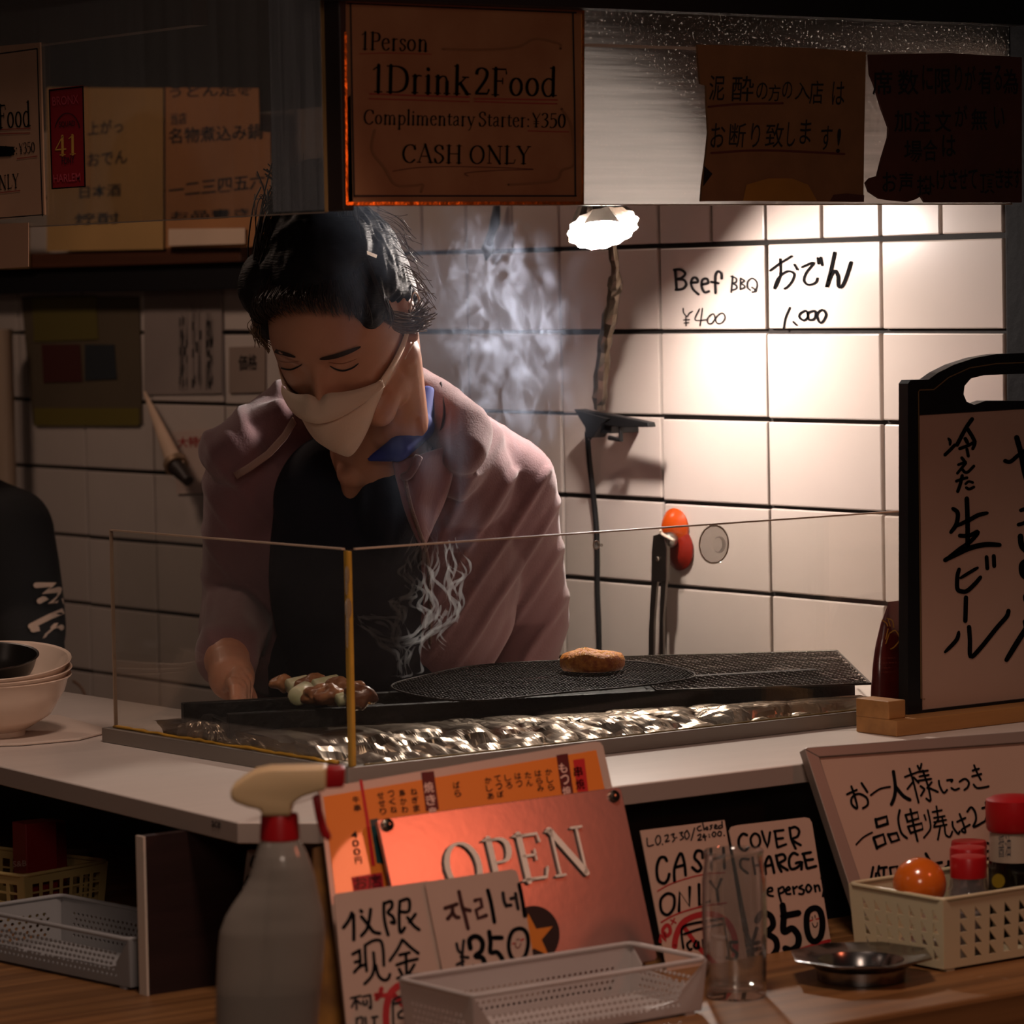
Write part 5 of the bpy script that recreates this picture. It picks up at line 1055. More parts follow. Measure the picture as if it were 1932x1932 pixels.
hw(t, shift(q_, .0002), z10, INKM, 34, ((640, 1780), (620, 1640), (625, 1510), (750, 1450), (1180, 1380)), ((650, 1590), (900, 1510), (1200, 1450)), ((1180, 1380), (1260, 1900)), ((740, 1680), (690, 1730), (720, 1800), (750, 1790)), ((810, 1680), (780, 1750), (830, 1780), (840, 1690), (850, 1780)), ((900, 1670), (910, 1770)))
SK = ((1350, 1720), (1260, 1720), (1300, 1830), (1370, 1900), (1270, 1930))
hw(t, q_, z10, INKM, 46, ((1360, 1700), (1260, 1710), (1290, 1790), (1360, 1850), (1330, 1930), (1230, 1910)))
# ------------------------------------------------------------------ perforated baskets
def perf(name, m, par, P00, P10, P01, P11, th, holes):
    """wall panel with real holes; P.. corners, holes in (u,v) loops"""
    bm = bmesh.new(); W0 = WLOC(par)
    def mp(u, v): return (P00 * (1 - u) + P10 * u) * (1 - v) + (P01 * (1 - u) + P11 * u) * v - W0
    es = []
    for lp_ in [[(0, 0), (1, 0), (1, 1), (0, 1)]] + holes:
        vs = [bm.verts.new(mp(*q)) for q in lp_]; es += [bm.edges.new((vs[i], vs[(i + 1) % len(vs)])) for i in range(len(vs))]
    nn = (P10 - P00).cross(P01 - P00).normalized()
    bmesh.ops.triangle_fill(bm, use_beauty=True, use_dissolve=False, edges=es, normal=nn)
    me = bpy.data.meshes.new(name); bm.to_mesh(me); bm.free(); me.materials.append(m)
    o = bpy.data.objects.new(name, me); COL.objects.link(o); o.parent = par
    md = o.modifiers.new('th', 'SOLIDIFY'); md.thickness = th; md.offset = 0
    return o
def holes_round(nx, ny, u0, u1, v0, v1, ru, rv, stag=True, shape='hex'):
    H = []
    for j in range(ny):
        for i in range(nx):
            u = u0 + (u1 - u0) * (i + (.5 if stag and j % 2 else 0)) / nx + ru; v = v0 + (v1 - v0) * (j + .5) / ny
            if shape == 'hex': H.append([(u + ru * math.cos(a), v + rv * math.sin(a)) for a in [k / 6 * 2 * math.pi for k in range(6)]])
            elif shape == 'sq': H.append([(u - ru, v - rv), (u + ru, v - rv), (u + ru, v + rv), (u - ru, v + rv)])
            else: H.append([(u - ru, v - rv), (u + ru, v - rv), (u + ru, v + rv)])
    return H
def basket(name, label, c, ax_, ay_, Lx, Ly, h, m, flare, hx, hy, group=None, rim=.0022, cat='basket', floor=True):
    """c = base corner, ax_/ay_ = unit directions of the two sides"""
    c = Vector(c); t = thing(name, label, cat, c, group); ax_ = Vector(ax_).normalized(); ay_ = Vector(ay_).normalized(); Z = Vector((0, 0, 1)); f = flare
    b = [c, c + ax_ * Lx, c + ax_ * Lx + ay_ * Ly, c + ay_ * Ly]; z0 = Z * .003
    tp = [c - ax_ * f - ay_ * f, c + ax_ * (Lx + f) - ay_ * f, c + ax_ * (Lx + f) + ay_ * (Ly + f), c - ax_ * f + ay_ * (Ly + f)]
    tp = [q + Z * h for q in tp]; b = [q + z0 for q in b]
    for i, hh in zip(range(4), (hx, hy, hx, hy)):
        j = (i + 1) % 4; perf('side_wall', m, t, b[i], b[j], tp[i], tp[j], .0012, hh)
    MB().prism([q for q in b], Z * .0012).build('base', m, t)
    rp = []
    for i in range(4):
        a, q, e = tp[i - 1], tp[i], tp[(i + 1) % 4]; r_ = .007
        d1 = (a - q).normalized(); d2 = (e - q).normalized()
        rp += [q + d1 * r_, q + (d1 + d2) * r_ * .30, q + d2 * r_]
    MB().tube(rp, rim, 8, closed=True).build('rim', m, t, smooth='all')
    mb = MB()
    for q in b: qq = q + (c + ax_ * Lx / 2 + ay_ * Ly / 2 - q) * .08; mb.box(qq - Z * .0016, (.012, .012, .003))
    mb2 = [MB().box((q + (c + ax_ * Lx / 2 + ay_ * Ly / 2 - q) * .1) - Z * .0015, (.010, .010, .0028)).build('foot', m, t) for q in b]
    return t
cT = Vector((2.035, 2.462, ZB))
basket('perforated_tray', 'translucent perforated tray standing before the price cards', cT, (-1, 0, 0), (0, 1, 0), .245, .098, .048, FROST, .004,
       holes_round(34, 4, .10, .92, .12, .62, .0075, .035), holes_round(12, 4, .12, .86, .15, .65, .018, .035))
cL = Vector((1.716, 2.893, ZB))
basket('perforated_tray', 'grey perforated tray under the shelf beside the white panel edge', cL, (-.10, 1, 0), (1, .10, 0), .245, .098, .048, FROST2, .004,
       holes_round(30, 5, .08, .94, .14, .72, .008, .035), holes_round(9, 5, .12, .86, .15, .7, .022, .04))
CRM = mat('cream_plastic', 'a8915f', rough=.45, sss=.1)
cC = hz(48, 1748, ZB)
basket('square_hole_basket', 'cream plastic basket with square holes at the left under the shelf', cC, (-.25, 1, 0), (1, .25, 0), .16, .11, .052, CRM, .004,
       holes_round(9, 3, .06, .94, .18, .82, .035, .085, False, 'sq'), holes_round(7, 3, .08, .94, .2, .82, .045, .085, False, 'sq'))
IV = mat('ivory_plastic', 'c4b897', rough=.35, sss=.15, spec=.6)
cW = hz(1781, 1835, ZB)
basket('condiment_basket', 'ivory basket with triangular holes holding red-capped shakers', cW, (0, 1, 0), (1, 0, 0), .120, .185, .068, IV, .004,
       holes_round(7, 4, .04, .92, .10, .86, .034, .08, False, 'tri'), holes_round(9, 4, .05, .94, .10, .86, .025, .08, False, 'tri'))
# things in the ivory basket
def atz(px, py, z): return hz(px, py, z)
zb = ZB + .008
p = onY(1735, 1668, cW.y + .052)
RBm = mat('orange_gloss', 'c9611a', rough=.18, sss=.15, spec=.7, coat=.4)
o = MB().ell((p.x, p.y, p.z), (.0250, .0250, .0250), n=40, m=24).build('orange_ball', RBm, smooth='all', origin=(p.x, p.y, p.z - .025)); tag(o, 'glossy orange ball resting in the ivory basket', 'ball')
MB().lathe([(.0, 0), (.014, 0), (.017, .012), (.018, .018), (0, .02)], (p.x, p.y, ZB + .0045), 20).build('cup_under', FROST, o, smooth=True)
CLR = thin_glass('shaker_clear', tint=(.86, .85, .86), rough=.06, dust=.16, dustcol=(.6, .58, .58), trans_dust=.4, gain=1.8)
def shaker(x, y, lab, ztop):
    t = thing('shaker', lab, 'shaker', (x, y, ZB + .005), 'red-capped shakers in the ivory basket')
    c = Vector((x, y, ZB + .005)); H = ztop - c.z
    MB().lathe([(0, 0), (.0175, 0), (.0185, .003), (.0185, H - .045), (.0175, H - .033), (.0155, H - .028), (.0155, H - .016)], c, 36).build('clear_body', CLR, t, smooth=True)
    MB().lathe([(0, .001), (.0165, .001), (.0170, .004), (.0170, H * .45), (0, H * .45)], c, 30).build('spice', mat('spice_dull', '6a5a50', rough=.9), t, smooth=True)
    MB().lathe([(.0170, H - .020), (.0172, H - .003), (.0162, H - .0006), (.012, H), (0, H)], c, 36).build('red_cap', REDP, t, smooth=True)
S0 = onY(1827, 1614, cW.y + .026); shaker(S0.x, S0.y, 'nearest of three red-capped clear shakers in the ivory basket', S0.z)
S1 = onY(1826, 1597, cW.y + .064); shaker(S1.x, S1.y, 'middle red-capped shaker behind the nearest one', S1.z)
S2 = onY(1828, 1585, cW.y + .1025); shaker(S2.x, S2.y, 'farthest red-capped shaker, only a rim showing above the others', S2.z)
S3 = onY(1912, 1500, cW.y + .058)
t = thing('soy_sauce_bottle', 'soy sauce bottle with red cap and pale label at the right edge', 'bottle', (S3.x, S3.y, ZB + .005)); c = Vector((S3.x, S3.y, ZB + .005)); H = S3.z - c.z
DG = mat('soy_dark', '0c0604', rough=.12, spec=.7)
MB().lathe([(0, 0), (.023, 0), (.0245, .004), (.0245, H - .066), (.0238, H - .060)], c, 36).build('dark_body', DG, t, smooth=True)
LB = thin_glass('soy_clear', tint=(.7, .68, .6), rough=.1, dust=.8, dustcol=(.52, .48, .40), trans_dust=.3, gain=1.5)
MB().lathe([(.0242, H - .062), (.0235, H - .045), (.0230, H - .030)], c, 36).build('pale_label', mat('label_pale', '9a8a78', rough=.4), t, smooth=True)
MB().lathe([(.0245, H - .034), (.0262, H - .031), (.0268, H - .012), (.0262, H - .004), (.020, H - .001), (.006, H + .001), (0, H + .001)], c, 36).build('red_cap', REDP, t, smooth=True)
lq = (Vector((0, c.y - .0252, 0)), Vector((0, -1, 0)))
Ink(lq, 1480, 1380, 452 / 1747).txt('醤油', (1560, 920), (1650, 915), (0, -160), .0).build('label_print', mat('label_blue', '2a3440', rough=.5), t, .0)
Ink(lq, 1480, 1380, 452 / 1747).poly([(1560 + 48 * math.cos(a), 1090 + 52 * math.sin(a)) for a in [k / 24 * 6.283 for k in range(24)]]).build('round_label', mat('label_yellow', '8a7a1c', rough=.5), t, .0)
# ------------------------------------------------------------------ ashtray
p = hz(1625, 1848, ZB)
AST = mat('ashtray_steel', '8d8a88', rough=.22, metal=1, bump=(12, .05))
t = thing('ashtray', 'octagonal steel ashtray between tumbler and ivory basket', 'ashtray', p)
mb = MB(); n = 48; rows = []
def oct_(a): return math.cos(math.pi / 8) / math.cos(((a + math.pi / 8) % (math.pi / 4)) - math.pi / 8)
for r_, z_, k_ in ((.004, .0035, 0), (.030, .003, 0), (.035, .006, 0), (.037, .014, .0), (.040, .0185, .2), (.050, .0195, .7), (.066, .0235, 1), (.0672, .0230, 1), (.0665, .0215, 1), (.050, .0165, .8), (.042, .012, .4), (.040, .001, 0), (.036, .0002, 0)):
    rows.append([p + Vector((r_ * (1 + (oct_(a) - 1) * k_) * math.cos(a + .15), r_ * (1 + (oct_(a) - 1) * k_) * math.sin(a + .15), z_)) for a in [i / n * 2 * math.pi for i in range(n)]])
mb.grid(rows, closed_u=True); mb.build('dish', AST, t, smooth=True)
MB().lathe([(0, .0), (.030, 0), (.030, .0005), (0, .0008)], p + Vector((0, 0, .0034)), 30).build('well_floor', AST, t)
# ------------------------------------------------------------------ tumbler
p = hz(1388, 1880, ZB)
TG_ = thin_glass('tumbler_glass', tint=(.93, .93, .92), rough=.03, dust=.05, dustcol=(.7, .66, .6), trans_dust=.4, gain=3.2)
o = MB().lathe([(0, .0003), (.0255, .0003), (.0272, .002), (.0282, .03), (.0290, .075), (.0285, .105), (.0262, .122), (.0262, .1285), (.0270, .1305), (.0258, .1318), (.0248, .1300), (.0248, .122), (.0272, .104), (.0278, .075), (.0270, .03), (.0256, .009), (.022, .0075), (0, .0072)], p, 56).build('tumbler', TG_, smooth=True, origin=p)
tag(o, 'empty clear beer tumbler standing before the COVER CHARGE card', 'glass')
# ------------------------------------------------------------------ spray bottle
D = 2.93; c0 = atd(508, 1900, D); 
t = thing('spray_bottle', 'translucent spray bottle with cream head and red trigger', 'spray bottle', (c0.x, c0.y, ZB))
def section(lx, rx, y_, dp=.62, n=32, ex=1.0, D_=D):
    a = atd(lx, y_, D_); b = atd(rx, y_, D_); c = (a + b) / 2; hw_ = (b - a).length / 2
    return [c + RH * hw_ * (abs(math.cos(q)) ** ex) * (1 if math.cos(q) > 0 else -1) + FH * max(hw_ * dp, .004) * math.sin(q) for q in [i / n * 2 * math.pi for i in range(n)]]
BOT = thin_glass('bottle_plastic', tint=(.55, .50, .45), rough=.16, dust=.62, dustcol=(.46, .40, .34), trans_dust=.4, gain=2.2)
zbt = 554 + (1.55 - ZB - .0) * FPX / D
prof = [(492, 564, 1583, 1), (488, 570, 1592, 1), (482, 580, 1612, 1), (477, 588, 1632, .95), (470, 595, 1655, .85), (455, 600, 1682, .75), (438, 605, 1706, .68), (425, 610, 1728, .62), (415, 613, 1755, .6), (411, 612, 1790, .58), (409, 609, 1830, .58), (407, 604, 1880, .58), (406, 600, 1932, .58), (405, 598, 2020, .58), (406, 596, zbt - 10, .58), (412, 590, zbt, .56)]
sec2 = []
for a, b in zip(prof, prof[1:]):
    for j in range(4): sec2.append(tuple(a[i] + (b[i] - a[i]) * j / 4 for i in range(4)))
sec2.append(prof[-1])
rows = [section(l, r, y_, d_) for l, r, y_, d_ in sec2]; mb = MB().grid(rows, closed_u=True); mb.f.append(list(range((len(rows) - 1) * 32, len(rows) * 32)))
mb.build('body', BOT, t, smooth='all')
rows = [section(l + 5, r - 5, y_, d_ * .94) for l, r, y_, d_ in sec2 if y_ > 1862]; mb = MB().grid(rows, closed_u=True); mb.f.append(list(range(32))); mb.f.append(list(range((len(rows) - 1) * 32, len(rows) * 32)))
mb.build('liquid', mat('liquid_brown', '2a221b', rough=.1), t, smooth=True)
rows = [section(493, 562, 1536, 1), section(492, 563, 1540, 1), section(490, 566, 1582, 1), section(494, 562, 1586, 1)]; MB().grid(rows, closed_u=True).build('collar', REDP, t, smooth=True)
MB().tube([atd(528, 1590, D), atd(520, 1700, D), atd(500, 1960, D)], .0022, 8).build('dip_tube', mat('dip_tube', 'b0a090', rough=.4), t, smooth='all')
HC = mat('cream_head', 'c9a97e', rough=.45, sss=.1)
def ext(name, q, th, m, bev=.003):
    q = [atd(x, y_, D) for x, y_ in q]; mb = MB().prism([p_ - FH * th / 2 for p_ in q], FH * th); return mb.build(name, m, t, bevel=bev, smooth=True, seg=3)
ext('spray_head', ((437, 1491), (440, 1480), (462, 1464), (484, 1451), (510, 1446), (617, 1444), (617, 1487), (596, 1492), (572, 1500), (560, 1508), (552, 1516), (551, 1535), (496, 1536), (494, 1524), (470, 1519), (448, 1511), (438, 1504)), .030, HC, .005)
ext('nozzle', ((617, 1446), (648, 1446), (651, 1450), (650, 1480), (646, 1483), (617, 1485)), .020, REDP, .002)
ext('trigger', ((589, 1503), (604, 1497), (608, 1530), (616, 1558), (626, 1580), (620, 1586), (607, 1576), (597, 1545)), .012, REDP, .0015)
# ------------------------------------------------------------------ bowls at the left
BW = mat('bowl_glaze', 'e0c8b4', rough=.18, coat=.4, spec=.6); BB = mat('bowl_black', '17130f', rough=.3, spec=.6)
def bowl(c, tilt, R_, h, m, name, label, group=None, foot=.032, cat='bowl'):
    ax_ = (Vector((0, 0, 1)) * math.cos(tilt) - FH * math.sin(tilt)).normalized()
    prof = [(0, .0), (foot, .0), (foot, .006), (foot + .006, .008), (R_ * .72, h * .34), (R_ * .90, h * .72), (R_ * .955, h * .93), (R_ * .985, h * .965), (R_, h * .985), (R_ * .995, h), (R_ * .955, h * .985), (R_ * .93, h * .93), (R_ * .86, h * .70), (R_ * .66, h * .36), (foot, .014), (0, .012)]
    o = MB().lathe(prof, c, 72, axis=ax_).build(name, m, smooth=True, origin=c); return tag(o, label, cat, group)
bt = math.radians(3)
b0 = hz(-8, 1393, ZC) ; b0.z = ZC + .004
bowl(b0, bt, .083, .064, BW, 'white_bowl', 'white bowl at the bottom of the stack on the counter left', 'stacked white bowls', )
bowl(b0 + Vector((0, 0, .008)), bt + .04, .084, .064, BW, 'white_bowl', 'white bowl in the middle of the stack, a thin rim showing', 'stacked white bowls')
bowl(b0 + Vector((0, 0, .017)), bt + .10, .084, .065, BW, 'white_bowl', 'white bowl on top of the stack holding the black one', 'stacked white bowls')
bb_ = b0 + Vector((0, 0, .036)) - RH * .012
bowl(bb_, bt + .10, .0615, .050, BB, 'black_bowl', 'black bowl nested in the white bowls', None, .028)
clothp = [(60, 1352), (110, 1348), (196, 1372), (197, 1380), (150, 1392), (40, 1402), (-30, 1404), (-30, 1360)]
o = MB().prism([hz(x, y_, ZC + .0035) for x, y_ in clothp], (0, 0, -.0028)).build('cutting_cloth', mat('white_cloth', 'c4b3a6', rough=.8, bump=(30, .3)), bevel=.001, origin=hz(80, 1378, ZC)); tag(o, 'folded white cloth lying under the stacked bowls', 'cloth')
o = MB().tube(spline([onX(x, y_, 2.7) for x, y_ in ((138, 1285), (152, 1296), (160, 1312), (165, 1330), (176, 1345), (180, 1375))], 5), .002, 6).build('thin_cord', mat('cord_brown', '6a4a34', rough=.5), smooth='all', origin=onX(160, 1312, 2.7)); tag(o, 'thin brown cord dangling near the left person', 'cord')
# red boxes and jar in the cream basket
for (x, y_, w_, hh, nm, lab) in ((30, 1640, .036, .095, 'seasoning_box', 'dark red seasoning box with white letters in the cream basket'), (85, 1640, .032, .085, 'seasoning_box', 'taller-set plain red seasoning box behind the lettered one')):
    q = cC + Vector((.03, .03, 0)) if nm and x == 30 else cC + Vector((.075, .085, 0))
    o = MB().box((q.x, q.y, ZB + .006 + hh / 2), (w_, .028, hh)).build(nm, mat('box_red', '6a0f14', rough=.4), origin=(q.x, q.y, ZB + .006), bevel=.001); tag(o, lab, 'box')
    if x == 30:
        fp = (Vector((0, q.y - .0142, 0)), Vector((0, -1, 0))); e_ = [WLOC(o)]
        Ink(fp).txt('S&B', (24, 1636), (50, 1634), (0, -11), .01).build('box_print', mat('print_pale', '8a6a62', rough=.5), o, .0)
jp = hz(137, 1700, ZB)
t = thing('glass_jar', 'small jar with a pale lid behind the grey tray', 'jar', jp)
MB().lathe([(0, 0), (.020, 0), (.021, .003), (.021, .036), (.019, .041)], jp, 30).build('jar_body', CLR, t, smooth=True)
MB().lathe([(.0215, .040), (.0225, .042), (.0225, .050), (.021, .052), (0, .052)], jp, 30).build('jar_lid', mat('jar_lid', '6a5844', rough=.5, metal=.4), t, smooth=True)
# ------------------------------------------------------------------ people
from mathutils.bvhtree import BVHTree
def capsule(mb, a, b, r0, r1=None, n=18):
    r1 = r1 or r0; a = Vector(a); b = Vector(b); t = b - a; L = t.length; t.normalize(); pts = []; rs = []
    for i in range(5): q = math.pi / 2 * (1 - i / 5); pts.append(a - t * r0 * math.sin(q)); rs.append(max(r0 * math.cos(q), 1e-4))
    for i in range(9): pts.append(a.lerp(b, i / 8)); rs.append(r0 + (r1 - r0) * i / 8)
    for i in range(1, 6): q = math.pi / 2 * i / 5; pts.append(b + t * r1 * math.sin(q)); rs.append(max(r1 * math.cos(q), 1e-4))
    mb.tube(pts, rs, n)
def blob(name, mb, m, parent, voxel, smooth=6, disp=None, origin=None):
    tmp = mb.build('tmp', None, fix=True, weld=False); md = tmp.modifiers.new('r', 'REMESH'); md.mode = 'VOXEL'; md.voxel_size = voxel
    if smooth: s_ = tmp.modifiers.new('s', 'SMOOTH'); s_.factor = .5; s_.iterations = smooth
    bpy.context.view_layer.update(); dg = bpy.context.evaluated_depsgraph_get(); me = bpy.data.meshes.new_from_object(tmp.evaluated_get(dg)); bpy.data.objects.remove(tmp)
    org = Vector(origin) if origin is not None else WLOC(parent)
    n = len(me.vertices); co = np.empty(n * 3); me.vertices.foreach_get('co', co); co = co.reshape(-1, 3)
    if disp:
        no = np.empty(n * 3); me.vertex_normals.foreach_get('vector', no); no = no.reshape(-1, 3); co = co + no * disp(co)[:, None]
    me.vertices.foreach_set('co', (co - np.array(org)).ravel()); me.polygons.foreach_set('use_smooth', [True] * len(me.polygons))
    me.materials.append(m); me.name = name; o = bpy.data.objects.new(name, me); COL.objects.link(o)
    if parent: o.parent = parent; o.location = org - WLOC(parent)
    else: o.location = org
    return o
def bvh(o):
    W0 = WLOC(o); me = o.data; return BVHTree.FromPolygons([v.co + W0 for v in me.vertices], [tuple(p.vertices) for p in me.polygons])
def decal(name, tree, ink, m, parent, off=.0006):
    """ink strokes laid onto a curved surface"""
    mb = MB(); ok = []
    for x, y in ink.v:
        d_ = ray(x, y).normalized(); h = tree.ray_cast(EYE, d_); p_ = h[0] if h[0] is not None else None
        ok.append(p_ is not None); mb.v.append((p_ - d_ * off) if p_ is not None else Vector((0, 0, 0)))
    mb.f = [f for f in ink.f if all(ok[i] for i in f)]
    return mb.build(name, m, parent, fix=False, weld=False)
def gauss(p, c, s): return math.exp(-((p[0] - c[0]) ** 2 + (p[1] - c[1]) ** 2 + (p[2] - c[2]) ** 2) / (s * s))
# head frame
yaw, pit, rol = math.radians(17), math.radians(38), math.radians(3)
Zv = Vector((0, 0, 1)); fh = (-FH * math.cos(yaw) - RH * math.sin(yaw)); fv = fh * math.cos(pit) - Zv * math.sin(pit); uv_ = Zv * math.cos(pit) + fh * math.sin(pit)
xv = -(fv.cross(uv_)); 
xv, uv_ = xv * math.cos(rol) + uv_ * math.sin(rol), uv_ * math.cos(rol) - xv * math.sin(rol)
E0 = atd(601, 694, 3.93); HO = E0 - fv * .085
def HL_(x, y, z): return HO + xv * x + fv * y + uv_ * z
def headpt(n):
    nx, ny, nz = n; s = max(0, -nz); x = .074 * nx; z = .118 * nz; y = (.094 if ny > 0 else .102) * ny
    x *= 1 - .34 * s ** 2.2; 
    if ny < 0: y *= 1 - .55 * s
    if ny > 0: y *= 1 - .04 * s; 
    x *= 1 + .03 * max(0, nz) * (1 if ny < 0 else -1)
    if ny > 0:
        p = (x, y, z); d = 0
        for sx in (-1, 1):
            d -= .009 * math.exp(-((x - sx * .031) / .017) ** 2 - ((z - .000) / .012) ** 2) * (ny > .3)
            d += .0065 * math.exp(-((x - sx * .032) / .0125) ** 2 - ((z + .004) / .0085) ** 2) * (ny > .3)
            d += .0035 * math.exp(-((x - sx * .030) / .020) ** 2 - ((z - .020) / .008) ** 2)
            d += .006 * math.exp(-((x - sx * .044) / .018) ** 2 - ((z + .032) / .020) ** 2)
        if z < .012: u = min(1, (.012 - z) / .052); fade = 1 if z > -.044 else math.exp(-((z + .044) / .006) ** 2); d += .030 * u ** 1.2 * math.exp(-(x / (.007 + .006 * u)) ** 2) * fade
        d += .004 * math.exp(-(x / .02) ** 2 - ((z + .108) / .014) ** 2); d += .004 * math.exp(-(x / .022) ** 2 - ((z + .072) / .014) ** 2)
        y += d
    return HL_(x, y, z)
cook = thing('person', 'cook in a mauve hooded jacket and white mask looking down at the grill', 'person', (2.5, 3.62, 0))
mb = MB(); n1, n2 = 150, 110; o_ = len(mb.v)
for i in range(n2 + 1):
    t_ = math.pi * i / n2
    for k_ in range(n1): a = 2 * math.pi * k_ / n1; mb.v.append(headpt((math.sin(t_) * math.cos(a), math.sin(t_) * math.sin(a), math.cos(t_))))
for i in range(n2):
    for k_ in range(n1): mb.f.append([i * n1 + k_, (i + 1) * n1 + k_, (i + 1) * n1 + (k_ + 1) % n1, i * n1 + (k_ + 1) % n1])
NK0 = HL_(0, -.030, -.055); NK1 = atd(716, 850, 4.15); capsule(mb, NK0 + RH * .012, NK1, .054, .056)
# jaw line muscles, ears
for sx in (-1, 1):
    capsule(mb, HL_(sx * .050, -.012, -.050), HL_(sx * .032, .046, -.092), .022, .020)
    e = HL_(sx * .075, -.012, -.004); R = Matrix((xv * .35 + fv * -.2, fv, uv_)).transposed()
    mb.ell(e, (.016, .017, .031), R, 20, 12); mb.ell(HL_(sx * .076, -.004, -.032), (.006, .008, .009), n=12, m=8)
mb.ell(HL_(.040, .000, -.074), (.027, .046, .044), Matrix((xv, fv, uv_)).transposed(), 20, 14); mb.ell(HL_(-.040, .000, -.074), (.027, .046, .044), Matrix((xv, fv, uv_)).transposed(), 20, 14)
capsule(mb, HL_(.046, -.004, -.060), atd(748, 800, 4.085), .030, .036); capsule(mb, HL_(-.040, .0, -.070), atd(690, 800, 4.12), .028, .036)
capsule(mb, NK1, atd(668, 890, 4.12), .040, .020); capsule(mb, atd(668, 890, 4.12), atd(665, 926, 4.135), .019, .012)
TOR = atd(720, 1010, 4.27)
mb.ell(TOR, (.125, .085, .17), Matrix((RH, FH, Zv)).transposed(), 24, 16)
SR = atd(955, 915, 4.25); ER = atd(1000, 1165, 4.36); WR_ = atd(960, 1330, 4.28)
SL = atd(480, 915, 4.24); EL = atd(452, 1150, 4.30); WL = atd(428, 1245, 4.06)
for a, b, r0, r1 in ((TOR + Zv * .09, SR, .05, .045), (SR, ER, .042, .034), (ER, WR_, .033, .024), (TOR + Zv * .09, SL, .05, .045), (SL, EL, .042, .034), (EL, WL, .034, .026)): capsule(mb, a, b, r0, r1)
def hand(mb, W, P, fdir, side, up, curl):
    """wrist W, palm centre P, finger direction"""
    fdir = fdir.normalized(); side = side.normalized(); up = up.normalized()
    capsule(mb, W, P, .023, .026); R = Matrix((side, fdir, up)).transposed(); mb.ell(P, (.040, .043, .016), R, 20, 12)
    for i, (o1, l) in enumerate(((-.030, .9), (-.010, 1.0), (.010, .95), (.029, .75))):
        b = P + side * o1 + fdir * .036; q = b; dr = fdir.copy()
        for j, (L_, r0) in enumerate(((.036, .0088), (.024, .0080), (.018, .0072))):
            dr = (dr * math.cos(curl[j]) - up * math.sin(curl[j])).normalized(); q2 = q + dr * L_ * l; capsule(mb, q, q2, r0, r0 * .93, 10); q = q2
            up2 = up
    b = P - side * .034 - fdir * .010; q = b + (fdir * .6 - side * .5 - up * .35).normalized() * .036; capsule(mb, b, q, .012, .0105, 10); capsule(mb, q, q + (fdir * .9 - up * .45 + side * .1).normalized() * .028, .0100, .0085, 10)
skt = hz(530, 1292, 1.150)
PL = atd(437, 1278, 4.02); hand(mb, WL, PL, (skt - PL), (RH * -.1 - FH * .9 + Zv * -.1), Zv * .9 + RH * .25, (.22, .42, .4))
PR = atd(915, 1395, 4.30); hand(mb, WR_, PR, -Zv * .8 - RH * .4, FH, RH, (.3, .4, .3))
SKIN = mat('skin', 'c08a6e', rough=.42, sss=.25, spec=.45, bump=(260, .12), var=(25, .12))
body = blob('body', mb, SKIN, cook, .0022, 3)
tree = bvh(body)
LASH = mat('lash_dark', '120a08', rough=.7); BROW = mat('brow_hair', '2a1a13', rough=.8)
zf = (440, 380, 400 / 1610)
eb_ = Ink(None, *zf)
for (pts, w_) in ((((275, 1105), (330, 1140), (400, 1160), (470, 1180)), 30), (((660, 1195), (760, 1175), (860, 1145), (965, 1105)), 34)):
    Ink.st(eb_, pts, w_, taper=.7)
decal('eyebrow', tree, (lambda k: (k.st(((275, 1105), (330, 1140), (400, 1160), (470, 1182)), 30, taper=.7), k)[1])(Ink(None, *zf)), BROW, cook, .002)
decal('eyebrow', tree, (lambda k: (k.st(((660, 1197), (760, 1180), (860, 1148), (965, 1105)), 36, taper=.7), k)[1])(Ink(None, *zf)), BROW, cook, .002)
decal('eyelash', tree, (lambda k: (k.st(((335, 1245), (370, 1268), (430, 1278), (480, 1262), (520, 1240)), 13, taper=.5), k)[1])(Ink(None, *zf)), LASH, cook, .0014)
decal('eyelash', tree, (lambda k: (k.st(((735, 1250), (780, 1275), (840, 1285), (905, 1265), (950, 1232)), 14, taper=.5), k)[1])(Ink(None, *zf)), LASH, cook, .0014)
LIDM = mat('lid_crease', '8a553c', rough=.5, sss=.2)
decal('eyelid_crease', tree, (lambda k: (k.st(((330, 1205), (400, 1222), (500, 1215)), 7, taper=.8), k)[1])(Ink(None, *zf)), LIDM, cook)
decal('eyelid_crease', tree, (lambda k: (k.st(((720, 1222), (830, 1232), (940, 1195)), 7, taper=.8), k)[1])(Ink(None, *zf)), LIDM, cook)
# ---- mask
MK = mat('mask_cloth', 'd8bca4', rough=.8, bump=(400, .15), sss=.08)
def row(fn, n=33): return [HL_(*fn(-1 + 2 * i / (n - 1))) for i in range(n)]
T_ = lambda u: (.0575 * u, .107 - .040 * u * u, -.0135 - .022 * abs(u) - .010 * math.exp(-(u / .13) ** 2))
C_ = lambda u: (.0590 * u, .1275 - .057 * u * u, -.041 - .004 * u * u + .004 * abs(u))
def mixf(a, b, q, o=0): return lambda u: tuple(x * (1 - q) + y * q + (o * (1 - u * u) if i == 1 else 0) for i, (x, y) in enumerate(zip(a(u), b(u))))
C2 = lambda u: (.0565 * u, .1165 - .055 * u * u, -.036 - .004 * u * u + .004 * abs(u))
L_ = lambda u: (.0530 * u, .1190 - .062 * u * u, -.082 + .027 * u * u + .006 * abs(u))
B_ = lambda u: (.0430 * u, .0900 - .052 * u * u, -.1200 + .052 * abs(u) ** 1.5)
up_ = MB().grid([row(T_), row(mixf(T_, C_, .33, .002)), row(mixf(T_, C_, .66, .002)), row(C_), row(lambda u: (C_(u)[0], C_(u)[1] - .0012, C_(u)[2] - .0008))])
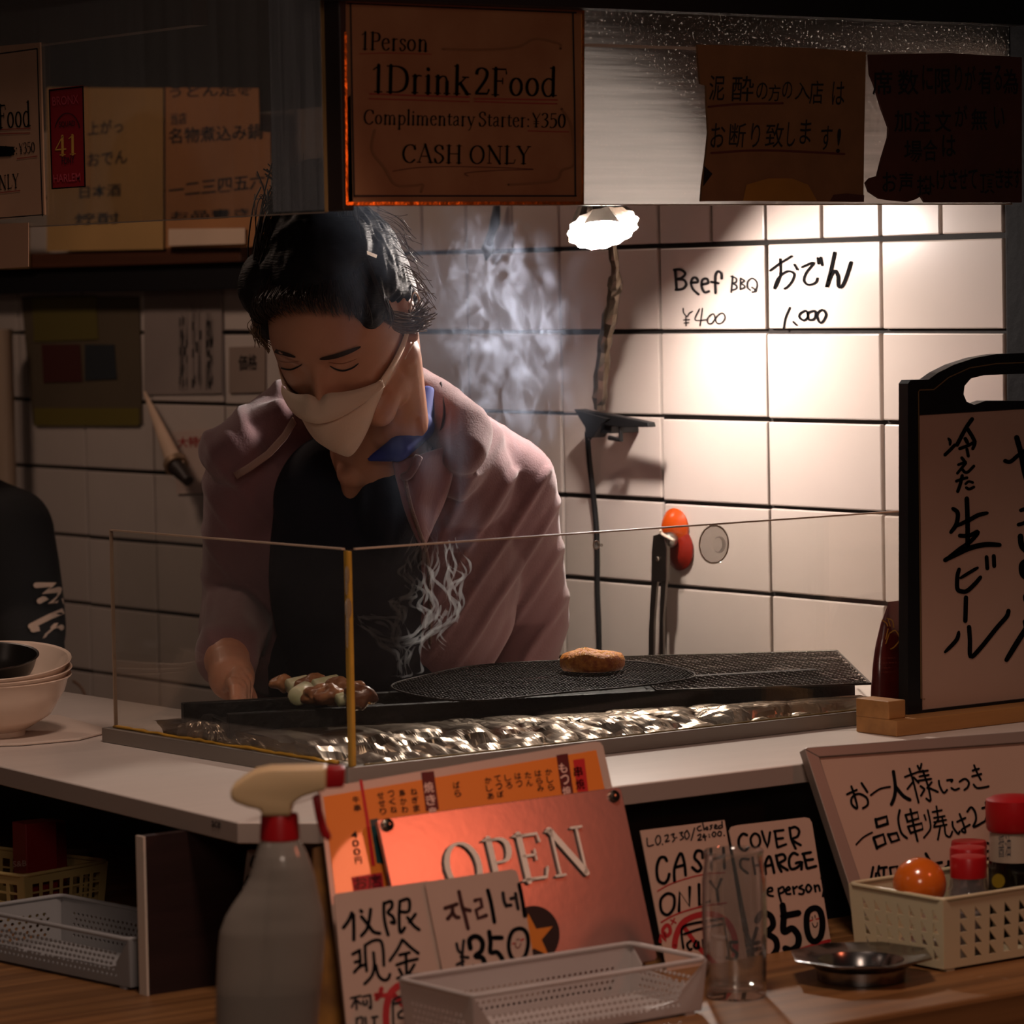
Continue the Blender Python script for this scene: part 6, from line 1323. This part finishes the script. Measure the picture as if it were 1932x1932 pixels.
o = up_.build('mask_upper_panel', MK, cook, smooth='all', fix=False); md = o.modifiers.new('t', 'SOLIDIFY'); md.thickness = .0010; md.offset = -1
lo = MB().grid([row(C2), row(mixf(C2, L_, .5, .001)), row(L_), row(mixf(L_, B_, .4, .002)), row(mixf(L_, B_, .75, .001)), row(B_)])
o = lo.build('mask_lower_panel', MK, cook, smooth='all', fix=False); md = o.modifiers.new('t', 'SOLIDIFY'); md.thickness = .0010; md.offset = -1
for sx in (-1, 1):
    r1 = [HL_(sx * .0565, .068, -.034), HL_(sx * .066, .045, -.028), HL_(sx * .0745, .018, -.018), HL_(sx * .079, -.002, -.006)]
    r2 = [HL_(sx * .0465, .050, -.062), HL_(sx * .060, .030, -.048), HL_(sx * .0725, .010, -.030), HL_(sx * .0795, -.008, -.012)]
    a = spline(r1, 5); b = spline(r2, 5); m_ = [p.lerp(q, .5) + xv * sx * .002 for p, q in zip(a, b)]
    o = MB().grid([a, m_, b]).build('mask_side_wing', MK, cook, smooth='all', fix=False); md = o.modifiers.new('t', 'SOLIDIFY'); md.thickness = .0009; md.offset = 0
    MB().tube(spline([HL_(sx * .079, -.002, -.006), HL_(sx * .083, -.022, .010), HL_(sx * .082, -.034, -.008), HL_(sx * .078, -.018, -.035), HL_(sx * .066, .015, -.050)], 6), .0011, 6).build('ear_loop', MK, cook, smooth='all')
# ---- hair
HAIRM = mat('hair_black', '0f0b0a', rough=.62, spec=.25, bump=(90, .6), stretch=(1, 1, 6))
mb = MB(); R = Matrix((xv, fv, uv_)).transposed()
hrows = []
for i in range(41):
    t_ = math.pi * i / 40; rw = []
    for k_ in range(72):
        a = 2 * math.pi * k_ / 72; nx, ny, nz = math.sin(t_) * math.cos(a), math.sin(t_) * math.sin(a), math.cos(t_)
        # hairline: forehead from z=.062 in front dropping to below the ear at the back
        ang = math.atan2(ny, abs(nx) + 1e-6); front = max(0, ny); lim = .66 if ny > .66 else (.66 - (.66 - ny) * .78); lim = max(lim, -.62)
        nzz = max(nz, lim) if nz < lim else nz
        g_ = 1.11 + .05 * noise.noise(Vector((nx * 4, ny * 4, nz * 4))) + .10 * max(0, nz) * (1 if ny < .2 else .6)
        if nz < lim: g_ = .84
        s = max(0, -nz); q = Vector((.0755 * nx * (1 - .3 * s * s), (.095 if ny > 0 else .104) * ny, .119 * nz))
        rw.append(HL_(*(q * g_)))
    hrows.append(rw)
mb.grid(hrows, closed_u=True)
mb.ell(HL_(-.012, -.070, .105), (.052, .050, .045), R, 20, 14); mb.ell(HL_(-.052, .030, .075), (.030, .045, .035), R, 16, 10); mb.ell(HL_(.030, .015, .105), (.040, .050, .030), R, 16, 10); mb.ell(HL_(-.062, .035, .035), (.016, .022, .030), R, 12, 8); mb.ell(HL_(.058, .035, .050), (.020, .030, .034), R, 14, 9)
hair = blob('hair', mb, HAIRM, cook, .0030, 2, disp=lambda co: np.array([.0018 * noise.noise(Vector((p[0] * 120, p[1] * 120, p[2] * 40))) for p in co]))
random.seed(7); sm = MB()
def strand(pts, r, jit=.0): sm.tube(spline([Vector(p) + Vector((random.gauss(0, jit), random.gauss(0, jit), random.gauss(0, jit))) for p in pts], 5), [r * min(1, .15 + i_ / 7) for i_ in range(5 * (len(pts) - 1) + 1)], 3, cap=False)
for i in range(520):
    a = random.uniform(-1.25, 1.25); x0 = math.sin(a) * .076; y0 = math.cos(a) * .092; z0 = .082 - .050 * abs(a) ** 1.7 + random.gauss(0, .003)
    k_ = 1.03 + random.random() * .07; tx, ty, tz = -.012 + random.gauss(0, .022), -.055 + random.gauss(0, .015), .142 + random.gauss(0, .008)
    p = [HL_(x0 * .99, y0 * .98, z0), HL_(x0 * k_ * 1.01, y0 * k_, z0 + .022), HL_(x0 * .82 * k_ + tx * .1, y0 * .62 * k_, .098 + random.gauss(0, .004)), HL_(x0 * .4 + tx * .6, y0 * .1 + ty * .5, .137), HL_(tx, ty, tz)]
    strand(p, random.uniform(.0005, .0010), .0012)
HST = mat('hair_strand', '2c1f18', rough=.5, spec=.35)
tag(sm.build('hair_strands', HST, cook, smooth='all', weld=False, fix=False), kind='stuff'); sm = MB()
# loose side hair by her left ear (image right), combed back and down
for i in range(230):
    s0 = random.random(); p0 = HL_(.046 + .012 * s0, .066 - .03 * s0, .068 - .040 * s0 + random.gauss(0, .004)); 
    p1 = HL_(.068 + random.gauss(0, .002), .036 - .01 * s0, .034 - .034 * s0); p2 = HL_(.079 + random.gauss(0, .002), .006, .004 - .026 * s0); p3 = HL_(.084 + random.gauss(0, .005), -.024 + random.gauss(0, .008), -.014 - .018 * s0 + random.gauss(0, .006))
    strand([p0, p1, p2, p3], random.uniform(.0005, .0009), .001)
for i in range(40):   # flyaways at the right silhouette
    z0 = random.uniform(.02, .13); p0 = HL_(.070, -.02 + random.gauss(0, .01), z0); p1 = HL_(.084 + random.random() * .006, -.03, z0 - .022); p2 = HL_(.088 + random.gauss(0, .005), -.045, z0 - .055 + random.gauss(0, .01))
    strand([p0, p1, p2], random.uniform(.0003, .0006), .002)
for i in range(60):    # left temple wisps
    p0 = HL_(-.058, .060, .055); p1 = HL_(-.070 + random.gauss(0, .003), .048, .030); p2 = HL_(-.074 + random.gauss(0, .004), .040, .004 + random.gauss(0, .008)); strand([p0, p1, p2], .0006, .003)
o = tag(sm.build('hair_strands', mat('hair_backlit', '6b523c', rough=.5, spec=.35), cook, smooth='all', weld=False, fix=False), kind='stuff'); o['label'] = 'loose strands with backlight painted in as brown'  # brown stands in for backlight on her dark hair
# hair clip
hc = hair; tr2 = bvh(hair)
k_ = Ink(None); k_.poly([(690, 473), (710, 481), (708, 487), (691, 480)]); o = decal('hair_clip', tr2, k_, mat('clip_metal', 'd8cfc4', rough=.15, metal=1), cook, .003); md = o.modifiers.new('t', 'SOLIDIFY'); md.thickness = .0012
# ---- hooded jacket
JM = mat('mauve_fleece', '7c585b', rough=.85, sheen=.25, bump=(420, .25), var=(12, .12))
mb = MB(); RB_ = Matrix((RH, FH, Zv)).transposed()
mb.ell(atd(790, 1050, 4.26), (.120, .105, .165), RB_, 24, 16)
mb.ell(atd(555, 1060, 4.30), (.100, .100, .165), RB_, 24, 16)
mb.ell(atd(700, 1250, 4.40), (.165, .115, .20), RB_, 24, 16)
mb.ell(atd(850, 900, 4.20), (.075, .070, .065), RB_, 20, 14)
mb.ell(atd(520, 900, 4.25), (.080, .070, .065), RB_, 20, 14)
for a, b, r0, r1 in ((SR, ER, .060, .047), (ER, WR_, .047, .034), (SL, EL, .058, .046), (EL, WL - (WL - EL) * .10, .046, .036), (atd(860, 860, 4.23), SR, .062, .060), (atd(560, 880, 4.26), SL, .060, .058)): capsule(mb, a, b, r0, r1, 22)
# hood lying round the neck
hood_pts = [(872, 850, 4.09, .028), (872, 815, 4.12, .034), (815, 765, 4.17, .033), (750, 730, 4.24, .034), (640, 730, 4.32, .040), (530, 790, 4.27, .038), (470, 830, 4.22, .036), (440, 860, 4.19, .034)]
hp_ = [atd(x, y_, d_) for x, y_, d_, r_ in hood_pts]
for i in range(len(hp_) - 1): capsule(mb, hp_[i], hp_[i + 1], hood_pts[i][3], hood_pts[i + 1][3], 20)
capsule(mb, atd(905, 832, 4.19), atd(860, 900, 4.12), .030, .026); capsule(mb, atd(420, 850, 4.20), atd(520, 800, 4.22), .028, .03)
def folds(co):
    out = np.zeros(len(co)); 
    sr, er, sl, el = [np.array(v) for v in (SR, ER, SL, EL)]; rh = np.array(RH); fhn = np.array(FH)
    x = co @ rh; z = co[:, 2]; y = co @ fhn
    srx = float(SR.dot(RH)); slx = float(SL.dot(RH))
    # sweeping diagonal folds on the sleeves and front
    for i, p in enumerate(co):
        v = noise.noise(Vector((x[i] * 9 + z[i] * 7, y[i] * 9, z[i] * 6 - x[i] * 3))) ; q = noise.noise(Vector((x[i] * 4, y[i] * 4, z[i] * 4 + 5)))
        s_ = math.sin((z[i] * 1.0 - (x[i] - srx) * 1.5) * 95 + q * 5)
        w_ = math.exp(-((x[i] - srx) / .10) ** 2) * (1 if z[i] < SR.z + .02 else .2)
        w2 = math.exp(-((x[i] - slx) / .10) ** 2)
        s2 = math.sin((z[i] + (x[i] - slx) * 1.4) * 90 + q * 5)
        out[i] = .0045 * v + .0050 * w_ * max(0, s_) ** 2 + .0035 * w2 * max(0, s2) ** 2
    return out
jacket = blob('hooded_jacket', mb, JM, cook, .0045, 10, disp=folds)
jt = bvh(jacket)
# dark seam where the hood meets the body, zip and placket
SEAM = mat('seam_dark', '2a191b', rough=.9)
def onj(x, y_, off=.002): 
    d_ = ray(x, y_).normalized(); h = jt.ray_cast(EYE, d_); p_ = h[0] if h[0] is not None else atd(x, y_, 4.1); return p_ - d_ * off
MB().tube(spline([onj(x, y_, -.0004) for x, y_ in ((832, 722), (838, 770), (832, 810), (815, 850), (800, 868))], 6), .0014, 6).build('hood_seam', SEAM, cook, smooth='all')
# folded collar flap with its gathered tab, image right of the zip
FL = MB(); fr = []
for i in range(13):
    v = i / 12; l = (742 + 25 * v + 30 * v * v, 872 + 165 * v); r = (862 - 10 * v - 35 * v * v, 838 + 150 * v); rw = []
    for j in range(15):
        u = j / 14; x = l[0] + (r[0] - l[0]) * u; y_ = l[1] + (r[1] - l[1]) * u
        d_ = 4.055 + .02 * (1 - u) * 0 + .03 * u + .012 * math.sin(u * 9 + v * 4) * (1 - v * .5) * .5 + .03 * v - .01 * math.sin(math.pi * u)
        rw.append(atd(x, y_, d_))
    fr.append(rw)
o = FL.grid(fr).build('collar_flap', mat('mauve_ribbed', '866063', rough=.85, sheen=.25, bump=(300, .4), stretch=(1, 1, .3)), cook, smooth='all', fix=False); md = o.modifiers.new('t', 'SOLIDIFY'); md.thickness = .004; md.offset = 0
MB().tube(spline([atd(x, y_, d_) for x, y_, d_ in ((790, 862, 4.035), (782, 880, 4.03), (772, 895, 4.032), (762, 900, 4.04))], 5), [.005] * 16, 8).build('drawcord_tab', JM, cook, smooth='all')
MB().tube(spline([atd(x, y_, d_) for x, y_, d_ in ((764, 905, 4.038), (775, 955, 4.05), (790, 1000, 4.065), (804, 1042, 4.09), (810, 1100, 4.12), (812, 1220, 4.18))], 6), .0024, 7).build('zipper', mat('zipper_tape', '7a6058', rough=.5, metal=.3, bump=(900, 1)), cook, smooth='all')
tr_ = [(553, 792), (535, 822), (505, 855), (470, 880), (443, 896)]
MB().grid([[atd(x - 3, y_ - 4, 4.10 + .012 * i) for i, (x, y_) in enumerate(tr_)], [atd(x + 4, y_ + 8, 4.10 + .012 * i) for i, (x, y_) in enumerate(tr_)]]).build('pale_trim', mat('trim_pale', 'a58478', rough=.8), cook, smooth='all', fix=False).modifiers.new('t', 'SOLIDIFY').thickness = .003
# ---- navy tee
NV = mat('navy_tee', '10131f', rough=.9, bump=(300, .2))
mb = MB(); mb.ell(atd(665, 1075, 4.20), (.095, .085, .175), RB_, 24, 16); mb.ell(atd(610, 960, 4.18), (.055, .055, .085), RB_, 20, 14); mb.ell(atd(735, 950, 4.14), (.040, .045, .070), RB_, 20, 14)
mb.ell(atd(680, 1250, 4.26), (.11, .10, .14), RB_, 20, 14)
blob('navy_tee', mb, NV, cook, .005, 8, disp=lambda co: np.array([.004 * noise.noise(Vector(p) * 14) for p in co]))
BL = mat('blue_lining', '2b3a8c', rough=.8)
mb = MB(); capsule(mb, atd(696, 866, 4.07), atd(750, 848, 4.050), .003, .014); capsule(mb, atd(750, 848, 4.050), atd(794, 805, 4.095), .014, .016); capsule(mb, atd(794, 805, 4.095), atd(806, 745, 4.14), .014, .011)
blob('collar_lining', mb, BL, cook, .003, 4)
# ---- apron-dark trousers and shoes (behind the counter)
TRM = mat('dark_trousers', '15141a', rough=.9); hipc = atd(700, 1420, 4.45); mb = MB(); mb.ell((hipc.x, hipc.y, .93), (.16, .11, .14), RB_, 20, 14)
for s_ in (-1, 1):
    h0 = Vector((hipc.x, hipc.y, .90)) + RH * s_ * .085; k0 = Vector((h0.x, h0.y, .48)) - FH * .02; f0 = Vector((h0.x, h0.y, .09)); capsule(mb, h0, k0, .082, .060); capsule(mb, k0, f0, .058, .045)
blob('trousers', mb, TRM, cook, .012, 4)
for s_ in (-1, 1):
    h0 = hipc + RH * s_ * .085; mb = MB(); capsule(mb, (h0.x, h0.y, .05), Vector((h0.x, h0.y, .042)) - FH * .15, .044, .036); blob('shoe', mb, BLACK, cook, .008, 3)
# ------------------------------------------------------------------ second person, cut by the left edge
p2 = thing('person', 'person in a black top with white sleeve print at the left edge', 'person', atd(-110, 1300, 5.05) * 1.0)
p2.location.z = 0
BT = mat('black_top', '0b0a0c', rough=.9, bump=(200, .2)); mb = MB()
SH = atd(15, 1005, 4.98); EB = atd(52, 1195, 4.90); WRI = atd(60, 1330, 4.70)
mb.ell(atd(-130, 1160, 5.08), (.16, .11, .24), RB_, 24, 16); capsule(mb, atd(-100, 960, 5.08), SH, .07, .062); capsule(mb, SH, EB, .064, .054); capsule(mb, EB, WRI, .052, .036)
SH2 = atd(-260, 1005, 5.10); capsule(mb, atd(-130, 960, 5.08), SH2, .07, .062); capsule(mb, SH2, atd(-300, 1220, 5.0), .062, .05); capsule(mb, atd(-300, 1220, 5.0), atd(-240, 1330, 4.8), .05, .036)
top2 = blob('black_top', mb, BT, p2, .006, 6, disp=lambda co: np.array([.005 * noise.noise(Vector(p) * 12) for p in co]))
t2_ = bvh(top2)
for q in (((165, 1218), (250, 1215), (200, 1250), (270, 1238)), ((180, 1290), (280, 1240), (230, 1300), (290, 1290)), ((140, 1405), (230, 1360), (290, 1335)), ((150, 1420), (260, 1400), (200, 1450), (280, 1410)), ((190, 1500), (250, 1510))):
    k_ = Ink(None, 0, 600, 500 / 1208).st(q, 26, smooth=False); decal('sleeve_print', t2_, k_, mat('print_white', 'b49a88', rough=.7), p2, .006)
mb = MB(); hd = atd(-120, 790, 5.05)
HO = hd.copy(); fv = (-FH * .97 + RH * .2 - Zv * .15).normalized(); xv = Zv.cross(-fv).normalized() * -1; uv_ = (Zv - fv * Zv.dot(fv)).normalized(); xv = fv.cross(uv_) * -1
o_ = len(mb.v)
for i in range(71):
    t_ = math.pi * i / 70
    for k_ in range(90): a = 2 * math.pi * k_ / 90; mb.v.append(headpt((math.sin(t_) * math.cos(a), math.sin(t_) * math.sin(a), math.cos(t_))))
for i in range(70):
    for k_ in range(90): mb.f.append([i * 90 + k_, (i + 1) * 90 + k_, (i + 1) * 90 + (k_ + 1) % 90, i * 90 + (k_ + 1) % 90])
mb.ell(HL_(0, .088, -.066), (.020, .008, .0045), Matrix((xv, fv, uv_)).transposed(), 14, 8); mb.ell(HL_(0, .087, -.074), (.017, .009, .005), Matrix((xv, fv, uv_)).transposed(), 14, 8)
capsule(mb, hd - Zv * .06, atd(-115, 960, 5.08), .05, .055)
capsule(mb, WRI - (WRI - EB) * .15, WRI, .028, .026); hand(mb, WRI, WRI + (RH * .2 - Zv * .3 - FH * .5).normalized() * .07, RH * .2 - Zv * .3 - FH * .5, RH, Zv, (.2, .3, .3))
W2 = atd(-240, 1330, 4.8); hand(mb, W2, W2 + (RH * .3 - Zv * .3 - FH * .5).normalized() * .07, RH * .3 - Zv * .3 - FH * .5, RH, Zv, (.2, .3, .3))
for s_ in (-1, 1): mb.ell(hd + RH * s_ * .074, (.010, .018, .03), RB_, 12, 8)
blob('body', mb, SKIN, p2, .0026, 2)
for s_ in (-1, 1):
    MB().tube(spline([HL_(s_ * .018, .0985, .017), HL_(s_ * .032, .0975, .023), HL_(s_ * .048, .086, .018)], 5), .0022, 6).build('eyebrow', BROW, p2, smooth='all')
    MB().tube(spline([HL_(s_ * .020, .0900, -.004), HL_(s_ * .032, .0925, -.007), HL_(s_ * .044, .082, -.004)], 5), .0014, 6).build('eyelash', LASH, p2, smooth='all')
mb = MB(); mb.ell(HL_(0, -.026, .034), (.083, .088, .096), Matrix((xv, fv, uv_)).transposed(), 30, 20); mb.ell(HL_(0, .030, .088), (.062, .045, .034), Matrix((xv, fv, uv_)).transposed(), 24, 14); blob('hair', mb, HAIRM, p2, .004, 2, disp=lambda co: np.array([.002 * noise.noise(Vector((p[0] * 90, p[1] * 90, p[2] * 30))) for p in co]))
hip2 = atd(-130, 1330, 5.05); mb = MB(); mb.ell((hip2.x, hip2.y, .86), (.16, .12, .16), RB_)
for s_ in (-1, 1):
    h0 = Vector((hip2.x, hip2.y, .84)) + RH * s_ * .08; f0 = Vector((h0.x, h0.y, .09)); capsule(mb, h0, f0, .08, .045)
blob('trousers', mb, TRM, p2, .014, 4)
# ------------------------------------------------------------------ smoke: volumes drifting up from the grill
def smoke(name, label, px, py, d, w, h, dep, dens, scale, seed, lo, hi, warp=1.0, vst=(1, 1, .55), col=(.66, .77, 1.0), shape='plume', lean_=0.0):
    c = atd(px, py, d); R = Matrix((RH, FH, Zv)).transposed().to_4x4()
    mb = MB().bx(-1, 1, -1, 1, -1, 1); o = mb.build(name, None, origin=(0, 0, 0)); o.matrix_world = Matrix.Translation(c) @ R @ Matrix.Diagonal((w / 2, dep / 2, h / 2, 1))
    m = bpy.data.materials.new(name); m.use_nodes = True; nt = m.node_tree; nt.nodes.clear(); N = nt.nodes.new; L = nt.links.new
    out = N('ShaderNodeOutputMaterial'); pv = N('ShaderNodeVolumePrincipled'); pv.inputs['Color'].default_value = col + (1,); pv.inputs['Anisotropy'].default_value = .25
    tc = N('ShaderNodeTexCoord'); mp = N('ShaderNodeMapping'); L(tc.outputs['Object'], mp.inputs[0])
    k = 1.0; mp.inputs['Scale'].default_value = (w / 2 * scale * vst[0], dep / 2 * scale * vst[1], h / 2 * scale * vst[2]); mp.inputs['Location'].default_value = (seed, seed * .37, -seed)
    def M(op, a, b=None, cl=False):
        q = N('ShaderNodeMath'); q.operation = op; q.use_clamp = cl
        for i, x in enumerate((a, b)):
            if x is None: continue
            if isinstance(x, (int, float)): q.inputs[i].default_value = x
            else: L(x, q.inputs[i])
        return q.outputs[0]
    n1_ = N('ShaderNodeTexNoise'); n1_.inputs['Scale'].default_value = .55; n1_.inputs['Detail'].default_value = 1; L(mp.outputs[0], n1_.inputs['Vector'])
    sub = N('ShaderNodeVectorMath'); sub.operation = 'SUBTRACT'; L(n1_.outputs['Color'], sub.inputs[0]); sub.inputs[1].default_value = (.5, .5, .5)
    sc_ = N('ShaderNodeVectorMath'); sc_.operation = 'SCALE'; L(sub.outputs[0], sc_.inputs[0]); sc_.inputs['Scale'].default_value = warp * 4
    ad = N('ShaderNodeVectorMath'); L(mp.outputs[0], ad.inputs[0]); L(sc_.outputs[0], ad.inputs[1])
    n2_ = N('ShaderNodeTexNoise'); n2_.noise_type = 'RIDGED_MULTIFRACTAL' if shape == 'wisp' else 'FBM'; n2_.inputs['Scale'].default_value = 1.0; n2_.inputs['Detail'].default_value = 3 if shape == 'wisp' else 4; L(ad.outputs[0], n2_.inputs['Vector'])
    if shape == 'wisp': n2_.normalize = True
    rg = N('ShaderNodeMapRange'); rg.interpolation_type = 'SMOOTHSTEP'; rg.inputs[1].default_value = lo; rg.inputs[2].default_value = hi; L(n2_.outputs['Fac'], rg.inputs[0])
    # envelope in the unit box: column around a drifting centre line, fading at both ends
    sp = N('ShaderNodeSeparateXYZ'); L(tc.outputs['Object'], sp.inputs[0]); x, y_, z = sp.outputs
    cx = M('MULTIPLY', z, lean_); wx = M('MULTIPLY', M('SUBTRACT', n1_.outputs['Fac'], .5), .9)
    xx = M('SUBTRACT', M('SUBTRACT', x, cx), wx); r2 = M('ADD', M('MULTIPLY', xx, xx), M('MULTIPLY', y_, y_)); z2 = M('MULTIPLY', z, z)
    env = M('SUBTRACT', 1.0, M('ADD', M('MULTIPLY', r2, 1.0), M('MULTIPLY', M('MULTIPLY', z2, z2), 1.0)), cl=True)
    L(M('MULTIPLY', M('MULTIPLY', M('MULTIPLY', rg.outputs[0], env), env), dens), pv.inputs['Density'])
    L(pv.outputs[0], out.inputs['Volume']); o.data.materials.append(m)
    tag(o, label, 'smoke', 'smoke rising from the grill', 'stuff')
    return o
smoke('smoke', 'dense bluish smoke billowing beside the cook\'s head', 925, 640, 4.20, .20, .31, .12, 24, 40, 3.1, .50, .80, 1.2, (1, 1, .6), shape='fbm', lean_=-.15)
smoke('smoke', 'soft haze spreading between the cook\'s head and the tiles', 900, 560, 4.40, .30, .42, .10, 4.5, 13, 6.1, .35, .75, .9, (1, 1, .7), shape='fbm', lean_=-.2)
smoke('smoke', 'thin smoke drifting up over the cook\'s hair', 720, 470, 3.86, .30, .26, .10, 4.5, 16, 7.7, .40, .85, .8, shape='fbm')
smoke('smoke', 'faint smoke trailing upward in front of the jacket', 790, 900, 3.98, .18, .30, .06, 14, 24, 9.3, .5, .80, 1.0, (1, 1, .4), shape='fbm', lean_=-.1)

# curling wisps: thin closed tongues of smoke filled with a scattering volume
WP = [[(1390,720),(1385,650),(1400,600),(1370,560),(1360,500),(1370,440),(1345,390),(1370,360),(1430,340),(1440,290),(1410,240),(1420,180),(1460,120),(1440,40)],
 [(1205,440),(1215,470),(1260,500),(1310,530),(1390,550),(1440,540),(1490,490),(1530,440),(1560,390),(1540,330),(1530,270),(1550,200),(1560,120),(1530,30)],
 [(1205,440),(1260,452),(1330,460),(1370,505),(1390,550)], [(1600,580),(1560,540),(1590,490),(1650,440),(1680,380),(1660,300),(1690,240),(1660,180),(1640,100)],
 [(1390,720),(1420,710),(1410,660),(1440,600),(1470,540)], [(1480,320),(1500,250),(1480,180),(1500,110)],
 [(1600,460),(1620,380),(1590,300),(1610,200),(1590,120)], [(1345,390),(1400,400),(1390,450),(1370,440)], [(1410,560),(1480,530),(1560,470),(1600,400)], [(1260,500),(1300,560),(1370,600),(1385,650)], [(1440,290),(1490,330),(1470,380),(1510,420),(1490,490)]]
mb = MB(); rw = random.Random(3)
for q in WP:
    P_ = spline([atd(180 + x / 2.415, 980 + y_ / 2.415, 4.0 + .02 * noise.noise(Vector((x * .01, y_ * .01, 3)))) for x, y_ in q], 6); n = len(P_)
    for rep in range(5):
        off = Vector((rw.gauss(0, .0045), rw.gauss(0, .006), rw.gauss(0, .003))) * (rep > 0); R_ = [(.0004 + (.0013 if rep == 0 else .0019) * (.55 + .45 * math.sin(i * .55 + rep * 2)) * math.sin(math.pi * (i + 1) / (n + 1)) ** .5) for i in range(n)]
        mb.tube([p_ + off + RH * noise.noise(p_ * 40 + Vector((rep * 5, 0, 0))) * .004 * rep for p_ in P_], R_, 7)
VS = bpy.data.materials.new('smoke_wisp'); VS.use_nodes = True; nt = VS.node_tree; nt.nodes.clear()
out = nt.nodes.new('ShaderNodeOutputMaterial'); vs_ = nt.nodes.new('ShaderNodeVolumeScatter'); vs_.inputs['Color'].default_value = (.86, .88, .92, 1); vs_.inputs['Density'].default_value = 105; vs_.inputs['Anisotropy'].default_value = .2
nt.links.new(vs_.outputs[0], out.inputs['Volume'])
o = blob('smoke', mb, VS, None, .0008, 1, origin=atd(785, 1200, 4.0)); tag(o, 'curling white wisps rising from the grill before the cook', 'smoke', 'smoke rising from the grill', 'stuff')
